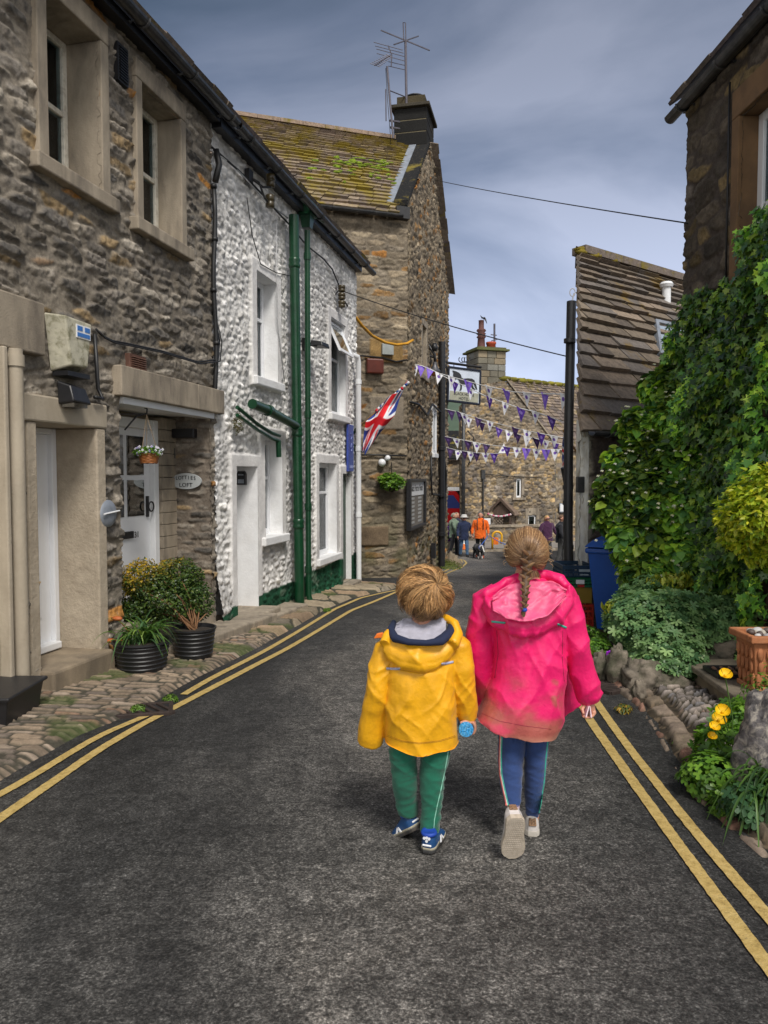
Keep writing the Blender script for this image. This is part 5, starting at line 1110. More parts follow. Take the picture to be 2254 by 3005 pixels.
for i in range(7):
    for k in (0, 1): a = s0+.35+k*.95; MB().wbox(WD2, a, a+.45, .08, .084, z0+.13+i*.09, z0+.18+i*.09).build('menu_sheet', M.setdefault('paper', mat('paper', (.42, .42, .40), .8)), t)
# street lamp on a swan-neck bracket
lp = P(1276, 1090, 19.3); t = thing('street_lamp', 'street lamp with dark conical shade and amber bowl on a wall bracket', 'street lamp', lp)
w0 = WD2(3.25, .04, P(1245, 1012, 19.5).z); m = MB().tube([P(1244, 1008, 19.4), P(1256, 1010, 19.3), P(1275, 1040, 19.3), P(1277, 1065, 19.3)], .035, 8); m.tube([P(1244, 1008, 19.4), P(1252, 1040, 19.4), P(1272, 1048, 19.3)], .03, 8); m.tube([P(1210, 1062, 18.9), P(1265, 1062, 19.3)], .022, 6); m.lathe(P(1275, 1030, 19.3), [(.07, 0), (.09, .1), (.05, .2)], 8); m.build('bracket', M['black_metal'], t, smooth=True)
MB().lathe(lp+Vector((0, 0, -.02)), [(.145, 0), (.15, .03), (.09, .10), (.05, .20), (.045, .26)], 18).build('shade', mat('grey_metal', (.10, .10, .11), .45, metal=.4), t, smooth=True, auto=True)
MB().lathe(lp+Vector((0, 0, -.13)), [(.001, 0), (.06, .01), (.10, .05), (.125, .11)], 18).build('bowl', mat('amber_glass', (.30, .11, .03), .25, var=.1), t, smooth=True)

# ---- hanging inn sign of the hotel
Ys = 22.6; t = thing('inn_sign', 'hanging BLACK HORSE HOTEL inn sign with a black horse on a pale board', 'inn sign', P(1362, 1130, Ys))
def sg(x, y, o=0): return P(x, y, Ys+(x-1362)*.006-o)
qq = [(1317, 1077), (1410, 1089), (1407, 1187), (1314, 1176)]
fr = MB()
for (a, b) in zip(qq, qq[1:]+qq[:1]): fr.tube([sg(*a), sg(*b)], .035, 6)
fr.build('frame', mat('navy_frame', (.012, .016, .03), .4), t)
inn = [sg(1319, 1079), sg(1408, 1091), sg(1405, 1185), sg(1316, 1174)]; MB().prism([inn[0], inn[1], inn[2], inn[3]], (0, .04, 0)).build('board', mat('sky_board', (.60, .66, .76), .5, var=.12, vscale=2), t)
lb = [sg(1321, 1146, .02), sg(1405, 1155, .02), sg(1403, 1182, .02), sg(1319, 1172, .02)]; MB().prism(lb, (0, .02, 0)).build('name_panel', mat('putty_panel', (.36, .36, .28), .5), t)
ux = (sg(1405, 1155)-sg(1321, 1146)).normalized(); uz = (sg(1319, 1079)-sg(1316, 1174)).normalized()
text_mesh('BLACK HORSE', .125, sg(1362, 1161, .03), ux, uz, M['ink'], t, 'lettering', .004, sx=.93); text_mesh('HOTEL', .125, sg(1361, 1174, .03), ux, uz, M['ink'], t, 'lettering', .004, sx=.95)
hr = [(1328, 1087), (1331, 1092), (1330, 1103), (1335, 1108), (1337, 1114), (1341, 1110), (1346, 1113), (1350, 1122), (1352, 1131), (1351, 1142), (1348, 1145), (1354, 1145), (1356, 1140), (1356, 1128), (1362, 1127), (1374, 1128), (1379, 1124), (1383, 1132), (1387, 1142), (1391, 1144), (1396, 1143), (1391, 1138), (1388, 1130), (1389, 1122), (1393, 1131), (1398, 1141), (1401, 1143), (1398, 1130), (1392, 1115), (1385, 1111), (1372, 1110), (1360, 1111), (1355, 1108), (1353, 1100), (1348, 1094), (1340, 1090), (1333, 1088)]
MB().prism([sg(x, y, .03) for x, y in hr], (0, .02, 0)).build('horse_silhouette', M['ink'], t)
m = MB().tube([P(1304, 1060, 22.4), P(1310, 1064, 22.4), sg(1412, 1078)], .04, 6); m.tube([P(1306, 1085, 22.4), P(1306, 1055, 22.4)], .06, 6)
for x in (1332, 1396): m.tube([sg(x, 1067+(x-1310)*.12), sg(x, 1079+(x-1317)*.13)], .012, 5)
for cx_, rr in ((1355, .09), (1363, .085), (1371, .09)): m.tube([sg(cx_, 1060)+Vector((rr*math.sin(a), 0, -rr*math.cos(a)+.05)) for a in np.linspace(-2.4, 2.4, 10)], .014, 5)
m.build('bracket', M['black_metal'], t)

# ---- bunting across the street
PUR, LIL, DKP, WHT = (.085, .028, .32), (.24, .13, .72), (.04, .013, .09), (.84, .85, .9)
M['bunt'] = mat('pennant_cloth', (.5, .5, .5), .6, attr=True, var=.05)
def pennant(p, tdir, size, col, parent, swing, Ydir, flip=1):
    tdir = Vector((tdir.x, tdir.y*.25, tdir.z)).normalized(); dn = (Vector((0, 0, -1))*flip+Ydir*swing).normalized(); w_, h_ = size*.78, size*1.12
    w_ *= 1.12; q = [p-tdir*w_/2, p+tdir*w_/2, p+dn*h_]; nn = (q[1]-q[0]).cross(q[2]-q[0]).normalized()*.003
    m = MB(); m.add([v+nn for v in q]+[v-nn for v in q], [(0, 1, 2), (5, 4, 3), (0, 3, 4, 1), (1, 4, 5, 2), (2, 5, 3, 0)], col)
    ec = (.16, .08, .42) if col == WHT else (.32, .22, .68) if col != DKP else (.10, .05, .2)
    for s in (-1, 1):
        c = p+dn*h_*.30+nn*1.5*s; V = [c+(tdir*math.cos(a)+dn*math.sin(a))*size*.15 for a in np.linspace(0, 2*math.pi, 13)[:-1]]; m.add(V if s < 0 else V[::-1], [tuple(range(12))], ec)
    return m.build('pennant', M['bunt'], parent)
def bunting(label, pts, flags, size=.27, seed=0):
    """pts: (x, y, Y) along the string; flags: (x pixel, colour)"""
    rs = np.random.RandomState(seed); W3 = [P(*p) for p in pts]; t = thing('bunting', label, 'bunting', W3[0], group='strings of purple and white bunting')
    cable(W3, .012, M['white_paint'], 'string', t, seg=4)
    xs = [p[0] for p in pts]
    for x, c in flags:
        y, Y = np.interp(x, xs, [p[1] for p in pts]), np.interp(x, xs, [p[2] for p in pts]); k = min(max(np.searchsorted(xs, x)-1, 0), len(xs)-2)
        flip = 1
        if isinstance(c, tuple) and len(c) == 2: c, flip = c
        pennant(P(x, y, Y), W3[k+1]-W3[k], size*rs.uniform(.92, 1.08), c, t, rs.uniform(-.35, .35), Vector((.6, .5, 0)), flip)
bunting('topmost bunting string, from the street lamp past the inn sign to the black pipe', [(1203, 1066, 17.2), (1240, 1074, 17.2), (1290, 1096, 17), (1417, 1131, 15.5), (1507, 1150, 14), (1570, 1155, 13), (1662, 1157, 11.5)],
        [(1216, WHT), (1237, LIL), (1289, WHT), (1325, WHT), (1374, LIL), (1434, WHT), (1486, LIL), (1545, WHT), (1599, LIL), (1655, WHT)], .25, 1)
bunting('second bunting string, sloping from the inn sign down across the far skylight', [(1262, 1082, 18), (1298, 1102, 18), (1327, 1117, 17.6), (1374, 1137, 17), (1424, 1162, 16.4), (1486, 1184, 15.4), (1529, 1199, 15), (1573, 1209, 14.4), (1620, 1226, 14), (1663, 1242, 13.5)],
        [(1262, LIL), (1335, PUR), (1382, WHT), (1436, PUR), (1483, WHT), (1529, PUR), (1571, WHT), (1618, PUR)], .24, 2)
bunting('third bunting string of dark purple and white pennants, starting below the inn sign', [(1306, 1200, 20.5), (1345, 1209, 20.5), (1405, 1228, 20), (1480, 1248, 19), (1550, 1265, 18), (1655, 1285, 16.5)],
        [(1324, DKP), (1349, DKP), (1362, WHT), (1404, DKP), (1438, WHT), (1512, DKP), (1547, WHT), (1588, PUR), (1626, WHT)], .26, 3)
bunting('fourth bunting string, hanging just under the third across the far gable', [(1352, 1216, 22), (1376, 1226, 22), (1465, 1257, 21), (1540, 1280, 20), (1650, 1304, 18.5)],
        [(1375, WHT), (1413, DKP), (1465, PUR), (1494, WHT), (1520, DKP), (1547, WHT), (1573, (DKP, 1)), (1601, WHT), (1630, PUR)], .25, 4)
bunting('fifth bunting string, nearly level, ending at the right-hand flag', [(1306, 1281, 19.5), (1340, 1288, 19.5), (1430, 1305, 19), (1500, 1313, 18.4), (1590, 1319, 17.5), (1652, 1319, 17)],
        [(1314, DKP), (1339, WHT), (1373, (DKP, 1)), (1399, WHT), (1428, DKP), (1487, PUR), (1518, WHT), (1545, LIL), (1575, WHT), (1602, LIL), (1630, WHT)], .24, 5)
bunting('lowest bunting string, curving up at its right end below the others', [(1309, 1313, 21.5), (1345, 1322, 21.5), (1400, 1329, 21), (1455, 1331, 20.6), (1529, 1327, 20)],
        [(1322, DKP), (1346, WHT), (1364, DKP), (1382, WHT), (1398, DKP), (1424, WHT), (1450, PUR), (1474, (WHT, -1))], .25, 6)
bunting('short red, white and blue bunting string across the distant shop window', [(1304, 1460, 43), (1322, 1462, 43), (1350, 1458, 43)], [(1311, (.012, .05, .3)), (1324, WHT), (1335, (.5, .015, .02)), (1345, (.012, .05, .3))], .5, 7)

# ---- aerials on the black chimney
t = thing('tv_aerial', 'tall mast aerial with crossed rods standing on the black chimney', 'aerial', P(1192, 300, 19.1)); Ya = 19.1
m = MB().tube([P(1193, 308, Ya), P(1190, 120, Ya)], .032, 8); m.build('mast', M['alu'], t)
m = MB(); c = P(1190, 119, Ya)
m.tube([P(1118, 89, Ya+.2), P(1261, 148, Ya-.2)], .016, 6).tube([P(1156, 131, Ya-.3), P(1228, 106, Ya+.3)], .016, 6).tube([P(1185, 117, Ya), P(1183, 66, Ya), P(1190, 67, Ya), P(1191, 117, Ya)], .014, 6); m.build('rods', M['alu'], t)
t = thing('tv_aerial', 'comb-shaped television aerial on the thinner leaning mast left of the chimney', 'aerial', P(1150, 390, 18.7)); Yb = 18.7
m = MB().tube([P(1154, 406, Yb), P(1136, 195, Yb)], .026, 8); m.tube([P(1133, 355, Yb), P(1132, 262, Yb)], .015, 6); m.tube([P(1144, 266, Yb), P(1187, 283, Ya)], .015, 6); m.tube([P(1145, 354, Yb), P(1172, 358, Yb+.2)], .03, 6); m.tube([P(1146, 374, Yb), P(1172, 378, Yb+.2)], .03, 6); m.build('mast', M['alu'], t)
m = MB(); m.tube([P(1139, 134, Yb), P(1150, 162, Yb), P(1148, 196, Yb)], .014, 6); m.tube([P(1146, 162, Yb+.1), P(1100, 192, Yb-.6)], .016, 6)
for i, (x, y, x2, y2) in enumerate(((1097, 124, 1181, 147), (1101, 135, 1184, 156), (1105, 144, 1187, 166), (1106, 157, 1188, 179), (1140, 181, 1188, 192), (1140, 194, 1188, 205))): m.tube([P(x, y, Yb+.1), P(x2, y2, Yb-.1)], .009, 5)
for i in range(9): x = 1143-i*5.2; y = 164+i*3.4; m.tube([P(x-10-i*.6, y-5, Yb-i*.06), P(x+9+i*.6, y+5, Yb-i*.06)], .009, 5)
m.build('elements', M['alu'], t)
cable([P(1132, 200, 18.7), P(1138, 300, 18.7), P(1146, 400, 18.7), P(1146, 440, 18.9)], .008, 'cable', 'aerial_cable', t)
t = thing('tv_aerial', 'small thin aerial on the far squat chimney beside its red pot', 'aerial', P(1452, 1020, 37)); MB().tube([P(1451, 1040, 37), P(1451, 950, 37)], .05, 6).tube([P(1440, 982, 37), P(1458, 984, 37)], .03, 4).tube([P(1442, 1000, 37), P(1460, 996, 37)], .03, 4).build('mast', M['alu'], t)
m = MB(); c = P(1421, 934, 30); m.blob(c, (.05, .12, .05), 1, 8, 6, .1); m.prism([c, c+Vector((-.16, 0, .12)), c+Vector((-.08, .05, .0))], (0, .05, 0)); m.prism([c, c+Vector((.12, 0, -.22)), c+Vector((.08, .04, 0))], (0, .05, 0)); tag(m.build('bird', M['gutter_black'], None, smooth=True), 'tiny dark bird gliding in the sky above the far chimney', 'bird')

# ================================================================== street things
def oval_pot(c, r, h, label, nm):
    pass
M['tub'] = mat('black_rubber_tub', (.018, .018, .020), .45, var=.2, vscale=8, bump=.1)
def tub(c, r, h, parent):
    m = MB(); pr = [(r*.80, 0), (r*.82, .01)]
    for i in range(1, 7): z = h*i/7; rr = r*(.82+.16*z/h); pr += [(rr, z-.008), (rr+.006, z), (rr, z+.008)]
    pr += [(r, h-.02), (r*1.03, h-.015), (r*1.03, h), (r*.96, h), (r*.92, h*.86), (.001, h*.86)]
    m.lathe(c, pr, 32); o = m.build('pot', M['tub'], parent, smooth=True, auto=True)
    MB().lathe(c+Vector((0, 0, h*.87)), [(r*.93, 0), (.001, .02)], 20).build('compost', M['soil'], parent); return o
TUB1 = G(402, 1978, .05); TUB2 = G(556, 1938, .05)
POT1 = thing('potted_plant', 'black tub of arching strap leaves on the cobbles, nearer of the two tubs', 'potted plant', TUB1); TUB1 = Vector(TUB1)+Vector((-.01, .16, 0)); tub(TUB1, .235, .25, POT1)
POT2 = thing('potted_shrub', 'bushy green and gold-tipped shrub in a black tub beside the porch', 'potted shrub', TUB2); TUB2 = Vector(TUB2)+Vector((0, .16, 0)); tub(TUB2, .20, .27, POT2)
# dark trough corner at the left edge of the frame
q = G(35, 2140, .02); t = thing('planter_trough', 'corner of a black plastic trough cut off by the left edge of the photo', 'trough', q); m = MB(); c = q+Vector((-.22, .18, 0)); m.hexa([c+Vector((a*.20, b*.22, 0)) for a, b in ((-1, -1), (1, -1), (1, 1), (-1, 1))]+[c+Vector((a*.23, b*.25, .2)) for a, b in ((-1, -1), (1, -1), (1, 1), (-1, 1))]); m.box(c+Vector((0, 0, .21)), (.50, .54, .025)); m.build('tub', M['tub'], t, bevel=.01)
# gully grates
def grate(c, L, W_, rz, label, n=7):
    t = thing('drain_grate', label, 'drain grate', c); m = MB(); ux = Vector((math.cos(rz), math.sin(rz), 0)); uy = Vector((-ux.y, ux.x, 0))
    sl = Vector((0, 0, 0))
    def bx(a, b, lx, ly, z=.0, h=.03, r_=0): p = c+ux*a+uy*b; m.box((p.x, p.y, float(gz(p.y))+z+.012), (lx, ly, h), rz=rz+r_)
    bx(0, W_/2, L, .03); bx(0, -W_/2, L, .03); bx(L/2, 0, .03, W_, .001); bx(-L/2, 0, .03, W_, .001)
    for i in range(n): bx(-L/2+L*(i+.5)/n, 0, .022, W_*.96, .002, .028, .5)
    m.build('grid', mat('rusty_iron', (.05, .035, .03), .7, metal=.3, var=.3, vscale=15), t, bevel=.004); p = c; MB().box((p.x, p.y, float(gz(p.y))-.0), (L, W_, .02), rz=rz).build('sump', M['dark'], t)
grate(G(395, 2078, .03), .48, .26, .25, 'rusty drain grate in the cobbles beside the left yellow lines'); grate(G(1800, 2012, .02), .36, .24, .6, 'rusty drain grate beside the pink jacket at the right kerb', 6)

# blue wheelie bin
t = thing('wheelie_bin', 'blue wheelie bin behind the hydrangea against the low cottage', 'bin', (2.8, 8.5, float(gz(8.5))))
M['bin_blue'] = mat('blue_bin_plastic', (.008, .085, .42), .38, var=.12, vscale=4, bump=.05)
bc = P(1800, 1600, 8.35); bz = float(gz(8.4)); ang = R(-28); ux = Vector((math.cos(ang), math.sin(ang), 0)); uy = Vector((-ux.y, ux.x, 0)); bc = Vector((2.68, 8.40, bz))
def bq(a, b, z): return bc+ux*a+uy*b+Vector((0, 0, z))
m = MB().hexa([bq(-.19, -.24, .06), bq(.19, -.24, .06), bq(.19, .20, .06), bq(-.19, .20, .06), bq(-.28, -.36, .98), bq(.28, -.36, .98), bq(.28, .33, .98), bq(-.28, .33, .98)]); m.hexa([bq(-.30, -.39, .93), bq(.30, -.39, .93), bq(.30, .36, .93), bq(-.30, .36, .93), bq(-.30, -.39, .99), bq(.30, -.39, .99), bq(.30, .36, .99), bq(-.30, .36, .99)]); m.build('body', M['bin_blue'], t, bevel=.02)
m = MB().hexa([bq(-.31, -.40, 1.0), bq(.31, -.40, 1.0), bq(.31, .38, 1.0), bq(-.31, .38, 1.0), bq(-.24, -.30, 1.07), bq(.24, -.30, 1.07), bq(.24, .34, 1.09), bq(-.24, .34, 1.09)]); m.box(bq(0, -.41, 1.01), (.2, .05, .03), rz=ang); lid = m.build('lid', M['bin_blue'], t, bevel=.02); MB().tube([bq(-.24, .42, 1.03), bq(.24, .42, 1.03)], .018, 8).build('handle', M['bin_blue'], t)
for s in (-1, 1): MB().tube([bq(s*.24-.025, .22, .1), bq(s*.24+.025, .22, .1)], .1, 18).build('wheel', M['tub'], t)
# stack of crates in front of the black pipe
cc = [('open slatted dark blue crate, topmost of the stack by the black pipe', (.010, .035, .075)), ('green slatted crate with a white label, under the blue crate', (.008, .13, .05)), ('ochre cardboard box under the green crate', (.28, .18, .02)), ('red slatted crate, lowest of the stack behind the pink jacket', (.50, .03, .012)), ]
zs = [(1655, 1690), (1688, 1718), (1718, 1765), (1768, 1850)]
cx_ = P(1685, 1700, 8.9).x
for i, ((lab, c), (y0, y1)) in enumerate(zip(cc, zs)):
    zt, zb_ = P(1685, y0, 8.9).z, P(1685, y1, 8.9).z; zb_ = max(zb_, float(gz(8.9))+.005); Lx, Ly = .36, .5; cen = Vector((cx_+.01, 9.0+i*.0, 0)); t = thing('crate', lab, 'crate', (cen.x, cen.y, zb_), group='crates stacked by the black pipe')
    m = MB(); k = MB(); mt = mat('crate_plastic', c, .5, var=.12); hh = zt-zb_-.004
    if i == 2: m.box(cen+Vector((0, 0, zb_+hh/2)), (Lx-.02, Ly-.02, hh)); m.build('carton', mt, t, bevel=.006); continue
    for zz in ([0, hh-.02] if hh < .1 else [0, hh*.35, hh*.68, hh-.02]):
        for a, b, lx, ly in ((0, -Ly/2, Lx, .015), (0, Ly/2, Lx, .015), (-Lx/2, 0, .015, Ly), (Lx/2, 0, .015, Ly)): m.box(cen+Vector((a, b, zb_+zz+.012)), (lx, ly, .024))
    for a in np.linspace(-Lx/2, Lx/2, 7):
        for b in (-Ly/2, Ly/2): m.box(cen+Vector((a, b, zb_+hh/2)), (.014, .012, hh))
    for b in np.linspace(-Ly/2, Ly/2, 8):
        for a in (-Lx/2, Lx/2): m.box(cen+Vector((a, b, zb_+hh/2)), (.012, .014, hh))
    m.box(cen+Vector((0, 0, zb_+.008)), (Lx-.02, Ly-.02, .012)); m.build('slatted_sides', mt, t)
    if i == 1:
        MB().box(cen+Vector((.02, -Ly/2-.012, zb_+hh*.55)), (.10, .004, .05)).build('label', M['white_paint'], t); MB().box(cen+Vector((.03, -Ly/2-.012, zb_+hh*.15)), (.08, .004, .03)).build('sticker', mat('red_sticker', (.5, .02, .02), .5), t)
    if i == 0: MB().box(cen+Vector((.07, -Ly/2-.012, zb_+hh*.6)), (.13, .004, .03)).box(cen+Vector((.07, -Ly/2-.012, zb_+hh*.25)), (.10, .004, .012)).build('printed_panel', mat('pale_print', (.35, .42, .45), .5), t)

# ---- right-hand verge: edging, cobble panel, step, stones, planter
VE = poly_x([G(*p) for p in ((2254, 2560), (2200, 2500), (2100, 2410), (2010, 2330), (1960, 2240), (1905, 2130), (1855, 2065), (1775, 2005))]+[Vector((2.2, 8.8, 0)), Vector((2.4, 9.4, 0)), Vector((.9, 0, 0))])
ys = np.arange(1.0, 9.4, .016); xs = np.linspace(0, 1, 170); Y, T = np.meshgrid(ys, xs, indexing='ij'); X = VE(Y)+T*(3.75-VE(Y))
H, e, C = stones(X*.86+Y*.5, Y*.86-X*.5, 111, rh=(.045, .07), sl=(.08, .19), warp=.035, mortar=.005, depth=.026, pal=[(3, (.30, .265, .25)), (2, (.24, .215, .21)), (2, (.36, .31, .28)), (1, (.26, .19, .16)), (1, (.20, .195, .21))], mcol=(.045, .04, .025), rough=.003, rnd=.5)
inp = sstep(.24, .30, X-VE(Y)+.04*vn(X*9, Y*9, 0, 3))*sstep(3.5, 3.65, Y)*sstep(5.9, 5.7, Y)
edg = sstep(.0, .03, X-VE(Y))*sstep(.22, .19, X-VE(Y)); H3, e3, C3 = stones(Y, X-VE(Y)+.0, 113, rh=(.18, .24), sl=(.14, .30), warp=.03, mortar=.012, depth=.03, pal=[(1, (.28, .16, .12)), (2, (.25, .20, .16)), (1, (.2, .16, .12))], mcol=(.05, .045, .03), rnd=.35)
edg = edg*sstep(6.2, 5.8, Y)*(e3 > .1)
soil = .02*fbm(X*5, Y*5, 0, 9, 4); Hs = soil; Cs = np.array((.05, .04, .028))*(1+.8*fbm(X*15, Y*15, 0, 4, 4))[..., None]; deb = sstep(.25, .35, fbm(X*28, Y*28, 0, 14, 2))[..., None]; Cs = Cs*(1-deb)+np.array((.16, .12, .08))*deb
Z = gz(Y)-.02+.035*sstep(0, .1, X-VE(Y))+Hs*(1-inp)*(1-edg)+H*inp+H3*edg*.9+.02*inp
C = Cs*(1-inp[..., None])+C*inp[..., None]; C = C*(1-edg[..., None])+C3*edg[..., None]
i = np.arange(X.size).reshape(X.shape); F = np.stack([i[:-1, :-1], i[:-1, 1:], i[1:, 1:], i[1:, :-1]], -1).reshape(-1, 4)
tag(mesh('verge', np.stack([X, Y, Z], -1), F, stone_mat('verge_stone', .35, 60, .25, .01), None, True, C.reshape(-1, 3)), kind='structure')
t = thing('stone_step', 'worn sandstone slab step leading to the right-hand house', 'step', (2.9, 5.4, float(gz(5.4))))
zt_ = float(gz(5.4))+.19
MB().hexa([(2.42, 5.82, -.4), (2.36, 4.88, -.4), (3.6, 4.88, -.4), (3.6, 5.9, -.4), (2.44, 5.82, zt_-.05), (2.38, 4.88, zt_-.05), (3.6, 4.88, zt_-.05), (3.6, 5.9, zt_-.05)]).build('riser', M['sand_dark'], t, bevel=.02)
m = MB(); m.hexa([(2.38, 5.85, zt_-.048), (2.33, 4.86, zt_-.048), (3.6, 4.86, zt_-.048), (3.6, 5.92, zt_-.048), (2.38, 5.85, zt_), (2.33, 4.86, zt_), (3.6, 4.86, zt_), (3.6, 5.92, zt_)]); m.build('slab', mat('worn_slab', (.20, .165, .12), .9, var=.2, vscale=5, bump=.3, stain=(.07, .06, .045), stainamt=.7, sscale=5), t, bevel=.012)
m = MB().box((2.95, 5.92, zt_-.05), (1.2, .35, .3)); 
M['wallrock'] = mat('dark_wall_rock', (.15, .125, .095), .95, var=.4, vscale=8, bump=1.0, bscale=24, stain=(.04, .04, .03), stainamt=.9, sscale=6)
for k in range(4): m = MB().blob((2.45+k*.34, 6.02, zt_+.02), (.20, .16, .14), 30+k, 26, 18, .3, fq=1.4); tag(m.build('boulder', M['wallrock'], None, smooth=True), 'rough stone in the row behind the slab step, '+['leftmost', 'second from left', 'third from left', 'rightmost'][k]+' of four', 'stone', 'stones behind the step')
# terracotta square planter with pebbles
pc = Vector((2.62, 5.05, zt_)); t = thing('terracotta_planter', 'square terracotta planter filled with pebbles on the slab step', 'planter', pc)
def sq(r, z): return [pc+Vector((a*r, b*r, z)) for a, b in ((-1, -1), (1, -1), (1, 1), (-1, 1))]
MB().hexa(sq(.105, .03)+sq(.135, .34)).build('body', M['terracotta'], t, bevel=.012); m = MB().hexa(sq(.125, 0)+sq(.125, .035)); m.build('foot', M['terracotta'], t, bevel=.008)
m = MB(); 
for a, b, lx, ly in ((0, -.15, .34, .04), (0, .15, .34, .04), (-.15, 0, .04, .26), (.15, 0, .04, .26)): m.box(pc+Vector((a, b, .365)), (lx, ly, .05))
m.build('rim', M['terracotta'], t, bevel=.01)
m = MB(); rs = np.random.RandomState(3)
for k in range(4):
    for j in range(3):
        for sd in (0, 1): 
            a = -.09+k*.06+.01*(j % 2); z = .08+j*.09; rr = .105+.03*z/.34+.004
            p = pc+(Vector((a, -rr, z)) if sd == 0 else Vector((-rr, a, z))); m.blob(p, (.022, .012, .05) if sd == 0 else (.012, .022, .05), k*7+j, 7, 5, .2)
m.build('relief_decoration', M['terracotta'], t, smooth=True)
m = MB()
for k in range(16): c_ = [(.5, .45, .38), (.34, .33, .34), (.12, .09, .08), (.6, .6, .6)][k % 4]; m.blob(pc+Vector((rs.uniform(-.1, .1), rs.uniform(-.1, .1), .37+rs.uniform(0, .03))), (rs.uniform(.02, .045), rs.uniform(.02, .035), .02), k, 8, 6, .1, col=c_)
m.build('pebbles', mat('pebbles', (.5, .5, .5), .6, attr=True), t, smooth=True)
# boot-scraper mat
c_ = Vector((2.62, 5.38, zt_+.012)); t = thing('boot_scraper', 'black rubber and rusty bar scraper mat on the slab step', 'scraper mat', c_); m = MB()
for a, b, lx, ly in ((0, -.13, .42, .02), (0, .13, .42, .02), (-.21, 0, .02, .26), (.21, 0, .02, .26), (0, 0, .42, .012)): m.box(c_+Vector((a, b, .01)), (lx, ly, .028), rz=0)
m.build('frame', M['tub'], t); m = MB()
for i in range(7): m.tube([c_+Vector((-.18+i*.06, -.11, .01)), c_+Vector((-.15+i*.06, .11, .01))], .014, 6)
m.build('bars', mat('rust_brown', (.16, .085, .05), .8), t)
# edging boulders of the raised bed
M['rock'] = mat('rough_garden_rock', (.19, .16, .125), .95, var=.4, vscale=9, bump=1.0, bscale=26, stain=(.06, .06, .035), stainamt=.9, sscale=7)
BST = [(1748, 2010, .07, .24, 0), (1800, 2020, .085, .30, 0), (1845, 2030, .07, .22, 0), (1890, 2035, .11, .20, 1), (1868, 2062, .055, .13, 0), (1950, 2035, .13, .13, 1)]
for k, (x, y, r_, h_, fl) in enumerate(BST):
    g = G(x, y); m = MB().blob(g+Vector((.06, .12, h_*.38)), (r_*(1.6 if fl else 1), r_*.9, h_*.62), 60+k, 30, 22, .34, fq=1.5)
    tag(m.build('boulder', M['rock'], None, smooth=True), ['mossy upright edging stone nearest the pink sleeve', 'tall upright edging stone under the geranium mound', 'pointed edging stone between the tall one and the flat one', 'long low mossy rock at the corner of the geranium bed', 'small pale wedge-shaped rock beside the cobble panel', 'low rock half buried under the geranium leaves'][k], 'rock', 'rocks edging the raised bed')
g = G(2205, 2400); m = MB().blob(g+Vector((.16, .16, .20)), (.16, .17, .36), 80, 26, 20, .22, fq=1.3); tag(m.build('boulder', mat('lichen_rock', (.13, .12, .12), .95, var=.5, vscale=22, bump=.9, bscale=30, stain=(.42, .38, .32), stainamt=.9, sscale=26), None, smooth=True), 'large lichen-spotted grey rock at the right edge behind the yellow poppies', 'rock')
# ================================================================== VEGETATION: every leaf is a small folded face
def leafmat(name, rough=.42, trans=.25, spec=.4):
    m, nt, b = newmat(name); a = N(nt, 'ShaderNodeAttribute', attribute_name='Col'); c = a.outputs['Color']
    b.inputs['Roughness'].default_value = rough; b.inputs['Specular IOR Level'].default_value = spec; nt.links.new(c, b.inputs['Base Color'])
    t = N(nt, 'ShaderNodeBsdfTranslucent'); c2 = mixc(nt, 1, c, (1.5, 1.7, .6), 'MULTIPLY'); nt.links.new(c2, t.inputs[0])
    mx = N(nt, 'ShaderNodeMixShader'); mx.inputs[0].default_value = trans; nt.links.new(b.outputs[0], mx.inputs[1]); nt.links.new(t.outputs[0], mx.inputs[2]); nt.links.new(mx.outputs[0], nt.nodes['Material Output'].inputs[0]); return m
M['leaf'] = leafmat('leaves'); M['leaf_gloss'] = leafmat('glossy_ivy_leaves', .3, .12, .5)
def T_oval(w=.32, fold=.10, bend=-.12): return np.array([(0, 0, 0), (-w, .38, fold), (0, .42, 0), (w, .38, fold), (-w*.62, .75, fold*.7+bend*.5), (0, .78, bend*.5), (w*.62, .75, fold*.7+bend*.5), (0, 1, bend)]), [(0, 2, 1), (0, 3, 2), (1, 2, 5, 4), (2, 3, 6, 5), (4, 5, 7), (5, 6, 7)]
def T_round(): return np.array([(0, .02, 0), (-.32, .0, .05), (-.46, .35, .09), (-.28, .72, .05), (0, 1, -.1), (.28, .72, .05), (.46, .35, .09), (.32, .0, .05), (0, .45, 0)]), [(8, 0, 1), (8, 1, 2), (8, 2, 3), (8, 3, 4), (8, 4, 5), (8, 5, 6), (8, 6, 7), (8, 7, 0)]
def T_ivy(): return np.array([(0, .1, 0), (-.42, .02, .06), (-.28, .28, .03), (-.5, .52, .06), (-.2, .55, .02), (0, 1, -.08), (.2, .55, .02), (.5, .52, .06), (.28, .28, .03), (.42, .02, .06), (0, .42, 0)]), [(10, i, (i+1)) for i in range(0, 9)]+[(10, 9, 0)]
def T_palm(n=5):
    V = [(0, .0, 0)]; k = n*4
    for i in range(k+1):
        a = math.pi*(-.30+1.60*i/k)-0*math.pi/2; r = .62+.38*[0, .75, 1, .75][i % 4]-(.25 if i % 4 == 0 else 0); V.append((math.cos(a)*r*.56, .42+math.sin(a)*r*.56, .05*abs(math.cos(a))+.03*(i % 4 == 0)))
    V[0] = (0, .38, -.02); return np.array(V), [(0, i, i+1) for i in range(1, k+1)]
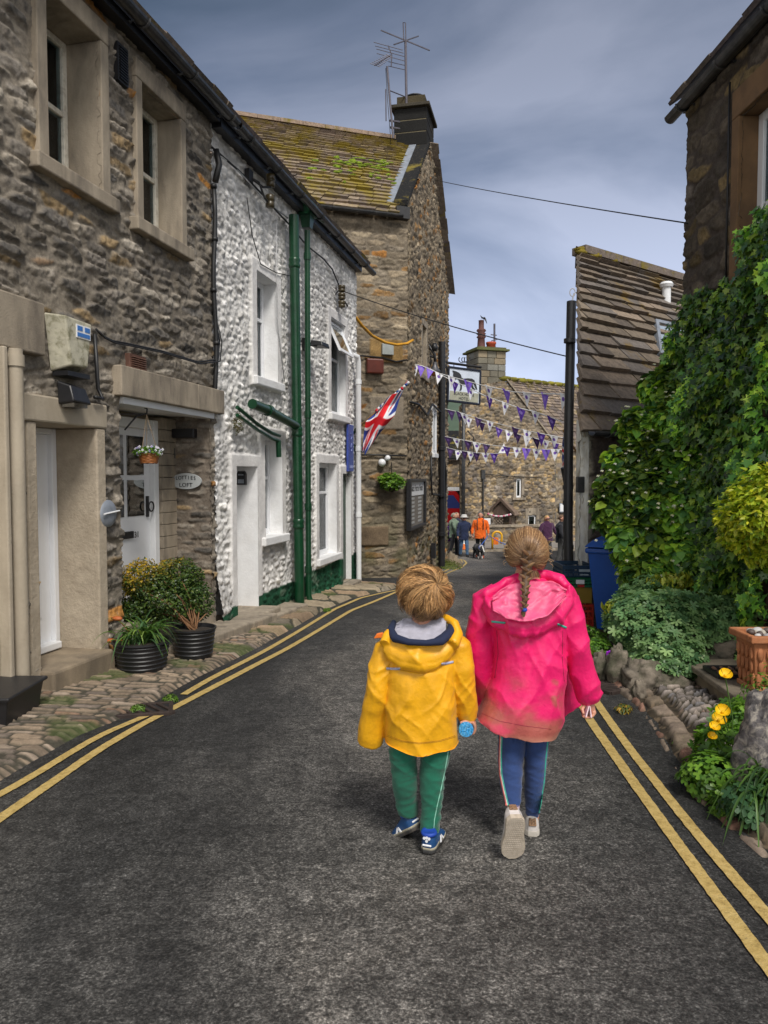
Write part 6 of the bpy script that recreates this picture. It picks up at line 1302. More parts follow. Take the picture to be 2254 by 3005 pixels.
def leaves(name, pos, nrm, tip, size, tmpl, cols, mt, parent, seed=0, jit=.5):
    rs = np.random.RandomState(seed); TV, TF = tmpl; n = len(pos)
    nrm = nrm+rs.normal(0, jit, (n, 3)); nrm /= np.linalg.norm(nrm, axis=1)[:, None]+1e-9
    tip = tip+rs.normal(0, jit, (n, 3)); tip -= nrm*(tip*nrm).sum(1)[:, None]; tip /= np.linalg.norm(tip, axis=1)[:, None]+1e-9
    sd = np.cross(tip, nrm); size = np.asarray(size).reshape(-1, 1, 1)*np.ones((n, 1, 1))
    V = pos[:, None]+size*(TV[None, :, 0:1]*sd[:, None]+TV[None, :, 1:2]*tip[:, None]+TV[None, :, 2:3]*nrm[:, None])
    k = len(TV); C = np.repeat(cols, k, axis=0)
    tri = []
    for f in TF: tri += [f] if len(f) == 3 else [(f[0], f[1], f[2]), (f[0], f[2], f[3])]
    F = (np.array(tri)[None]+(np.arange(n)*k)[:, None, None]).reshape(-1, 3)
    return mesh(name, V.reshape(-1, 3), F, mt, parent, True, C)
def shades(n, pal, rs, v=.25): 
    p = np.array([q[1] for q in pal]); w = np.array([q[0] for q in pal], float); c = p[rs.choice(len(p), n, p=w/w.sum())]; return c*(1+rs.uniform(-v, v, (n, 1)))
def lumps(L, dens, rs, shell=.35, up=.15):
    """points in the outer shell of a set of lumps; lump: centre, radii"""
    P_, N_ = [], []
    for c, r in L:
        r = np.array(r if hasattr(r, '__len__') else (r, r, r)); n = int(dens*(r[0]*r[1]+r[1]*r[2]+r[0]*r[2])*4.2)
        d = rs.normal(0, 1, (n, 3)); d /= np.linalg.norm(d, axis=1)[:, None]; q = 1+.3*fbm(d[:, 0]*2.3+c[0]*7, d[:, 1]*2.3, d[:, 2]*2.3, 5, 3); rad = (1-shell*rs.rand(n)**1.6)*q
        P_.append(np.array(c)+d*r*rad[:, None]); N_.append(d)
    return np.concatenate(P_), np.concatenate(N_)
UP = np.array((0, 0, 1.)); CAMV = np.array((0, 0, CZ))
# ---- ivy over the right-hand house
rs = np.random.RandomState(21); n = 17000
s = rs.uniform(-.42, 2.3, n); zt = np.interp(s, [-.42, -.2, 0, .25, .5, .8, 1.2, 1.45, 1.8, 2.6], [2.15, 2.55, 2.85, 3.08, 3.2, 3.22, 3.22, 3.5, 3.85, 4.3])+.16*vn(s*5, s*0, 0, 5)+.10*vn(s*13, s*0, 0, 6)
z = zt-(zt+.35)*rs.rand(n)**1.05; bul = .08+.34*sstep(0, 1.6, zt-z)+.20*fbm(s*1.8, z*1.8, 0, 31, 3)+.10*vn(s*5, z*5, 0, 32); off = bul-.16*rs.rand(n)**2+.03*rs.rand(n)
edge = sstep(-.42, .1, s); off = off*(.5+.5*edge)
P0 = np.array(WMo.o)+s[:, None]*np.array(WMo.d)+off[:, None]*np.array(WMo.n); P0[:, 2] = z
nr = np.tile(np.array(WMo.n), (n, 1))*.9+UP*.45+np.array((0, -.25, 0)); c = shades(n, [(4, (.045, .12, .02)), (3, (.085, .19, .024)), (2.4, (.17, .30, .03)), (1.2, (.28, .40, .04)), (2, (.022, .06, .016))], rs)
hi = sstep(.05, .3, fbm(s*2.2, z*2.2, 0, 41, 3))[:, None]; c = c*(.85+1.5*hi)
ivy = thing('ivy', 'dense glossy ivy climbing the dark right-hand house below its window', 'ivy', (3.2, 7, float(gz(7))))
leaves('foliage', P0, nr, np.tile((-.15, -.2, -.9), (n, 1)), rs.uniform(.055, .10, n), T_ivy(), c, M['leaf_gloss'], ivy, 1, .42)
m = MB()
for k in range(9):
    a = rs.uniform(-.1, 2.0); m.tube([WMo(a+.12*math.sin(i*1.1+k), .05, -.35+i*.45) for i in range(7)], [.025-.003*i for i in range(7)], 6)
m.build('stems', mat('brown_stems', (.09, .055, .03), .9, var=.2), ivy, smooth=True)
# ---- climbing hydrangea
rs = np.random.RandomState(22); hyd = thing('climbing_hydrangea', 'climbing hydrangea with round leaves and small white lacecap flowers, leaning over the blue bin', 'shrub', (2.8, 7.7, float(gz(7.7))))
HL = [((1925, 1350, 7.9), .33), ((2010, 1240, 7.8), .36), ((1875, 1245, 8.0), .20), ((1850, 1440, 7.6), .30), ((1800, 1480, 7.6), .18), ((1960, 1480, 7.4), .40), ((1885, 1590, 7.3), .28), ((2060, 1340, 7.4), .42), ((1990, 1620, 7.2), .36), ((2070, 1500, 7.1), .36), ((1860, 1650, 7.3), .13), ((2090, 1640, 7.1), .3), ((1960, 1140, 8.0), .26), ((1820, 1350, 7.9), .15), ((1775, 1530, 7.6), .10), ((1900, 1690, 7.1), .22)]
LL = [(tuple(P(*p)), (r, r, r*.85)) for p, r in HL]
p, nn = lumps(LL, 900, rs, .4); n = len(p); c = shades(n, [(4, (.07, .15, .028)), (3, (.14, .24, .03)), (2.4, (.25, .35, .04)), (2, (.035, .09, .028))], rs)*(.8+1.5*sstep(-.3, .3, vn(p[:, 0]*5, p[:, 1]*5, p[:, 2]*6, 9)))[:, None]
leaves('foliage', p, nn*.5+UP*.7, nn*.6+np.array((0, -.2, -.5)), rs.uniform(.055, .125, n), T_round(), c, M['leaf'], hyd, 2, .38)
fp, fn = lumps(LL, 42, rs, .05); k = (fn[:, 1] < .3) & (fn[:, 2] > -.4) & (vn(fp[:, 0]*4, fp[:, 1]*4, fp[:, 2]*4, 6) > -.25); fp, fn = fp[k]+fn[k]*.03, fn[k]; n = len(fp)
cp = np.repeat(fp, 26, 0)+rs.normal(0, .032, (n*26, 3))*np.array((1, 1, .45)); leaves('flower_heads', cp, np.tile(UP, (len(cp), 1)), rs.normal(0, 1, cp.shape), rs.uniform(.006, .013, len(cp)), T_oval(.5), shades(len(cp), [(3, (.26, .30, .05)), (2, (.36, .36, .10)), (1, (.14, .2, .03))], rs), M['leaf'], hyd, 3, .4)
bp = np.repeat(fp, 2, 0)+rs.normal(0, .045, (n*2, 3)); tp_ = []
for q in range(4): a = q*math.pi/2; tp_.append(np.tile((math.cos(a), math.sin(a), 0), (len(bp), 1)))
sel = rs.rand(len(bp)) < .8; BP = np.concatenate([bp]*4); leaves('white_bracts', BP, np.tile((-.2, -.6, .8), (len(BP), 1)), np.concatenate(tp_), .020, T_oval(.45), shades(len(BP), [(1, (.70, .70, .58)), (.6, (.66, .62, .36))], rs, .1), M['leaf'], hyd, 4, .04)
m = MB()
for (cc, r) in LL: m.tube([Vector((3.1, 7.8, -.3)), Vector((3.1, 7.8, -.3)).lerp(Vector(cc), .5)+Vector((.1, 0, .1)), Vector(cc)], [.03, .018, .006], 6)
m.build('stems', M['sand_brown'], hyd, smooth=True)
# ---- yellow-green evergreen shrub at the right edge
rs = np.random.RandomState(23); ys_ = thing('golden_shrub', 'golden yellow-green shrub jutting in at the right edge over the dark ivy', 'shrub', (3.1, 5.6, -.2))
LL = [(tuple(P(2215, 1500, 5.4)), (.24, .25, .20)), (tuple(P(2290, 1470, 5.4)), (.34, .3, .28)), (tuple(P(2175, 1560, 5.5)), (.15, .16, .13)), (tuple(P(2250, 1600, 5.6)), (.2, .2, .14))]
p, nn = lumps(LL, 620, rs, .5); n = len(p)
q = np.repeat(p, 4, 0); qn = np.repeat(nn, 4, 0); c = shades(len(q), [(3, (.46, .50, .025)), (3, (.34, .44, .03)), (2, (.60, .58, .05)), (1.5, (.16, .26, .02))], rs)
leaves('foliage', q, qn*.5+UP*.6+rs.normal(0, .3, q.shape), qn*.8+rs.normal(0, .6, q.shape), rs.uniform(.045, .075, len(q)), T_oval(.22, .06), c, M['leaf'], ys_, 5, .2)
MB().tube([Vector((3.2, 5.8, -.2)), Vector((3.0, 5.6, .6)), P(2250, 1500, 5.4)], [.03, .02, .01], 6).build('stem', M['sand_brown'], ys_)
# ---- grey-green geranium mound
rs = np.random.RandomState(24); ge = thing('geranium_mound', 'grey-green mound of lobed geranium leaves spilling over the edging stones', 'plant', (2.35, 6.3, -.28))
LL = [(tuple(P(1950, 1840, 6.2)), (.42, .36, .30)), (tuple(P(2085, 1825, 6.25)), (.32, .3, .24)), (tuple(P(1855, 1815, 6.55)), (.2, .22, .22)), (tuple(P(1960, 1930, 5.9)), (.26, .24, .22)), (tuple(P(1915, 1760, 6.8)), (.26, .28, .2)), (tuple(P(2130, 1790, 6.4)), (.2, .2, .16)), (tuple(P(2010, 1985, 5.85)), (.10, .10, .07))]
p, nn = lumps(LL, 950, rs, .3); n = len(p); c = shades(n, [(4, (.12, .23, .09)), (3, (.20, .33, .13)), (2, (.06, .14, .055)), (1, (.27, .40, .16))], rs)
leaves('foliage', p, nn*.6+UP*.75+np.array((0, -.25, 0)), nn+np.array((0, -.2, -.35)), rs.uniform(.06, .105, n), T_palm(5), c, M['leaf'], ge, 6, .3)
rs = np.random.RandomState(25); t = thing('golden_plant', 'small yellow-green leafy shrub between the geranium mound and the hydrangea', 'plant', P(1985, 1790, 6.9))
p, nn = lumps([(tuple(P(1975, 1715, 6.7)), (.22, .14, .08)), (tuple(P(2070, 1730, 6.7)), (.14, .12, .07)), (tuple(P(1790, 1790, 6.5)), (.06, .06, .06)), (tuple(P(1870, 1790, 6.45)), (.06, .06, .07))], 1300, rs, .6); n = len(p)
leaves('foliage', p, nn+rs.normal(0, .3, p.shape), np.tile((0, -.1, 1.), (n, 1))+nn*.6, rs.uniform(.04, .085, n), T_oval(.2), shades(n, [(2, (.30, .33, .03)), (1, (.18, .26, .03)), (1, (.38, .36, .06))], rs), M['leaf'], t, 7, .25)
# ---- small greenery
def tuft(name, label, L, dens, tm, sz, pal, seed, cat='plant', upw=.6, group=None):
    rs = np.random.RandomState(seed); c0 = L[0][0]; p, nn = lumps(L, dens, rs, .6); n = len(p); t = thing(name, label, cat, (c0[0], c0[1], float(gz(c0[1]))), group)
    leaves('foliage', p, nn*.5+UP*upw, nn+rs.normal(0, .3, p.shape), rs.uniform(sz[0], sz[1], n), tm, shades(n, pal, rs), M['leaf'], t, seed, .35); return t
BG = [(3, (.09, .20, .02)), (2, (.15, .28, .03)), (1, (.05, .12, .02))]
tuft('rock_plant', 'bright green small-leaved rock plant tumbling between the upright edging stones', [(tuple(G(1745, 1990)+Vector((.05, .1, .22))), (.16, .14, .10)), (tuple(G(1735, 1960)+Vector((0, .15, .25))), (.16, .14, .09)), (tuple(G(1770, 2000)+Vector((.1, .1, .12))), (.07, .08, .1))], 2200, T_palm(3), (.025, .045), BG, 31)
m = MB(); q = G(1777, 2000)+Vector((.02, .0, .235)); 
for a in range(5): m.blob(q+Vector((.016*math.cos(a*1.256), -.02, .016*math.sin(a*1.256))), (.013, .006, .013), a, 7, 5, .05)
tag(m.build('flower', mat('magenta_petals', (.30, .01, .50), .5), None, smooth=True), 'single magenta flower among the upright edging stones', 'flower')
PF = [(tuple(G(2090, 2350)+Vector((.02, .06, .10))), (.13, .16, .10)), (tuple(G(2160, 2300)+Vector((.0, .1, .12))), (.15, .2, .15)), (tuple(G(2180, 2200)+Vector((.05, .1, .12))), (.15, .22, .13)), (tuple(G(2150, 2410)+Vector((.03, .06, .05))), (.09, .09, .07))]
pp = tuft('welsh_poppy', 'yellow Welsh poppies with ferny bright green leaves beside the lichen-spotted rock', PF, 2100, T_palm(3), (.035, .065), BG, 32)
m = MB(); pe = []
rs = np.random.RandomState(6)
for (x, y, r_) in ((2128, 1985, .034), (2120, 2092, .036), (2108, 2117, .038), (2095, 2137, .028), (2090, 2165, .024), (2127, 2378, .022)):
    Yp = 3.72+rs.uniform(-.06, .06) if y < 2300 else 3.3; c = P(x, y, Yp); b_ = Vector((c.x+.07, Yp+.05, float(gz(Yp))+.03)); m.tube([b_, b_.lerp(c, .5)+Vector((.02, 0, .03)), c], .0035, 5); pe.append((c, r_))
m.build('stems', mat('green_stem', (.08, .16, .03), .6), pp)
for c, r_ in pe:
    m = MB(); ax = Vector((rs.uniform(-.5, .2), rs.uniform(-.8, -.3), .8)).normalized(); u = ax.orthogonal().normalized(); w_ = ax.cross(u)
    for q in range(4):
        a0 = q*math.pi/2+.3; V = [c]
        for rr, hh in ((.5, .15), (.85, .45), (1.0, .75)):
            for da in (-.75, -.25, .25, .75): a = a0+da; V.append(c+(u*math.cos(a)+w_*math.sin(a))*r_*rr+ax*r_*hh*(.9 if q % 2 else 1.05))
        m.add(V, [(0, 1, 2), (0, 2, 3), (0, 3, 4)]+[(1+4*i+j, 5+4*i+j, 6+4*i+j, 2+4*i+j) for i in (0, 1) for j in (0, 1, 2)])
    m.lathe(c, [(.001, 0), (r_*.22, r_*.1), (r_*.2, r_*.4), (.001, r_*.5)], 8, axis=ax); m.build('flower', M.setdefault('poppy', mat('poppy_yellow', (.80, .50, .004), .5, var=.06)), pp, smooth=True)
def straps(name, label, base, n, L, W_, seed, cols, mt='leaf', cat='plant', spread=1.0, parent=None, out=None, droop=1.0):
    rs = np.random.RandomState(seed); V = []; F = []; C = []
    for i in range(n):
        b = base+Vector((rs.normal(0, .05), rs.normal(0, .05), 0)); a = rs.uniform(0, 2*math.pi); d = Vector((math.cos(a), math.sin(a), 0)); 
        if out: d = (d*.6+Vector(out)).normalized()
        l = L*rs.uniform(.6, 1.1); h = l*rs.uniform(.45, .85); sp = l*rs.uniform(.4, .9)*spread; w_ = W_*rs.uniform(.7, 1.2); sd = Vector((-d.y, d.x, 0)); k0 = len(V); c = np.array(cols[rs.randint(len(cols))])*rs.uniform(.7, 1.3); dr = droop*rs.uniform(.5, 1.3)
        for j in range(9):
            t = j/8; p = b+d*sp*t+Vector((0, 0, h*(t*1.9-1.9*t*t*dr))); ww = w_*(1-t)**.6*(.6+.8*t if t < .5 else 1)
            V += [p-sd*ww, p+Vector((0, 0, -ww*.5)), p+sd*ww]; C += [c*(.8+.5*t)]*3
            if j: F += [(k0+3*j-3, k0+3*j-2, k0+3*j+1, k0+3*j), (k0+3*j-2, k0+3*j-1, k0+3*j+2, k0+3*j+1)]
    if parent is None: parent = thing(name, label, cat, base)
    mesh('strap_leaves', V, F, M[mt], parent, True, np.array(C)); return parent
q = G(2235, 2470); straps('daylily_clump', 'clump of long dark green strap leaves arching down at the bottom right edge', Vector((q.x+.19, q.y+.22, q.z+.12)), 150, .40, .010, 41, [(.045, .10, .02), (.075, .15, .028), (.03, .07, .02)], out=(-.4, -.6, 0), droop=1.45)
tuft('bramble', 'dark toothed bramble leaves low beside the strap-leaved clump at the right edge', [(tuple(G(2200, 2440)+Vector((.0, .05, .12))), (.10, .08, .07))], 900, T_palm(4), (.05, .08), [(1, (.035, .09, .035)), (1, (.06, .14, .05))], 43)
tuft('herb', 'thin weedy green herb growing up beside the terracotta planter', [(tuple(Vector((2.42, 4.70, .02))), (.10, .12, .12)), (tuple(Vector((2.30, 4.55, -.07))), (.13, .15, .10)), (tuple(Vector((2.5, 4.62, .18))), (.07, .08, .10))], 1500, T_oval(.2), (.02, .045), BG, 44)
t = tuft('viola', 'purple viola in the greenery at the right edge above the lichen rock', [(tuple(P(2225, 2120, 3.9)-Vector((0, 0, .06))), (.08, .08, .05))], 1500, T_oval(.3), (.02, .035), BG, 45)
for k, (x, y) in enumerate(((2235, 2098), (2226, 2106), (2092, 2195))):
    m = MB(); q = P(x, y, 3.8 if k < 2 else 3.9)
    for a in range(5): m.blob(q+Vector((.013*math.cos(a*1.256), -.01, .013*math.sin(a*1.256))), (.012, .005, .013), a, 7, 5, .05, col=(.08, .02, .30) if a < 4 else (.5, .45, .65))
    m.build('flower', M.setdefault('viola', mat('viola_petals', (.5, .5, .5), .5, attr=True)), t, smooth=True)
for k, (x, y, lab) in enumerate(((405, 2090, 'small green weed at the corner of the left drain grate'), (500, 2060, 'bright weed tuft between the left drain grate and the flat stone'), (640, 1938, 'grassy tuft in the pavement joint right of the potted shrub'), (905, 1775, 'low weeds at the foot of the big green pipe'), (960, 1795, 'low weeds in the flags to the right of the big green pipe'), (1830, 2090, 'fallen yellow leaves and moss by the small pale rock'), (2000, 2190, 'tuft of moss and grass in the cobble edging on the right'), (40, 2085, 'moss tuft beside the black trough'))):
    g = G(x, y); tuft('weed', lab, [(tuple(g+Vector((0, 0, .03))), (.05, .05, .02))], 9000, T_oval(.12), (.02, .045), [(1, (.09, .19, .02)), (1, (.13, .22, .03))] if k != 5 else [(1, (.4, .25, .03)), (1, (.1, .13, .03))], 50+k, 'weed')
tuft('moss_bank', 'mossy weeds at the foot of the gabled house beside the far black pipe', [(tuple(G(1320, 1668)+Vector((-.1, 0, .1))), (.4, 1.1, .14))], 500, T_oval(.2), (.04, .08), [(1, (.09, .13, .02)), (1, (.14, .16, .03))], 61)
tuft('pipe_weed', 'brown-green tuft growing where the small green pipes leave the white wall', [(tuple(WL(WL.px(702, 1235, .12)[0], .10, WL.px(702, 1240, .12)[1])), (.06, .05, .14))], 3500, T_oval(.15), (.02, .04), [(2, (.10, .08, .025)), (1, (.08, .11, .03))], 62, 'weed')
# hanging fern on the gabled house
q = WD1(*(lambda a: (a[0], .28, a[1]))(WD1.px(1148, 1412, .25))); t = thing('hanging_basket', 'leafy green hanging basket without flowers on the gabled stone house', 'hanging basket', q)
rs = np.random.RandomState(63); p, nn = lumps([(tuple(q), (.26, .22, .17)), (tuple(q+Vector((-.13, 0, .07))), (.14, .14, .1))], 1000, rs, .5); leaves('foliage', p, nn*.5+UP*.6, nn+np.array((0, 0, -.5)), rs.uniform(.05, .09, len(p)), T_palm(4), shades(len(p), [(2, (.10, .22, .02)), (2, (.16, .30, .03)), (1, (.05, .12, .02))], rs), M['leaf'], t, 8, .3)
MB().lathe(q+Vector((0, 0, -.12)), [(.001, -.12), (.12, -.06), (.16, .04)], 14).build('basket', M['soil'], t); MB().tube([q+Vector((-.02, .2, .4)), q+Vector((0, 0, .42)), q]).build('chain', M['black_metal'], t) if False else MB().tube([q+Vector((0, .25, .38)), q+Vector((0, 0, .40)), q], .01, 6).build('chain', M['black_metal'], t)
# ---- potted shrub and strap plant on the left
rs = np.random.RandomState(64); c0 = P(482, 1750, 6.95)
LL = [(tuple(c0), (.36, .32, .24)), (tuple(P(420, 1700, 6.8)), (.20, .2, .18)), (tuple(P(520, 1690, 7.0)), (.25, .22, .17)), (tuple(P(400, 1790, 6.8)), (.16, .18, .13)), (tuple(P(560, 1760, 7.0)), (.2, .2, .22))]
p, nn = lumps(LL, 5200, rs, .45); n = len(p); d = p-np.array(c0); g = sstep(.05, .30, -d[:, 0]*.75+d[:, 2]+.06*rs.normal(0, 1, n)-.12)[:, None]*(rs.rand(n, 1) < .75)
c = shades(n, [(3, (.035, .07, .018)), (2, (.07, .12, .02)), (1, (.11, .15, .03))], rs); c = c*(1-g)+np.array((.46, .30, .025))*(.7+.6*rs.rand(n, 1))*g
leaves('foliage', p, nn*.5+UP*.6, nn+UP*.3, rs.uniform(.020, .036, n), T_oval(.3, .06), c, M['leaf'], POT2, 9, .5)
m = MB()
for k in range(16): e_ = p[rs.randint(n)]; b_ = TUB2+Vector((rs.uniform(-.04, .04), rs.uniform(-.04, .04), .24)); m.tube([b_, b_.lerp(Vector(e_), .5)+Vector((.03, 0, .04)), Vector(e_)], [.009, .006, .003], 5)
m.build('stems', mat('orange_bark', (.22, .11, .05), .85), POT2, smooth=True)
straps('', '', TUB1+Vector((0, 0, .22)), 110, .40, .014, 42, [(.07, .14, .03), (.11, .20, .04), (.05, .11, .04), (.16, .24, .05)], parent=POT1)
m = MB()
for x, y in ((345, 1815), (325, 1880)): q = P(x, y, 6.2); m.tube([TUB1+Vector((-.05, 0, .25)), q], .004, 5); m.blob(q, (.05, .03, .02), 3, 8, 5, .2)
m.build('faded_flowers', mat('orange_petals', (.45, .12, .03), .6), POT1, smooth=True)
# ---- flower basket in the porch
q = P(437, 1340, 6.9); t = thing('hanging_basket', 'small wicker hanging basket of white and lilac flowers in front of the porch door', 'hanging basket', q)
m = MB()
for k in range(7): z = -.055+k*.013; rr = .072+.018*k/6; m.tube([q+Vector((rr*math.cos(a), rr*math.sin(a), z+.003*math.sin(a*8+k*math.pi))) for a in np.linspace(0, 2*math.pi, 25)], .0095, 5)
m.lathe(q, [(.001, -.06), (.07, -.06), (.085, .02), (.001, .02)], 18); m.build('basket', mat('orange_wicker', (.36, .13, .035), .6, var=.2, vscale=30), t, smooth=True)
rs = np.random.RandomState(65); p, nn = lumps([(tuple(q+Vector((0, 0, .045))), (.12, .10, .045))], 9000, rs, .5); leaves('foliage', p, nn*.4+UP*.6, nn, rs.uniform(.02, .034, len(p)), T_oval(.3), shades(len(p), BG, rs), M['leaf'], t, 10, .4)
p, nn = lumps([(tuple(q+Vector((0, 0, .05))), (.125, .10, .05))], 1400, rs, .1); m = MB()
for i in range(len(p)):
    c = [(.7, .7, .74), (.45, .40, .70), (.7, .66, .75)][i % 3]
    for a in range(4): m.blob(Vector(p[i])+Vector((.008*math.cos(a*1.57), -.003, .008*math.sin(a*1.57))), (.0075, .004, .0075), a, 5, 3, 0, col=c)
    if i > 60: break
m.build('flowers', mat('basket_petals', (.5, .5, .5), .5, attr=True), t, smooth=True)
hk = P(430, 1213, 6.9); MB().tube([P(366, 1262, 6.75), P(400, 1222, 6.8), P(431, 1213, 6.9), P(432, 1200, 6.9), P(424, 1196, 6.88)], .008, 6).tube([P(356, 1215, 6.75), P(428, 1215, 6.9)], .006, 6).build('bracket', M['black_metal'], t)
m = MB()
for a in range(3): m.tube([hk+Vector((0, 0, -.01)), q+Vector((.085*math.cos(a*2.1), .085*math.sin(a*2.1), .03))], .003, 4)
m.build('chains', mat('rope', (.3, .22, .14), .8), t)
# ================================================================== PEOPLE
from mathutils.bvhtree import BVHTree
def bake(mb, name, matr, parent, voxel=.006, smooth=4, disp=None, colf=None, cut=None):
    """fuse the lofts of a MB into one continuous skin, then fold it"""
    o = mb.build('tmp_'+name, None); r = o.modifiers.new('r', 'REMESH'); r.mode = 'VOXEL'; r.voxel_size = voxel
    s = o.modifiers.new('s', 'SMOOTH'); s.factor = .5; s.iterations = smooth
    bpy.context.view_layer.update(); me = bpy.data.meshes.new_from_object(o.evaluated_get(bpy.context.evaluated_depsgraph_get()))
    n = len(me.vertices); V = np.zeros(n*3, np.float32); me.vertices.foreach_get('co', V); V = V.reshape(-1, 3).astype(float)
    Nn = np.zeros(n*3, np.float32); me.vertex_normals.foreach_get('vector', Nn); Nn = Nn.reshape(-1, 3)
    F = np.array([tuple(p.vertices) for p in me.polygons if len(p.vertices) == 4], np.int32); om = o.data; bpy.data.objects.remove(o); bpy.data.meshes.remove(om); bpy.data.meshes.remove(me)
    if disp is not None: V = V+Nn*disp(V, Nn)[:, None]
    if cut is not None: V[:, 2] = cut(V)
    o = mesh(name, V, F, matr, parent, True, colf(V) if colf else None)
    if cut is not None: o.data.set_sharp_from_angle(angle=R(55))
    return o
def loft(m, rings, seg=24, power=2.0, col=None):   # rings: (centre, rx, ry, tilt) horizontal super-ellipses
    V = []
    for rg in rings:
        c, rx, ry = rg[:3]; tl = rg[3] if len(rg) > 3 else 0
        for k in range(seg):
            a = 2*math.pi*k/seg; ca, sa = math.cos(a), math.sin(a); e = 2/power
            x = math.copysign(abs(ca)**e, ca)*rx; y = math.copysign(abs(sa)**e, sa)*ry; V.append(Vector(c)+Vector((x, y, tl*x)))
    F = [(i*seg+k, i*seg+(k+1) % seg, (i+1)*seg+(k+1) % seg, (i+1)*seg+k) for i in range(len(rings)-1) for k in range(seg)]
    F += [tuple(range(seg-1, -1, -1)), tuple((len(rings)-1)*seg+k for k in range(seg))]; return m.add(V, F, col)
def bvh(o): return BVHTree.FromPolygons([v.co.copy() for v in o.data.vertices], [tuple(p.vertices) for p in o.data.polygons])
EYE = Vector((0, 0, CZ))
def onto(tree, x, y, lift=.002, fallback=3.0):
    d = Vector(ray(x, y)).normalized(); h = tree.ray_cast(EYE, d)
    return h[0]-d*lift if h[0] is not None else P(x, y, fallback)
def stripe(tree, pts, w, name, mt, parent, lift=.0025, n=8, vert=False):
    """flat tape laid on a garment"""
    q = []
    for a, b in zip(pts[:-1], pts[1:]): q += [(a[0]+(b[0]-a[0])*i/n, a[1]+(b[1]-a[1])*i/n) for i in range(n)]
    q.append(pts[-1]); hw = w/2*700; V = []; F = []
    for i, (x, y) in enumerate(q):
        a, b = q[max(i-1, 0)], q[min(i+1, len(q)-1)]; t = Vector((b[0]-a[0], b[1]-a[1])).normalized(); nx, ny = -t.y*hw, t.x*hw
        for s in (-1, 0, 1): V.append(onto(tree, x+nx*s, y+ny*s, lift))
        if i: k = 3*i; F += [(k-3, k-2, k+1, k), (k-2, k-1, k+2, k+1)]
    o = mesh(name, V, F, mt, parent, True); s = o.modifiers.new('t', 'SOLIDIFY'); s.thickness = .0015; s.offset = 0; return o
def ridge(x, y, z, seed, p=2.5): return (1-np.abs(vn(x, y, z, seed)))**p
def cloth_folds(big=.012, mid=.006, fine=.0015, seed=0, ang=.6, sc=1.0, zs=None):
    def f(V, Nn):
        x, y, z = V[:, 0]*sc, V[:, 1]*sc, V[:, 2]*sc; ca, sa = math.cos(ang), math.sin(ang)
        wx = x+.04*vn(x*9, y*9, z*9, seed+1); wz = z+.04*vn(x*8+5, y*8, z*8, seed+2)
        u1, v1 = wx*ca+wz*sa, -wx*sa+wz*ca; u2, v2 = wx*ca-wz*sa, wx*sa+wz*ca
        d = big*(ridge(u1*2.2, y*3, v1*9, seed+3, 2)-.45)+big*.9*(ridge(u2*2.2+3, y*3, v2*10, seed+4, 2)-.45)
        msk = sstep(-.3, .4, vn(x*6, y*6, z*6, seed+9)); d = d+mid*msk*(ridge(u1*5, y*7, v1*24, seed+5, 2)-.4)+mid*msk*(ridge(u2*5, y*7, v2*26, seed+6, 2)-.4)+fine*fbm(x*60, y*60, z*60, seed+7, 3)
        return d*(zs(V) if zs is not None else 1)
    return f
def raincoat_mat(name, rough=.45, bump=.55):
    m, nt, b = newmat(name); a = N(nt, 'ShaderNodeAttribute', attribute_name='Col'); c = a.outputs['Color']; n1 = noise(nt, 22, 5, .6); c = mixc(nt, 1, c, ramp(nt, n1, [(.3, (.88,)*3), (.7, (1.08,)*3)]), 'MULTIPLY')
    nt.links.new(c, b.inputs['Base Color']); b.inputs['Roughness'].default_value = rough; b.inputs['Specular IOR Level'].default_value = .5; b.inputs['Sheen Weight'].default_value = .05
    bp = N(nt, 'ShaderNodeBump', inp={'Strength': bump, 'Distance': .004}); nt.links.new(noise(nt, 38, 6, .65, 1.2), bp.inputs['Height']); nt.links.new(bp.outputs[0], b.inputs['Normal']); return m
M['coat'] = raincoat_mat('rain_coat_fabric'); M['skin'] = mat('skin', (.55, .27, .18), .5, var=.06, vscale=30, sss=.15)
M['skin_ear'] = mat('ear_skin', (.62, .22, .14), .5, sss=.3, var=.03)
def hairmat(name):
    m, nt, b = newmat(name); a = N(nt, 'ShaderNodeAttribute', attribute_name='Col'); nt.links.new(a.outputs['Color'], b.inputs['Base Color']); b.inputs['Roughness'].default_value = .38; b.inputs['Specular IOR Level'].default_value = .45; return m
M['hair'] = hairmat('hair'); M['knit'] = mat('jersey', (.5, .5, .5), .9, attr=True, var=.08, vscale=40, bump=.25, bscale=260, sheen=.2)
def strands(name, paths, cols, r0, parent, seg=3):
    """paths: list of Nx3 arrays; thin tapered hair strands in one mesh"""
    V, F, C = [], [], []; b = 0
    for p, c in zip(paths, cols):
        n = len(p); T = np.gradient(p, axis=0); T /= np.linalg.norm(T, axis=1)[:, None]+1e-9; up = np.array((.13, .2, .97)); A = np.cross(T, up); A /= np.linalg.norm(A, axis=1)[:, None]+1e-9; B = np.cross(T, A)
        rr = r0*np.interp(np.linspace(0, 1, n), [0, .15, .7, 1], [.7, 1, .9, .12])[:, None]
        for k in range(seg): a = 2*math.pi*k/seg; V.append(p+(A*math.cos(a)+B*math.sin(a))*rr)
        idx = b+np.arange(n)[:, None]+np.arange(seg)[None]*n
        for k in range(seg): k2 = (k+1) % seg; F.append(np.stack([idx[:-1, k], idx[:-1, k2], idx[1:, k2], idx[1:, k]], -1))
        C.append(np.tile(np.asarray(c), (n*seg, 1)) if np.ndim(c) == 1 else np.concatenate([c]*seg)); b += n*seg
    return mesh(name, np.concatenate(V), np.concatenate(F).astype(np.int32), M['hair'], parent, True, np.concatenate(C))
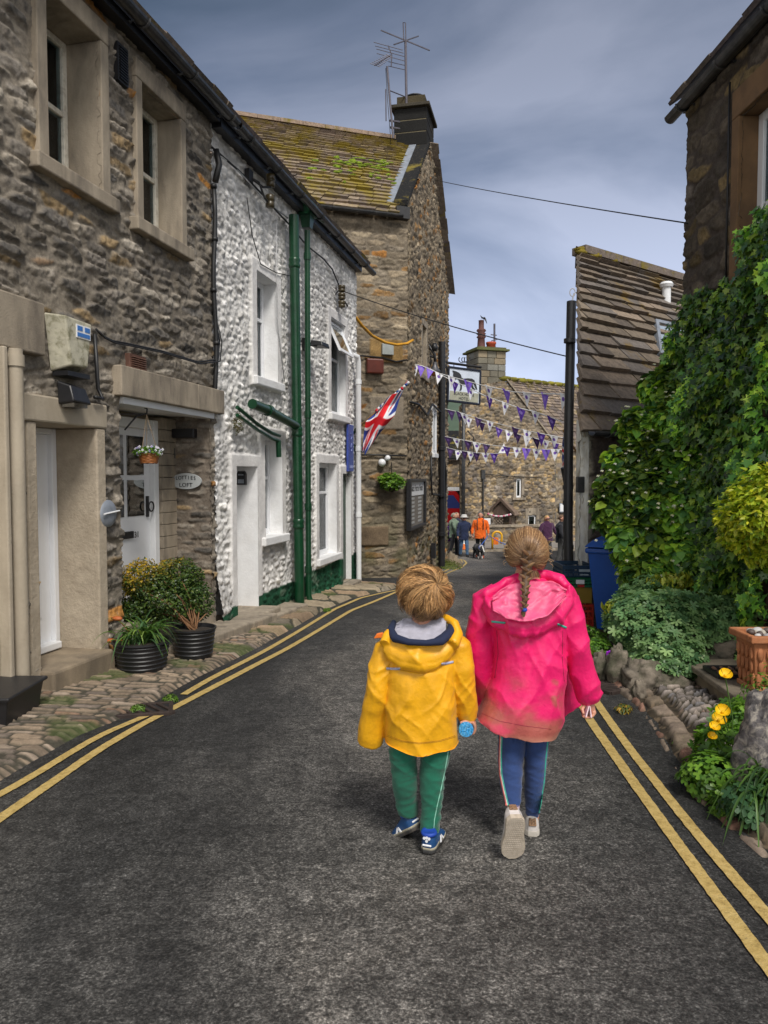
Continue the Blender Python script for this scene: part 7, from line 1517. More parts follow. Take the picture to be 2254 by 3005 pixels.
def shoe(parent, heel, yaw, pitch, roll, L, upc, solec, name='shoe', accent=None, tread=False, w=.036):
    """shoe in its own frame: y forward, z up, heel at the origin"""
    Mx = Matrix.Translation(heel) @ Matrix.Rotation(yaw, 4, 'Z') @ Matrix.Rotation(pitch, 4, 'X') @ Matrix.Rotation(roll, 4, 'Y')
    ts = np.linspace(0, 1, 15); hw = np.interp(ts, [0, .04, .15, .4, .7, .88, .97, 1], [.45, .72, .86, .82, 1.06, .96, .6, .3])*w
    top = np.interp(ts, [0, .05, .25, .4, .6, .8, 1], [.072, .078, .074, .068, .052, .040, .024])*L/.19
    def outline(sc, z, dy=0): return [(hw[i]*sc, ts[i]*L+dy, z) for i in range(15)]+[(-hw[i]*sc, ts[i]*L+dy, z) for i in range(14, -1, -1)]
    m = MB(); a = [Mx @ Vector(p) for p in outline(1.05, 0)]; b = [Mx @ Vector(p) for p in outline(1.07, .012)]; c = [Mx @ Vector(p) for p in outline(1.02, .022)]; n = len(a)
    F = [tuple(range(n))[::-1]]+[(i, (i+1) % n, n+(i+1) % n, n+i) for i in range(n)]+[(n+i, n+(i+1) % n, 2*n+(i+1) % n, 2*n+i) for i in range(n)]+[tuple(range(2*n, 3*n))]
    m.add(a+b+c, F, solec)
    if accent is not None and not tread and solec[0] > solec[2]*1.4: m.c[:n] = [(.02, .02, .02)]*n; m.c[n:2*n] = [(.05, .05, .05)]*n
    sh = m.build(name, M['knit'] if False else M.setdefault('rubber', mat('shoe_rubber', (.5, .5, .5), .75, attr=True, var=.1, vscale=40, stain=(.2, .15, .1), stainamt=.3, sscale=30)), parent, auto=False)
    m = MB(); V = []; sg = 14
    for i in range(15):
        for k in range(sg): a_ = math.pi*k/(sg-1); V.append(Mx @ Vector((hw[i]*1.0*math.copysign(abs(math.cos(a_))**.8, math.cos(a_)), ts[i]*L*(.985)+.002, .018+(top[i]-.018)*math.sin(a_)**.7)))
    F = [(i*sg+k, i*sg+k+1, (i+1)*sg+k+1, (i+1)*sg+k) for i in range(14) for k in range(sg-1)]+[tuple(range(sg))[::-1], tuple(14*sg+k for k in range(sg))]
    m.add(V, F, upc); up = m.build('upper', M.setdefault('shoe_upper', mat('shoe_upper', (.5, .5, .5), .5, attr=True, var=.12, vscale=30)), sh, smooth=True, auto=True)
    if accent: accent(Mx, L, sh)
    if tread:
        m = MB(); rs_ = np.random.RandomState(3)
        for i in range(19):
            t = .05+i*.048; h_ = np.interp(t, ts, hw)*.92; k = -h_+(.0045 if i % 2 else 0)
            while k < h_: m.lathe(Mx @ Vector((k, t*L, .001)), [(.0042, 0), (.0036, .0022)], 6, axis=Mx.to_3x3() @ Vector((0, 0, -1)), col=(.46, .40, .33)); k += .009
        m.build('tread', M['rubber'], sh)
    return sh
def head_parts(m, c, r, fwd, rgt, upv, ear=True):
    """skull, jaw, nose, brow, ears in one skin; face looks along fwd"""
    def q(a, b, h): return c+rgt*a*r+fwd*b*r+upv*h*r
    R3 = Matrix((rgt, fwd, upv)).transposed()
    def ell(cc, rad, seg=18, rings=12, flat=None):
        V = []; 
        for i in range(rings+1):
            t = math.pi*i/rings
            for k in range(seg): a = 2*math.pi*k/seg; V.append(cc+R3 @ Vector((math.sin(t)*math.cos(a)*rad[0], math.sin(t)*math.sin(a)*rad[1], math.cos(t)*rad[2])))
        m.add(V, [(i*seg+k, (i+1)*seg+k, (i+1)*seg+(k+1) % seg, i*seg+(k+1) % seg) for i in range(rings) for k in range(seg)])
    ell(c, (.90*r, 1.08*r, r)); ell(q(0, .32, -.48), (.60*r, .62*r, .72*r)); ell(q(0, .42, -.98), (.34*r, .34*r, .22*r)); ell(q(0, 1.06, -.42), (.13*r, .17*r, .17*r)); ell(q(0, 1.0, -.15), (.08*r, .16*r, .25*r)); ell(q(0, .84, -.82), (.26*r, .16*r, .07*r)); ell(q(0, .82, -.9), (.22*r, .15*r, .07*r)); ell(q(0, .82, .12), (.55*r, .18*r, .12*r))
    for s in (-1, 1):
        ell(q(s*.42, .72, -.5), (.25*r, .2*r, .22*r))
        if ear: ell(q(s*.93, .05, -.28), (.09*r, .17*r, .27*r)); ell(q(s*.98, -.04, -.20), (.05*r, .15*r, .19*r))
def eyes(c, r, fwd, rgt, upv, parent):
    for s in (-1, 1):
        p = c+rgt*s*.34*r+fwd*.93*r+upv*(-.12)*r; e_ = MB().blob(p, (.10*r, .05*r, .055*r), 1, 12, 8, 0).build('eye', M['white_gloss'], parent, smooth=True); MB().blob(p+fwd*.035*r, (.045*r, .025*r, .045*r), 1, 10, 6, 0).build('iris', M['ink'], e_, smooth=True)
def fingers_round(m, c, ax, rad, n=4, a0=1.3, a1=-1.4, step=.017, fr=.0065, side=1, start=.01):
    """fingers bent round a cylinder of radius rad about ax"""
    ax = ax.normalized(); u = Vector((side, 0, 0)); u = (u-ax*u.dot(ax)).normalized(); w_ = Vector((0, 0, 1)); w_ = (w_-ax*w_.dot(ax)).normalized()
    for i in range(n):
        o = c+ax*(start+i*step); e_ = a1+[.35, 0, .05, .3][i % 4]; pts = [o+(u*math.cos(a)+w_*math.sin(a))*(rad+fr*.9) for a in np.linspace(a0, e_, 9)]; m.tube(pts, [fr*1.15]*3+[fr*1.05, fr*1.0, fr*1.05, fr*.95, fr*.9, fr*.75], 8)

# ------------------------------------------------------------------ the boy in the yellow raincoat
YB = 3.05
boy = thing('person', 'young boy with tousled blond hair in a yellow raincoat and green trousers', 'person', (.16, YB, float(gz(YB))))
def B_(x, y, dy=0): return P(x, y, YB+dy)
k7 = YB/FPX   # metres per photo pixel at the boy
m = MB()
TR = [(1238, 1846, 40, .05), (1238, 1862, 62, .065), (1240, 1880, 92, .085), (1240, 1905, 104, .10), (1236, 1960, 101, .118), (1233, 2030, 100, .125), (1235, 2100, 105, .13), (1238, 2160, 109, .132), (1238, 2192, 109, .135), (1238, 2212, 110, .135)]
loft(m, [(B_(x, y, .01+.012*math.sin(i)), h*k7, d) for i, (x, y, h, d) in enumerate(TR)], 30, 2.4)
def sleeve(m, pts, Y0, k): m.tube([P(x, y, Y0+dy) for x, y, r, dy in pts], [r*k for x, y, r, dy in pts], 16)
sleeve(m, [(1165, 1888, 36, .01), (1134, 1908, 40, .0), (1119, 1960, 38, -.01), (1108, 2030, 36, -.01), (1098, 2100, 37, .02), (1089, 2155, 38, .04), (1086, 2177, 37, .05)], YB, k7)
sleeve(m, [(1315, 1885, 36, .01), (1342, 1902, 38, 0), (1350, 1960, 36, -.01), (1358, 2030, 35, .01), (1367, 2080, 32, .03), (1373, 2112, 25, .04)], YB, k7)
# hood lying on the back, collar wings
hp_ = [(1130, 1885), (1150, 1908), (1185, 1927), (1225, 1935), (1270, 1928), (1305, 1908), (1328, 1880)]
for j, (dy_, rr, up_) in enumerate(((-.115, .040, 0), (-.10, .042, -28), (-.125, .03, 18))):
    m.tube([P(x, y+up_*.9, YB+dy_+.0006*abs(x-1225)) for x, y in hp_], [rr*f for f in (.55, .85, 1, 1.05, 1, .85, .55)], 14)
m.tube([B_(1325, 1890, -.09), B_(1341, 1858, -.05), B_(1334, 1828, -.02), B_(1310, 1812, .01), (B_(1288, 1806, .04))], [.026, .022, .020, .017, .012], 12)
m.tube([B_(1128, 1890, -.09), B_(1136, 1862, -.05), B_(1150, 1846, -.02)], [.024, .020, .012], 12)
def fade_b(V): return np.ones(len(V))
def boyc(V):
    c = np.tile(np.array((.78, .38, .003)), (len(V), 1)); return c*(1+.07*fbm(V[:, 0]*20, V[:, 1]*20, V[:, 2]*20, 2, 3))[:, None]
jb = bake(m, 'raincoat', M['coat'], boy, .0052, 3, cloth_folds(.010, .0065, .0012, 5, 1.0), boyc, cut=lambda V: np.where((V[:, 2] < P(1238, 2188, YB).z+.02*np.abs((V[:, 0]-.155)/.15)+.004*np.sin(V[:, 0]*38)) & (np.abs(V[:, 0]-.155) < .20) & (V[:, 0] > P(1126, 2180, YB).x), P(1238, 2188, YB).z+.02*np.abs((V[:, 0]-.155)/.15)+.004*np.sin(V[:, 0]*38), V[:, 2])); tb = bvh(jb)
M['tape_b'] = mat('reflective_tape', (.42, .47, .66), .35, var=.08); M['orange'] = mat('orange_lining', (.80, .18, .015), .5)
stripe(tb, [(1134, 1962), (1174, 1963)], .0095, 'reflective_strip', M['tape_b'], jb); stripe(tb, [(1296, 1950), (1331, 1942)], .0095, 'reflective_strip', M['tape_b'], jb)
for pts_ in ([(1134, 2160), (1180, 2176), (1230, 2183), (1290, 2176), (1338, 2162)], [(1137, 2157), (1180, 2173), (1230, 2180), (1290, 2173), (1335, 2159)]): stripe(tb, pts_, .0013, 'hem_stitching', M.setdefault('seam_b', mat('yellow_seam', (.42, .19, .002), .7)), jb, .0006)
q = [B_(1097, 1874, -.03), B_(1106, 1860, -.03), B_(1124, 1856, -.03), B_(1130, 1872, -.03), B_(1112, 1873, -.03)]; MB().prism(q, (0, .012, 0)).build('collar_tab', M['orange'], jb, bevel=.003)
# grey and navy hoodie hood inside the collar
def patch(top, bot, name, mt, parent, c, nu=40, nv=18, wr=.006, sag=.03, seed=1):
    V = []; C = []
    xs = np.linspace(0, 1, nu+1); tp = np.array([tuple(P(*p)) for p in top]); bt = np.array([tuple(P(*p)) for p in bot]); ti = np.linspace(0, 1, len(tp)); bi = np.linspace(0, 1, len(bt))
    for i, u in enumerate(xs):
        a = np.array([np.interp(u, ti, tp[:, k]) for k in range(3)]); b = np.array([np.interp(u, bi, bt[:, k]) for k in range(3)])
        for j in range(nv+1):
            v = j/nv; p = a*(1-v)+b*v; p[1] += sag*math.sin(math.pi*v)*.6-wr*2*float(ridge(np.array(u*6+v*3.), np.array(v*4.-u*2), np.array(0.), seed, 3))-wr*float(vn(u*14, v*9, 0, seed+3)); V.append(tuple(p)); C.append(np.array(c)*(1+.1*float(vn(u*9, v*9, 0, seed+5))))
    F = [(i*(nv+1)+j, i*(nv+1)+j+1, (i+1)*(nv+1)+j+1, (i+1)*(nv+1)+j) for i in range(nu) for j in range(nv)]
    o = mesh(name, V, F, mt, parent, True, np.array(C)); s = o.modifiers.new('t', 'SOLIDIFY'); s.thickness = .004; return o
hd = patch([(1158, 1830, 3.07), (1185, 1815, 3.075), (1230, 1808, 3.08), (1275, 1802, 3.07), (1310, 1818, 3.05)], [(1160, 1866, 2.96), (1195, 1882, 2.93), (1240, 1884, 2.925), (1285, 1880, 2.935), (1308, 1858, 2.96)], 'hoodie_hood', M['knit'], boy, (.40, .39, .46))
m = MB(); m.tube([B_(1156, 1826, .02), B_(1146, 1850, -.03), B_(1160, 1873, -.10), B_(1200, 1884, -.14), B_(1250, 1887, -.145), B_(1295, 1882, -.13), B_(1322, 1856, -.06), B_(1326, 1832, -.01)], [.012, .017, .018, .013, .012, .017, .02, .014], 12)
m.tube([B_(1270, 1886, -.112), B_(1300, 1872, -.10), B_(1318, 1850, -.06)], [.012, .018, .012], 10); m.build('navy_trim', M.setdefault('navy', mat('navy_jersey', (.012, .02, .055), .9, bump=.3, bscale=150)), hd, smooth=True)
# body: head, neck, hands and legs in one skin
HC = B_(1243, 1745, .03); HR = .097
fw, rg = Vector((.30, .93, .20)).normalized(), Vector((.95, -.30, -.06)).normalized(); upv = rg.cross(fw).normalized(); rg = fw.cross(upv).normalized()
m = MB(); head_parts(m, HC, HR, fw, rg, upv)
m.tube([HC+Vector((0, -.0, -.04)), B_(1238, 1840, .03), B_(1238, 1900, .03)], [.05, .043, .07], 14)
bc_ = B_(1368, 2143, -.02); axb = Vector((.03, 1, .05)).normalized()
m.tube([B_(1365, 2060, .03), B_(1376, 2112, .035), B_(1384, 2126, .035)], [.024, .021, .022], 12); m.blob(B_(1388, 2130, .035), (.016, .034, .022), 2, 12, 8, .03)
fingers_round(m, bc_+Vector((0, .012, 0)), axb, .033, a0=.75, a1=-1.1, step=.0165, fr=.0070)
m.tube([B_(1382, 2120, .01), B_(1366, 2117, .0), B_(1350, 2122, -.002)], [.010, .0085, .007], 8)   # thumb along the top of the cylinder
m.tube([B_(1087, 2140, .05), B_(1089, 2172, .052)], [.022, .020], 10); m.blob(B_(1090, 2174, .055), (.026, .018, .022), 3, 10, 8, .05)
for i in range(4): m.tube([B_(1082+i*6, 2172, .05), B_(1081+i*6, 2178, .055), B_(1083+i*5, 2176, .068)], .0062, 7)
bodyp = [(1190, 2150, 30, 0), (1192, 2250, 26, .02), (1196, 2330, 22, .05), (1203, 2390, 17, .06)]; m.tube([P(x, y, YB+dy) for x, y, r, dy in bodyp], [r*k7 for x, y, r, dy in bodyp], 12)
bodyp = [(1278, 2150, 32, 0), (1272, 2280, 26, -.01), (1265, 2380, 20, -.02), (1262, 2455, 16, -.01)]; m.tube([P(x, y, YB+dy) for x, y, r, dy in bodyp], [r*k7 for x, y, r, dy in bodyp], 12)
loft(m, [(B_(1237, 1890, .02), .07, .05), (B_(1237, 2000, .02), .085, .07), (B_(1237, 2160, .02), .09, .08)], 16)
bb = bake(m, 'body', M['skin'], boy, .0038, 2); eyes(HC, HR, fw, rg, upv, bb)
# trousers, stripe, shoes
m = MB()
loft(m, [(B_(1188, 2130, .0), 38*k7, .07), (B_(1183, 2205, .0), 42*k7, .075), (B_(1186, 2260, .01), 38*k7, .066), (B_(1190, 2320, .03), 36*k7, .058), (B_(1196, 2372, .055), 33*k7, .05), (B_(1199, 2388, .06), 32*k7, .048)], 22, 2.2)
loft(m, [(B_(1272, 2130, .0), 38*k7, .07), (B_(1276, 2205, .0), 45*k7, .078), (B_(1271, 2260, -.005), 39*k7, .07), (B_(1268, 2320, -.01), 35*k7, .06), (B_(1265, 2390, -.02), 30*k7, .05), (B_(1261, 2442, -.02), 28*k7, .046)], 22, 2.2)
loft(m, [(B_(1234, 2120, .0), .09, .07), (B_(1234, 2165, .0), .10, .075), (B_(1232, 2200, .0), .06, .06)], 20)
gcol = lambda V: np.tile(np.array((.004, .12, .068)), (len(V), 1))*(1+.12*fbm(V[:, 0]*9, V[:, 1]*9, V[:, 2]*9, 2, 3))[:, None]
tr = bake(m, 'trousers', M['knit'], boy, .0058, 4, lambda V, Nn: .006*(ridge(V[:, 0]*7, V[:, 1]*7, V[:, 2]*24+V[:, 0]*12, 3, 2)-.5)+.003*(ridge(V[:, 0]*9, V[:, 1]*12, V[:, 2]*55-V[:, 0]*18, 9, 2)-.5), gcol); tt = bvh(tr)
stripe(tt, [(1316, 2202), (1311, 2234), (1303, 2278), (1294, 2319), (1283, 2366), (1275, 2406), (1273, 2436)], .0035, 'side_piping', mat('mint_piping', (.25, .55, .42), .7), tr, .001)
def boy_accent(Mx, L, sh):
    m = MB(); w3 = M['white_gloss']
    def pt(x, y, z): return Mx @ Vector((x, y, z))
    rx = Mx.to_3x3() @ Vector((1, 0, 0)); uz_ = Mx.to_3x3() @ Vector((0, 0, 1))
    for a in np.linspace(-.018, .012, 6): m.blob(pt(a+.003, -.002-.0, .034), (.0045, .004, .0045), 1, 8, 5, 0)
    m.build('reflective_bar', w3, sh)
    m = MB()
    for a, b in ((-.010, .064), (.010, .064), (0, .053), (0, .067)): m.lathe(pt(a, -.0035, b), [(.006, 0), (.006, .003), (.002, .003)], 10, axis=Mx.to_3x3() @ Vector((0, -1, 0)))
    m.build('heel_badge', w3, sh)
    for s in (-1, 1):
        m = MB()
        for i, sl_ in ((0, .018), (1, -.018)): yy = .07+i*.035; m.hexa([pt(s*.037, yy, .02), pt(s*.037, yy+.012, .02), pt(s*.030, yy+.012+sl_, .04), pt(s*.030, yy+sl_, .04)]+[pt(s*.040, yy, .02), pt(s*.040, yy+.012, .02), pt(s*.033, yy+.012+sl_, .042), pt(s*.033, yy+sl_, .042)])
        m.build('side_chevrons', w3, sh)
    MB().lathe(pt(0, .028, .066), [(.030, 0), (.034, .008), (.030, .018), (.024, .014)], 16, axis=uz_).build('collar', M.setdefault('bright_blue', mat('bright_blue', (.01, .06, .40), .6)), sh, smooth=True)
g = G(1252, 2512); shoe(boy, Vector((g.x+.002, g.y+.012, g.z+.004)), R(-20), R(0), 0, .185, (.010, .06, .18), (.55, .50, .36), accent=boy_accent)
g2 = P(1230, 2438, 3.06); shoe(boy, Vector((g2.x, g2.y, g2.z+.012)), R(38), R(-34), R(-10), .185, (.010, .06, .18), (.55, .50, .36), accent=boy_accent)
for c, dy in ((B_(1264, 2448, -.015), 0), (B_(1204, 2392, .055), 0)): MB().tube([c+Vector((0, 0, .02)), c-Vector((0, 0, .03))], .027, 12).build('sock', M['tub'], boy, smooth=True)
# blond mop radiating from a whorl on the crown
rs = np.random.RandomState(12); whorl = Vector((.42, -.74, .52)).normalized(); wu = whorl.orthogonal().normalized(); wv = whorl.cross(wu); W3 = np.array(whorl); WU = np.array(wu); WV = np.array(wv); hc = np.array(HC)
ncl = 130; cph = rs.uniform(0, 2*math.pi, ncl); cl_ = rs.uniform(.8, 1.15, ncl); cc_ = rs.rand(ncl); clf = rs.rand(ncl); paths, cols = [], []
RX = np.array((.102, .108, .102))
for i in range(7500):
    k = rs.randint(ncl); dl = rs.normal(0, .17); sw = 1.15*(1 if rs.rand() < .95 else -.5); th0 = rs.uniform(.02, .95)**1.2*1.25; th1 = th0+rs.uniform(.5, 1.3)*cl_[k]; t = np.linspace(0, 1, 10); th = th0+(th1-th0)*t; ph = cph[k]+dl*(1-.8*t)+sw*(1-np.exp(-th*1.6))+.16*np.sin(th*3.2+k)
    lift = .026*np.sin(np.pi*np.minimum(t*1.1, 1))*clf[k]*(.6+.5*rs.rand())+rs.uniform(0, .008)-.006*t+.008*math.sin(k*1.7)-.006*abs(dl)*10*t
    d = W3*np.cos(th)[:, None]+(WU*np.cos(ph)[:, None]+WV*np.sin(ph)[:, None])*np.sin(th)[:, None]; p = hc+d*(RX+lift[:, None])
    p[:, 2] -= .012*np.maximum(th-1.1, 0)**2
    nape = hc[2]-.098-.02*(p[:, 0]-hc[0] < 0)*0; face = (d @ np.array(fw) > .70) & (d[:, 2] < .35); bad = (p[:, 2] < nape+.012*math.sin(k)) | face
    if bad.any(): n0 = int(np.argmax(bad)); 
    else: n0 = 10
    if n0 < 4: continue
    p = p[:n0]; p[:, :2] = hc[:2]+(p[:, :2]-hc[:2])*(1-.13*sstep(hc[2]-.045, hc[2]-.105, p[:, 2]))[:, None]
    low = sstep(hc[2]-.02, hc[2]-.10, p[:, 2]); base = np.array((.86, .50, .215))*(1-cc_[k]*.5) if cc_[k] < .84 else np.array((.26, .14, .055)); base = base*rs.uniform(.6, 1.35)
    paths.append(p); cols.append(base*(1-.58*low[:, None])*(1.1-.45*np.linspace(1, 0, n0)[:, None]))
for i in range(150):   # flyaway wisps at the top right
    a = rs.uniform(-.9, 1.3); d0 = Vector((math.sin(a)*.75, -.25, math.cos(a)*.8)).normalized(); p0 = hc+np.array(d0)*RX*1.02; dd = np.array((rs.uniform(.1, .9), rs.uniform(-.3, .1), rs.uniform(-.1, .6))); t = np.linspace(0, 1, 8)[:, None]; paths.append(p0+dd*.045*t+np.array((0, 0, -1))*.03*t*t); cols.append(np.array((.62, .42, .2)))
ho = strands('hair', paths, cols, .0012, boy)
m = MB(); sg_, rn = 28, 20; V = []
for i in range(rn+1):
    for k in range(sg_): t = math.pi*i/rn; a = 2*math.pi*k/sg_; d = np.array((math.sin(t)*math.cos(a), math.sin(t)*math.sin(a), math.cos(t))); face = sstep(.55, .85, float(d @ np.array(fw)))*sstep(.6, .1, d[2]); cut = sstep(-.75, -.95, d[2]); q_ = hc+d*(RX-.004)*(1-.25*face); q_[2] = max(q_[2], hc[2]-.092); q_[:2] = hc[:2]+(q_[:2]-hc[:2])*(1-.13*sstep(hc[2]-.045, hc[2]-.1, q_[2])); V.append(q_)
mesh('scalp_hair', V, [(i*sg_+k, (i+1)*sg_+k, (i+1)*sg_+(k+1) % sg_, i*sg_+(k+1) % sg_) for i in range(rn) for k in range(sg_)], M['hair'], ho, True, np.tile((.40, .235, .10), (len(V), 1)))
# the blue-ended cylinder he carries
t = thing('blue_tube', 'short round container with glittery bright blue end, held in the right hand of the boy', 'container', bc_)
M['glit'] = mat('blue_glitter', (.02, .34, .78), .35, var=.5, vscale=160, bump=.8, bscale=160, stain=(.25, .65, .95), stainamt=.8, sscale=130)
MB().lathe(bc_-axb*.0, [(.001, 0), (.029, 0), (.0315, .004), (.0315, .014)], 28, axis=axb).build('lid', M['glit'], t, smooth=True, auto=True); MB().lathe(bc_, [(.029, .0142), (.029, .085), (.001, .085)], 28, axis=axb).build('tube', M['bin_blue'], t, smooth=True, auto=True)

# ------------------------------------------------------------------ the girl in the pink raincoat
YG = 3.10; kg7 = YG/FPX
girl = thing('person', 'girl with a long brown plait in a muddy pink raincoat and blue leggings', 'person', (.62, YG, float(gz(YG))))
def Q_(x, y, dy=0): return P(x, y, YG+dy)
m = MB()
TR = [(1545, 1700, 52, .06, 0), (1545, 1718, 84, .075, 0), (1546, 1745, 112, .095, 0), (1548, 1790, 120, .115, 0), (1552, 1850, 110, .125, 0), (1556, 1920, 105, .13, 0), (1550, 1990, 109, .14, -.03), (1538, 2060, 117, .15, -.10), (1524, 2105, 121, .155, -.17), (1514, 2126, 117, .155, -.22), (1512, 2142, 117, .155, -.24)]
loft(m, [(Q_(x, y, .02), h*kg7, d, tl) for x, y, h, d, tl in TR], 32, 2.4)
sleeve(m, [(1465, 1745, 42, .02), (1425, 1768, 44, .02), (1410, 1830, 42, .02), (1408, 1900, 40, .03), (1413, 1965, 38, .06), (1420, 2030, 33, .10), (1428, 2080, 28, .13)], YG, kg7)
sleeve(m, [(1630, 1742, 42, .01), (1662, 1768, 43, .0), (1680, 1830, 40, -.01), (1692, 1900, 37, -.01), (1706, 1960, 37, .01), (1720, 2010, 38, .02), (1728, 2040, 33, .03), (1733, 2056, 25, .035)], YG, kg7)
m.tube([Q_(1738, 2046, .0), Q_(1752, 2040, .01), Q_(1762, 2030, .02)], [.022, .016, .008], 10)     # flared cuff
hp_ = [(1420, 1772), (1445, 1798), (1480, 1822), (1530, 1838), (1585, 1834), (1630, 1806), (1664, 1766), (1676, 1728)]
for dy_, rr, up_, f_ in ((-.125, .036, 0, 1), (-.135, .024, 14, 1), (-.13, .024, -16, 1)):
    m.tube([P(x, y+up_, YG+dy_+.00055*abs(x-1545)) for x, y in hp_], [rr*f for f in (.6, .85, 1, 1.1, 1.05, 1, .8, .5)], 14)
m.tube([Q_(1404, 1762, .0), Q_(1425, 1745, -.02), Q_(1470, 1716, -.02), Q_(1515, 1694, .0), Q_(1560, 1686, .02), Q_(1605, 1688, .01), Q_(1645, 1700, -.02), Q_(1672, 1728, -.04), Q_(1690, 1760, -.02)], [.02, .024, .022, .018, .016, .018, .022, .024, .018], 12)
# open front swinging out to the right
V = [Q_(1640, 1900, .10), Q_(1668, 1930, .16), Q_(1706, 2070, .20), Q_(1640, 2118, .14), Q_(1625, 2000, .06)]; m.prism(V, (-.006, .03, 0))
V = [Q_(1660, 1880, .10), Q_(1690, 1990, .18), Q_(1706, 2070, .20), Q_(1660, 2105, .15)]; m.prism(V, (.0, .028, 0))
hemg = lambda V: np.interp(V[:, 0], [Q_(1396, 0).x, Q_(1466, 0).x, Q_(1540, 0).x, Q_(1622, 0).x], [Q_(0, 2103).z, Q_(0, 2130).z, Q_(0, 2142).z, Q_(0, 2151).z])+.003*np.sin(V[:, 0]*50)
def girlc(V):
    x, y, z = V.T; c = np.tile(np.array((.78, .006, .135)), (len(V), 1)); c = c*(1+.08*fbm(x*15, y*15, z*15, 2, 3))[:, None]
    z0, z1 = Q_(1500, 2150).z, Q_(1500, 1930).z; t = (z-z0)/(z1-z0); md = sstep(.95, .15, t+.8*fbm(x*9+2, y*9, z*14, 33, 4)+.08); md = md*sstep(1.22, 1.12, (x-Q_(1545, 1900).x)/.2+.45)*(y < YG+.06)*.85
    md = np.maximum(md, .8*sstep(.12, .32, fbm(x*14, y*14, z*14, 44, 3)+.25-6*np.hypot(x-Q_(1580, 2010).x, z-Q_(1580, 2010).z))*(y < YG))*sstep(1.05, .6, t); hem = sstep(.13, .02, t+.16*((x-Q_(1500, 1900).x)))*(y < YG+.1)*.55
    c = c*(1-md[:, None]*.85)+np.array((.26, .13, .055))*md[:, None]*.85; return c*(1-hem[:, None])+np.array((.50, .26, .17))*hem[:, None]
jg = bake(m, 'raincoat', M['coat'], girl, .0054, 3, cloth_folds(.011, .0068, .0013, 19, 1.05), girlc, cut=lambda V: np.where((V[:, 2] < hemg(V)) & (V[:, 0] < P(1640, 2100, YG).x), hemg(V), V[:, 2])); tg = bvh(jg)
lin = patch([(1446, 1748, 2.99), (1490, 1716, 3.01), (1548, 1706, 3.03), (1620, 1704, 3.01), (1664, 1730, 2.97)], [(1446, 1790, 2.955), (1485, 1814, 2.925), (1540, 1824, 2.915), (1605, 1808, 2.925), (1660, 1752, 2.95)], 'hood_lining', M['coat'], jg, (.74, .085, .21), 46, 26, .005, .022, 5)
M['tape_g'] = mat('teal_tape', (.06, .42, .34), .4, var=.1)
stripe(tg, [(1442, 1824), (1483, 1828)], .0085, 'reflective_strip', M['tape_g'], jg); stripe(tg, [(1636, 1832), (1663, 1842)], .0085, 'reflective_strip', M['tape_g'], jg)
stripe(tg, [(1412, 2092), (1466, 2116), (1540, 2130), (1618, 2140)], .0014, 'hem_stitching', M.setdefault('seam_g', mat('pink_seam', (.30, .01, .05), .7)), jg, .0006); stripe(tg, [(1458, 1850), (1462, 1920), (1452, 1990)], .0016, 'armhole_seam', M['seam_g'], jg, .0006); stripe(tg, [(1652, 1850), (1650, 1930), (1656, 2000)], .0016, 'armhole_seam', M['seam_g'], jg, .0006)
GC = Q_(1546, 1618, .01); GR = .082; fw2 = Vector((-.03, .99, .08)).normalized(); rg2 = Vector((1, .03, 0)).normalized(); up2 = rg2.cross(fw2).normalized()
m = MB(); head_parts(m, GC, GR, fw2, rg2, up2)
m.tube([GC+Vector((0, .01, -.03)), Q_(1546, 1670, .02), Q_(1546, 1720, .02)], [.05, .044, .07], 14)
# right hand, seen from behind, fingers folded round a paper; left hand inside the sleeve
m.tube([Q_(1722, 2020, .035), Q_(1727, 2062, .035)], [.024, .020], 12); m.blob(Q_(1730, 2074, .03), (.026, .016, .024), 5, 12, 8, .04)
for i, (x0, y0, x1, y1, x2, y2) in enumerate(((1741, 2078, 1746, 2092, 1736, 2103), (1735, 2082, 1740, 2099, 1729, 2107), (1724, 2084, 1724, 2101, 1718, 2106), (1716, 2080, 1712, 2096, 1712, 2103))):
    m.tube([Q_(x0, y0, .03), Q_(x1, y1, .025), Q_((x1+x2)/2, (y1+y2)/2+1, .005), Q_(x2, y2, -.008)], [.0080, .0074, .0070, .0060], 8)
m.tube([Q_(1716, 2068, .02), Q_(1708, 2082, .0), Q_(1713, 2096, -.012)], [.0095, .008, .0065], 8)
m.tube([Q_(1424, 2050, .12), Q_(1430, 2090, .15)], [.022, .02], 10); m.blob(Q_(1431, 2098, .16), (.016, .026, .028), 6, 12, 8, .04)
for i in range(4): m.tube([Q_(1431, 2100, .14+i*.014), Q_(1430, 2116, .145+i*.014), Q_(1434, 2126, .155+i*.014)], [.0072, .0068, .0055], 7)
for pts in ([(1500, 2120, 34, .02), (1498, 2230, 29, .0), (1500, 2300, 25, -.03), (1505, 2372, 17, -.08)], [(1578, 2120, 34, .02), (1572, 2260, 27, .03), (1568, 2330, 23, .04), (1564, 2425, 15, .05)]):
    m.tube([P(x, y, YG+dy) for x, y, r, dy in pts], [r*kg7 for x, y, r, dy in pts], 12)
loft(m, [(Q_(1545, 1730, .02), .08, .05), (Q_(1545, 1900, .02), .09, .07), (Q_(1540, 2120, .02), .10, .085)], 16)
gb = bake(m, 'body', M['skin'], girl, .0038, 2); eyes(GC, GR, fw2, rg2, up2, gb)
t = thing('folded_paper', 'small folded white and pink paper held in the right hand of the girl', 'paper', Q_(1725, 2095)); pr_ = mat('white_pink_paper', (.72, .55, .60), .6)
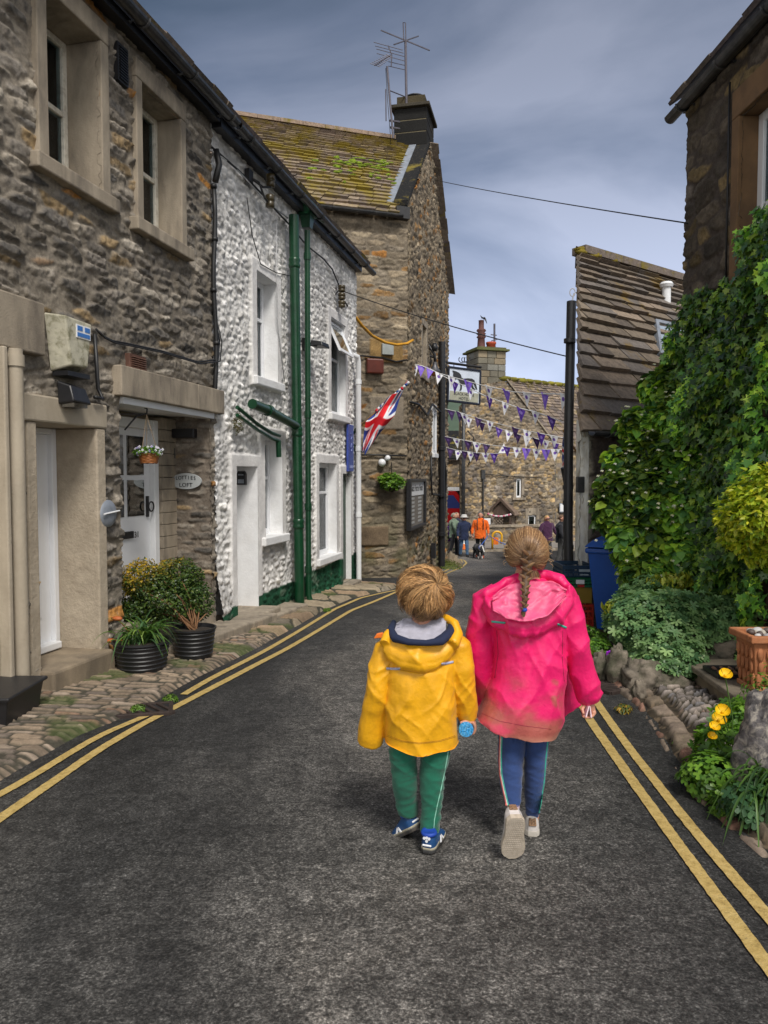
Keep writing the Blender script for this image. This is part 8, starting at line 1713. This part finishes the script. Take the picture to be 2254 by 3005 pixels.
a, b, c_ = Q_(1727, 2074, -.012), Q_(1718, 2104, -.02), Q_(1734, 2106, -.016); MB().prism([a, b, b+Vector((.006, 0, 0)), a+Vector((.004, 0, 0))], (0, .05, 0)).prism([a+Vector((.005, 0, 0)), c_, c_+Vector((.005, 0, 0)), a+Vector((.009, 0, 0))], (0, .05, 0)).build('sheets', pr_, t)
# leggings
m = MB()
loft(m, [(Q_(1503, 2100, .02), 44*kg7, .085), (Q_(1502, 2160, .02), 40*kg7, .08), (Q_(1498, 2230, .01), 37*kg7, .07), (Q_(1499, 2290, -.02), 34*kg7, .058), (Q_(1502, 2335, -.05), 27*kg7, .046), (Q_(1506, 2362, -.08), 22*kg7, .038)], 22)
loft(m, [(Q_(1578, 2100, .02), 42*kg7, .085), (Q_(1577, 2160, .02), 36*kg7, .075), (Q_(1572, 2230, .03), 33*kg7, .066), (Q_(1569, 2290, .035), 31*kg7, .058), (Q_(1565, 2350, .045), 25*kg7, .046), (Q_(1563, 2392, .05), 20*kg7, .036)], 22)
loft(m, [(Q_(1540, 2080, .02), .11, .09), (Q_(1540, 2125, .02), .11, .085), (Q_(1541, 2160, .02), .05, .06)], 20)
lc = lambda V: np.tile(np.array((.022, .055, .185)), (len(V), 1))*(1+.15*fbm(V[:, 0]*9, V[:, 1]*9, V[:, 2]*9, 2, 3))[:, None]*np.where(V[:, 0] < Q_(1541, 2200).x, 1.15, .55)[:, None]
lc = lambda V: np.tile(np.array((.020, .050, .165)), (len(V), 1))*(1+.15*fbm(V[:, 0]*9, V[:, 1]*9, V[:, 2]*9, 2, 3))[:, None]
lg = bake(m, 'leggings', M['knit'], girl, .0056, 4, lambda V, Nn: .0035*(ridge(V[:, 0]*7, V[:, 1]*7, V[:, 2]*34+V[:, 0]*12, 3, 2)-.5)+.0018*(ridge(V[:, 0]*9, V[:, 1]*12, V[:, 2]*70-V[:, 0]*18, 9, 2)-.5), lc); tl_ = bvh(lg)
L1_ = [(1470, 2150), (1468, 2190), (1467, 2228), (1468, 2270), (1476, 2310), (1484, 2345), (1488, 2364)]
for k, (dx, cn) in enumerate(((-3.0, (.85, .17, .15)), (.0, (.85, .8, .74)), (3.0, (.05, .45, .33)))): stripe(tl_, [(x+dx+1, y) for x, y in L1_], .0040, 'side_stripe', M.setdefault('st%d' % k, mat('legging_stripe', cn, .7)), lg, .0012)
stripe(tl_, [(1609, 2160), (1602, 2230), (1598, 2290), (1589, 2350), (1582, 2388)], .004, 'side_stripe', M['st2'], lg, .001)
def girl_accent(Mx, L, sh):
    m = MB(); m.hexa([Mx @ Vector(p) for p in ((-.017, -.004, .046), (.017, -.004, .046), (.017, .012, .046), (-.017, .012, .046), (-.015, -.001, .076), (.015, -.001, .076), (.015, .012, .078), (-.015, .012, .078))]); m.build('heel_patch', M.setdefault('leopard', mat('leopard_print', (.34, .20, .11), .6, var=.1, stain=(.03, .02, .015), stainamt=1, sscale=150)), sh, bevel=.003)
g = G(1564, 2460); shoe(girl, Vector((g.x, g.y+.01, g.z+.002)), R(-6), 0, 0, .20, (.60, .56, .53), (.52, .48, .42), accent=girl_accent, w=.037)
toe = G(1503, 2520, .005); pit = R(-72); Lg = .205; hl = toe-Vector((.0, math.cos(pit)*Lg*1.0, math.sin(pit)*Lg)); shoe(girl, Vector((toe.x+.004, toe.y-math.cos(pit)*Lg, toe.z-math.sin(pit)*Lg)), R(3), pit, 0, Lg, (.62, .58, .56), (.50, .43, .34), tread=True, accent=girl_accent, w=.043)
for c in (Q_(1563, 2400, .05), Q_(1507, 2372, -.085)): MB().tube([c+Vector((0, 0, .02)), c-Vector((0, 0, .02))], .025, 12).build('sock', M.setdefault('pinksock', mat('pink_sock', (.5, .36, .42), .9, var=.2, vscale=60)), girl, smooth=True)
lf = [P(1520, 2395, 2.93), P(1527, 2405, 2.93), P(1537, 2402, 2.94), P(1533, 2412, 2.94), P(1541, 2424, 2.94), P(1530, 2420, 2.93), P(1528, 2432, 2.93), P(1520, 2421, 2.93), P(1511, 2424, 2.93), P(1518, 2412, 2.93)]
t = MB().prism(lf, (0, .003, 0)).build('dead_leaf', mat('dead_leaf', (.10, .06, .02), .8, var=.3, vscale=80), None); tag(t, 'brown dead leaf stuck to the lifted shoe sole of the girl', 'leaf')
# hair drawn back into a plait
rs = np.random.RandomState(14); gc = np.array(GC); RG = np.array((.0845, .098, .1005)); paths, cols = [], []; gat = Q_(1547, 1640, -.085)
def hcol(r): return np.array([(.20, .108, .05), (.29, .17, .082), (.13, .068, .032), (.44, .285, .15)][rs.choice(4, p=[.4, .28, .2, .12])])*rs.uniform(.8, 1.2)
gd = (np.array(gat)-gc)/RG; gd /= np.linalg.norm(gd)
for i in range(7500):
    al = rs.uniform(-2.0, 2.0); st = np.array((math.sin(al)*.98, .42+.30*math.cos(al)+rs.uniform(-.75, .1), math.cos(al)*.95)); st[2] -= .10*(abs(al) > 1.6); st /= np.linalg.norm(st)
    en = gd+np.array((math.sin(al)*.20+rs.normal(0, .05), 0, math.cos(al)*.30+rs.normal(0, .05)-.05)); en /= np.linalg.norm(en); t = np.linspace(0, 1, 11)[:, None]; om = math.acos(np.clip(st @ en, -1, 1)); d = (np.sin((1-t)*om)*st+np.sin(t*om)*en)/max(math.sin(om), 1e-4)
    bow = .10*np.sin(np.pi*t)*np.array((np.sign(al)*.5, 0, -.75*(abs(al) > .9))); d = d+bow; d /= np.linalg.norm(d, axis=1)[:, None]
    p = gc+d*(RG+rs.uniform(-.001, .0035)+.002*np.sin(al*14)+.003*np.sin(np.pi*t)); paths.append(p); cols.append(hcol(0)*(.72+.5*np.sin(np.pi*np.linspace(.1, 1, 11)))[:, None])
for i in range(34):
    s = rs.choice([-1, 1]); p0 = gc+np.array((s*.088, -.02+rs.normal(0, .02), rs.uniform(-.05, .06))); t = np.linspace(0, 1, 7)[:, None]; paths.append(p0+np.array((s*rs.uniform(.05, .3), -.1, rs.uniform(-.8, .2)))*.032*t+np.array((s*.01, 0, 0))*np.sin(3*t)); cols.append(np.array((.42, .29, .15)))
for i in range(40): x = rs.uniform(-.035, .035); p0 = gc+np.array((x, -.07, -.075)); t = np.linspace(0, 1, 6)[:, None]; paths.append(p0+np.array((x*.5, .0, -.03))*t); cols.append(hcol(0))
# the plait: alternating plump lobes crossing the middle, each a bundle of strands
ys_b = []; y = 1622.; k = 0
while y < 1788:
    tt_ = (y-1622)/(1788-1622); w_ = np.interp(tt_, [0, .12, .35, 1], [18, 23, 18.5, 12]); h_ = np.interp(tt_, [0, .3, 1], [15, 13, 9.5]); sd = 1 if k % 2 else -1; cx = np.interp(y, [1622, 1660, 1700, 1790], [1550, 1549, 1543, 1539]); Yc = np.interp(y, [1622, 1650, 1700, 1745, 1790], [-.105, -.108, -.115, -.155, -.190])-.012
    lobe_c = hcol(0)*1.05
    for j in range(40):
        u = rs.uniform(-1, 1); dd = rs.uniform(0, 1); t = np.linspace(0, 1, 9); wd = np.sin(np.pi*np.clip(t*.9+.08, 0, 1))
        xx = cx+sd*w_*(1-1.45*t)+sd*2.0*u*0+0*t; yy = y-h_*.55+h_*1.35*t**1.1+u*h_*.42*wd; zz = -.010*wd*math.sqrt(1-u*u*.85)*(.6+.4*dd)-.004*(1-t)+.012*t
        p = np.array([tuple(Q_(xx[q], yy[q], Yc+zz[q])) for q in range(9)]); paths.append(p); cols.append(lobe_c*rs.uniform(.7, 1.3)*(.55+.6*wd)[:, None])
    y += h_*.86; k += 1
for j in range(60): u = rs.normal(0, 1); t = np.linspace(0, 1, 6); paths.append(np.array([tuple(Q_(1539+u*2.5+u*1.5*q-q*2, 1786+26*q*(1-.1*abs(u)), -.197+.004*q)) for q in t])); cols.append(hcol(0))
gh = strands('hair', paths, cols, .0012, girl)
m = MB(); sg_, rn = 28, 20; V = []
for i in range(rn+1):
    for k in range(sg_):
        t = math.pi*i/rn; a = 2*math.pi*k/sg_; d = np.array((math.sin(t)*math.cos(a), math.sin(t)*math.sin(a), math.cos(t))); face = sstep(.35, .6, d[1])*sstep(.75, .35, d[2]); low = sstep(-.45, -.8, d[2])*(1 if abs(d[0]) > .0 else 0); q_ = gc+d*(RG-.0025)*(1-.22*face-.22*low*(abs(d[0])+.2)); V.append(q_)
V2 = np.array(V); V2[:, 2] = np.maximum(V2[:, 2], gc[2]-.075)
sc_ = mesh('scalp_hair', V2, [(i*sg_+k, (i+1)*sg_+k, (i+1)*sg_+(k+1) % sg_, i*sg_+(k+1) % sg_) for i in range(rn) for k in range(sg_)], M['hair'], gh, True, np.tile((.15, .085, .042), (len(V), 1)))
m = MB(); pts = [Q_(x, y, d+.004) for x, y, d in ((1550, 1618, -.09), (1549, 1650, -.10), (1544, 1690, -.110), (1541, 1740, -.15), (1539, 1788, -.19))]; m.tube(pts, [.024, .023, .018, .014, .009], 10); m.build('plait_core', mat('dark_hair', (.10, .055, .028), .6, var=.3, vscale=90), gh, smooth=True)
MB().lathe(Q_(1539, 1790, -.196), [(.008, -.006), (.0115, -.004), (.0115, .005), (.008, .007)], 12).build('hair_tie', M['bright_blue'], gh, smooth=True)

# ------------------------------------------------------------------ passers-by at the end of the street
def figure(label, foot, H_, coat, legs, hair, shoes=(.02, .02, .02), face=0, hat=None, arms=((.1, -.1), (.1, .1)), coat_len=.36, wid=1.0, glasses=False, skin=None, lean=0, pack=False, vox=.014, hairlen=0, stride=.1):
    """adult: face = heading (0 looks at the camera)"""
    t = thing('person', label, 'person', foot); f = Vector(foot); u = H_/7.5; cf, sf = math.cos(face), math.sin(face)
    def q(x, y, z): return f+Vector((x*cf-y*sf, x*sf+y*cf, z))   # y<0 is in front of the person
    r3 = Matrix.Rotation(face, 3, 'Z'); m = MB(); hc_ = q(0, -lean, H_-.56*u); fwv = r3 @ Vector((0, -1, 0)); rgv = r3 @ Vector((-1, 0, 0))
    head_parts(m, hc_, u*.46, fwv, rgv, Vector((0, 0, 1))); m.tube([hc_-Vector((0, 0, .04)), q(0, -lean*.5, H_-1.25*u), q(0, 0, H_-1.6*u)], [.055, .055, .08], 10)
    sh_z, hip, kn = H_-1.45*u, H_*.50, H_*.27; hands = []
    for s, (ax_, ay_) in zip((-1, 1), arms):
        S = q(s*.19*wid, 0, sh_z-.03); E = q(s*(.24*wid+ax_*.3), ay_*.4, sh_z-.30); Hn = q(s*(.22*wid+ax_), -.06+ay_, sh_z-.54+abs(ay_)*.25); hands.append((S, E, Hn)); m.tube([S, E, Hn], [.045, .038, .028], 10); dn = (Hn-E).normalized(); m.blob(Hn+dn*.05, (.03, .035, .045), 3, 10, 8, .03)
        for k in range(4): m.tube([Hn+dn*.07+Vector((0, (k-1.5)*.018, 0)), Hn+dn*.115+Vector((-s*.01, (k-1.5)*.019, 0)), Hn+dn*.14+Vector((-s*.025, (k-1.5)*.018, .0))], [.0095, .009, .007], 6)
        m.tube([Hn+dn*.03+fwv*.02, Hn+dn*.07+fwv*.05], [.011, .008], 6)
    loft(m, [(q(0, 0, hip-.05), .13*wid, .09), (q(0, 0, hip+.25), .13*wid, .09), (q(0, 0, sh_z), .16*wid, .09)], 16)
    ft = []
    for s in (-1, 1): A = q(s*.09, 0, hip); K_ = q(s*.10, -s*stride*.5-.02, kn); An = q(s*.11, -s*stride+.03, .08); ft.append(An); m.tube([A, K_, An], [.085, .055, .04], 10)
    bd = bake(m, 'body', M['skin'], t, vox*.75, 2); eyes(hc_, u*.46, fwv, rgv, Vector((0, 0, 1)), bd)
    m = MB(); loft(m, [(q(0, 0, hip-.02-coat_len*.4), .195*wid, .15), (q(0, 0, hip+.12), .185*wid, .14), (q(0, 0, hip+.3), .19*wid, .14), (q(0, 0, sh_z-.10), .215*wid, .13), (q(0, 0, sh_z-.02), .19*wid, .115), (q(0, 0, sh_z+.03), .12*wid, .09), (q(0, -lean*.4, sh_z+.09), .075, .07)], 20, 2.3)
    for S, E, Hn in hands: S0 = S.lerp(q(0, 0, sh_z-.03), .35); m.tube([S0, S+Vector((0, 0, -.02)), S.lerp(E, .5), E, Hn], [.06, .072, .068, .060, .048], 12)
    cc = lambda V: np.tile(np.array(coat), (len(V), 1))*(1+.12*fbm(V[:, 0]*8, V[:, 1]*8, V[:, 2]*8, 3, 3))[:, None]
    bake(m, 'coat', M['knit'], t, vox, 3, cloth_folds(.016, .007, 0, int(foot[0]*100) % 50, .7), cc)
    m = MB(); loft(m, [(q(0, 0, hip-.08), .15*wid, .11), (q(0, 0, hip+.08), .15*wid, .11)], 16)
    for s, An in zip((-1, 1), ft): m.tube([q(s*.085*wid, 0, hip), q(s*.10, -s*stride*.5-.02, kn), An], [.098, .074, .062], 12)
    lc_ = lambda V: np.tile(np.array(legs), (len(V), 1)); bake(m, 'trousers', M['knit'], t, vox, 3, cloth_folds(.008, .004, 0, 7, .3), lc_)
    for An in ft: shoe(t, An+fwv*-.07-Vector((0, 0, .078)), face+math.pi, 0, 0, .27, shoes, shoes, w=.05)
    hp0 = []; rs_ = np.random.RandomState(int(foot[0]*77) % 97+1); m = MB()
    rr = u*.46; loft(m, [(hc_+Vector((0, 0, z))*rr-fwv*o*rr, a*rr, b*rr) for z, a, b, o in ([(-.9-hairlen, .7, .5, .55)] if hairlen else [])+[(-.45, .88, .7, .42), (0, 1.0, .95, .25), (.45, .98, 1.0, .12), (.85, .7, .75, .1), (1.1, .25, .3, .1)]], 18)
    bake(m, 'hair', M['knit'], t, .01, 2, lambda V, Nn: .008*fbm(V[:, 0]*40, V[:, 1]*40, V[:, 2]*25, 3, 3), lambda V: np.tile(np.array(hair), (len(V), 1))*(1+.4*vn(V[:, 0]*60, V[:, 1]*60, V[:, 2]*20, 2))[:, None])
    if hat: MB().lathe(hc_+Vector((0, 0, .30*rr)), [(1.75*rr, -.10*rr), (1.75*rr, .0), (1.12*rr, .12*rr), (1.08*rr, .75*rr), (.7*rr, 1.0*rr), (.01, 1.05*rr)], 20).build('hat', mat('pale_hat', hat, .8), t, smooth=True)
    if glasses: MB().box(hc_+fwv*1.02*rr+Vector((0, 0, -.1*rr)), (1.5*rr, .03, .32*rr), rz=face).build('sunglasses', M['ink'], t)
    if pack:
        for s in (-1, 1): MB().tube([q(s*.11, -.135, sh_z-.36), q(s*.12, -.15, sh_z-.12), q(s*.11, -.09, sh_z+.03), q(s*.10, .10, sh_z-.05)], .018, 6).build('pack_strap', M['tub'], t)
        m = MB(); loft(m, [(q(0, .2, sh_z-.45), .14, .07), (q(0, .22, sh_z-.25), .15, .09), (q(0, .2, sh_z-.02), .12, .07)], 16, 3); m.build('rucksack', M['tub'], t, smooth=True)
    return t, hands
def gp(x, y): return G(x, y)
fo = gp(1404, 1636); og, oh = figure('grey-haired walker in a bright orange jacket and black trousers', fo+Vector((.08, .1, 0)), 1.80, (.80, .13, .004), (.012, .012, .014), (.10, .09, .08), shoes=(.35, .06, .02), face=R(-8), arms=((.07, .0), (.06, -.08)), wid=1.15, pack=True, stride=.16)
figure('woman in a navy jacket, white sun hat and sunglasses walking beside the orange jacket', gp(1366, 1634)+Vector((-.05, .1, 0)), 1.66, (.010, .020, .065), (.06, .13, .24), (.2, .14, .1), face=R(6), hat=(.55, .54, .52), glasses=True, arms=((.05, -.05), (.08, -.1)), wid=1.0, stride=.14)
figure('man in a pale green anorak and black trousers standing side-on at the left', gp(1334, 1632)+Vector((.0, .3, 0)), 1.72, (.17, .235, .17), (.012, .012, .016), (.32, .28, .22), face=R(70), arms=((.02, -.30), (.02, -.26)), wid=1.0, coat_len=.3, stride=.12)
figure('person in a dark navy jacket mostly hidden behind the green anorak', gp(1328, 1630)+Vector((.25, .9, 0)), 1.70, (.02, .025, .05), (.012, .014, .03), (.22, .16, .1), face=R(30), arms=((.05, -.1), (.05, -.1)))
figure('blonde woman in a plum jacket and sunglasses smiling, above the head of the girl', gp(1600, 1640)+Vector((.12, .3, 0)), 1.66, (.055, .012, .05), (.03, .03, .035), (.55, .33, .12), face=R(20), glasses=True, arms=((.12, .0), (.22, -.05)), wid=1.12, hairlen=.25)
figure('person in a black jacket with white shoulder and grey trousers, half behind the black pipe', gp(1642, 1652)+Vector((.08, .1, 0)), 1.72, (.012, .013, .018), (.055, .055, .052), (.16, .09, .05), shoes=(.12, .03, .02), face=R(65), arms=((.05, -.1), (.05, -.22)), coat_len=.3)
# dogs
def dog(label, foot, yaw, s, cbody, cwhite):
    t = thing('dog', label, 'dog', foot); f = Vector(foot); r3 = Matrix.Rotation(yaw, 3, 'Z')
    def q(x, y, z): return f+(r3 @ Vector((x, y, z)))*s
    m = MB(); m.tube([q(0, .42, .48), q(0, .30, .48), q(0, .10, .46), q(0, -.12, .44), q(0, -.26, .46)], [.07, .12, .125, .155, .11], 14); m.tube([q(0, -.22, .48), q(0, -.34, .50), q(0, -.42, .44)], [.11, .09, .085], 12)
    m.blob(q(0, -.46, .40), (.085*s, .10*s, .085*s), 3, 12, 8, .04); m.tube([q(0, -.50, .38), q(0, -.62, .32)], [.055, .032], 10)
    for a in (-1, 1):
        m.tube([q(a*.08, -.16, .42), q(a*.085, -.15, .22), q(a*.08, -.17, .04), q(a*.08, -.20, .02)], [.06, .04, .028, .03], 8); m.tube([q(a*.08, .30, .46), q(a*.09, .24, .28), q(a*.09, .38, .17), q(a*.09, .35, .03), q(a*.09, .31, .02)], [.085, .06, .034, .026, .028], 8); m.tube([q(a*.055, -.42, .46), q(a*.09, -.40, .49), q(a*.10, -.44, .44)], [.03, .026, .01], 7)
    m.tube([q(0, .44, .50), q(.03, .58, .36), q(.05, .62, .18), q(.05, .66, .12)], [.04, .055, .05, .015], 8)
    def cf(V):
        L = (V-np.array(f)) @ np.array(r3)/s; w = (sstep(.14, .10, L[:, 2])*(L[:, 1] < .1))+(sstep(-.24, -.28, L[:, 1])*sstep(-.40, -.36, L[:, 1])*(np.abs(L[:, 0]) < .13))*.9+sstep(.03, .018, np.abs(L[:, 0]))*sstep(-.40, -.44, L[:, 1]); w = np.clip(w, 0, 1)[:, None]; return np.array(cbody)*(1-w)+np.array(cwhite)*w
    bake(m, 'body', M['knit'], t, .011, 2, lambda V, Nn: .012*fbm(V[:, 0]*26, V[:, 1]*26, V[:, 2]*16, 3, 3), cf)
    for a in (-1, 1): MB().blob(q(a*.045, -.535, .42), (.012*s,)*3, 1, 8, 6, 0).build('eye', M['ink'], t)
    MB().blob(q(0, -.63, .325), (.02*s, .015*s, .018*s), 1, 8, 6, 0).build('nose', M['ink'], t); MB().lathe(q(0, -.30, .49), [(.115*s, -.02), (.12*s, 0), (.115*s, .02)], 14, axis=r3 @ Vector((0, -1, .3))).build('collar', M['bright_blue'], t); return q(0, -.28, .60)
c1 = dog('black and white sheepdog trotting with lowered head at the feet of the orange-jacketed walker', G(1402, 1640)+Vector((.05, .1, 0)), R(14), .92, (.013, .013, .014), (.62, .60, .56)); c2 = dog('grey and white dog half hidden behind the head of the girl', G(1483, 1640)+Vector((.15, .2, 0)), R(-18), .85, (.09, .08, .08), (.66, .64, .60))
M['lead_b'] = mat('blue_lead', (.02, .12, .5), .5); hr_ = oh[1][2]
for a, c, lab in ((oh[1][2], c1, 'short blue lead from the walker down to the black and white dog'), (oh[1][2], c2, 'long blue lead stretched right to the grey and white dog')): tag(MB().tube([a-Vector((0, 0, .06)), a.lerp(c, .5)-Vector((0, 0, .05)), c], .014, 6).build('dog_lead', M['lead_b'], None, smooth=True), lab, 'dog lead')
# yellow folding sign, cone, red van, flowers, posters
q = G(1464, 1620); t = thing('cycle_hoop', 'bright yellow inverted-U hoop stand on the far pavement left of the head of the girl', 'hoop stand', q+Vector((.0, .5, 0))); b_ = Vector(q)+Vector((0, .5, .07))
MB().tube([b_+Vector((-.20, 0, 0)), b_+Vector((-.20, 0, .55))]+[b_+Vector((-.20*math.cos(a), 0, .55+.2*math.sin(a))) for a in np.linspace(.3, 2.84, 8)]+[b_+Vector((.20, 0, .55)), b_+Vector((.16, -.1, .25))], .045, 8).build('hoop', mat('safety_yellow', (.80, .42, .01), .4), t, smooth=True); MB().box(b_+Vector((-.05, 0, .35)), (.2, .03, .3)).build('plate', M['orange'], t)
q = G(1366, 1622); t = thing('traffic_cone', 'orange and white traffic cone seen between the legs of the navy-jacketed woman', 'traffic cone', q+Vector((-.0, .8, 0))); q = Vector(q)+Vector((0, .8, 0))
MB().lathe(q, [(.26, 0), (.26, .03), (.17, .03), (.12, .3)], 14).lathe(q, [(.095, .45), (.05, .72), (.03, .73)], 14).build('cone', M['orange'], t); MB().lathe(q, [(.12, .3), (.095, .45)], 14).build('band', M['white_paint'], t)
vq = P(1290, 1590, 40.0); t = thing('red_van', 'bright red van parked in front of the distant shop', 'van', (vq.x, 40.5, -1.735)); c0 = Vector((vq.x-.2, 41, -1.735)); M['van_red'] = mat('red_car_paint', (.75, .006, .012), .25, var=.03, coat=.6)
def prof(pts, x0, x1): return [c0+Vector((a, 0, b)) for a, b in pts]
body = [(-2.4, .35), (-2.4, 2.15), (-2.2, 2.38), (1.1, 2.38), (1.75, 1.45), (2.45, 1.2), (2.5, .35)]; m = MB().prism([c0+Vector((a, -.9, b)) for a, b in body], (0, 1.8, 0)); vb = m.build('body', M['van_red'], t, bevel=.06)
MB().prism([c0+Vector((a, -.93, b)) for a, b in ((.25, 1.45), (.25, 2.15), (.95, 2.15), (1.45, 1.45))], (0, .03, 0)).build('side_window', M['sign_blue'], t); MB().prism([c0+Vector((a, -.93, b)) for a, b in ((-1.9, 1.0), (-1.9, 1.7), (-.3, 1.7), (-.3, 1.0))], (0, .025, 0)).build('side_panel', mat('pale_blue_panel', (.30, .48, .58), .4), t)
for wx in (-1.6, 1.6):
    w_ = MB().tube([c0+Vector((wx, -.96, .36)), c0+Vector((wx, -.72, .36))], .36, 20).build('wheel', M['tub'], t); MB().tube([c0+Vector((wx, -.975, .36)), c0+Vector((wx, -.955, .36))], .2, 14).build('hubcap', M['lead'], w_)
MB().box(c0+Vector((2.5, -.55, .9)), (.06, .3, .2)).build('headlight', M['white_gloss'], t)
q = P(1312, 1566, 30.5); t = thing('flower_tub', 'mass of purple flowers in a stone tub beside the far corner of the gabled house', 'flower tub', (q.x, 30.5, -1.7)); rs = np.random.RandomState(9); p, nn = lumps([((q.x, 30.5, q.z), (.35, .35, .42)), ((q.x+.05, 30.5, q.z-.5), (.3, .3, .3))], 700, rs, .4)
leaves('flowers', p, nn, nn+rs.normal(0, .5, p.shape), .09, T_round(), shades(len(p), [(3, (.16, .03, .32)), (2, (.09, .02, .2)), (1, (.03, .07, .02))], rs), M['leaf'], t, 4, .4); MB().lathe((q.x, 30.5, -1.735), [(.3, 0), (.4, .5), (.34, .5), (.001, .45)], 16).build('tub', M['sandstone'], t, smooth=True, auto=True)
for (x, y, w_, h_), lab in (((1430, 1530, .42, .38), 'small white framed notice on the far house left of the timber porch'), ((1655, 1490, .5, .45), 'pale blue framed poster on the far house beside the black pipe')):
    s_, z_ = WH.px(x, y, .1); t = thing('notice', lab, 'notice', WH(s_, .1, z_)); MB().wbox(WH, s_-w_/2, s_+w_/2, .06, .10, z_-h_/2, z_+h_/2).build('frame', M['gutter_black'] if x < 1500 else M['lead'], t); MB().wbox(WH, s_-w_/2+.04, s_+w_/2-.04, .10, .11, z_-h_/2+.04, z_+h_/2-.04).build('sheet', M['white_paint'], t)
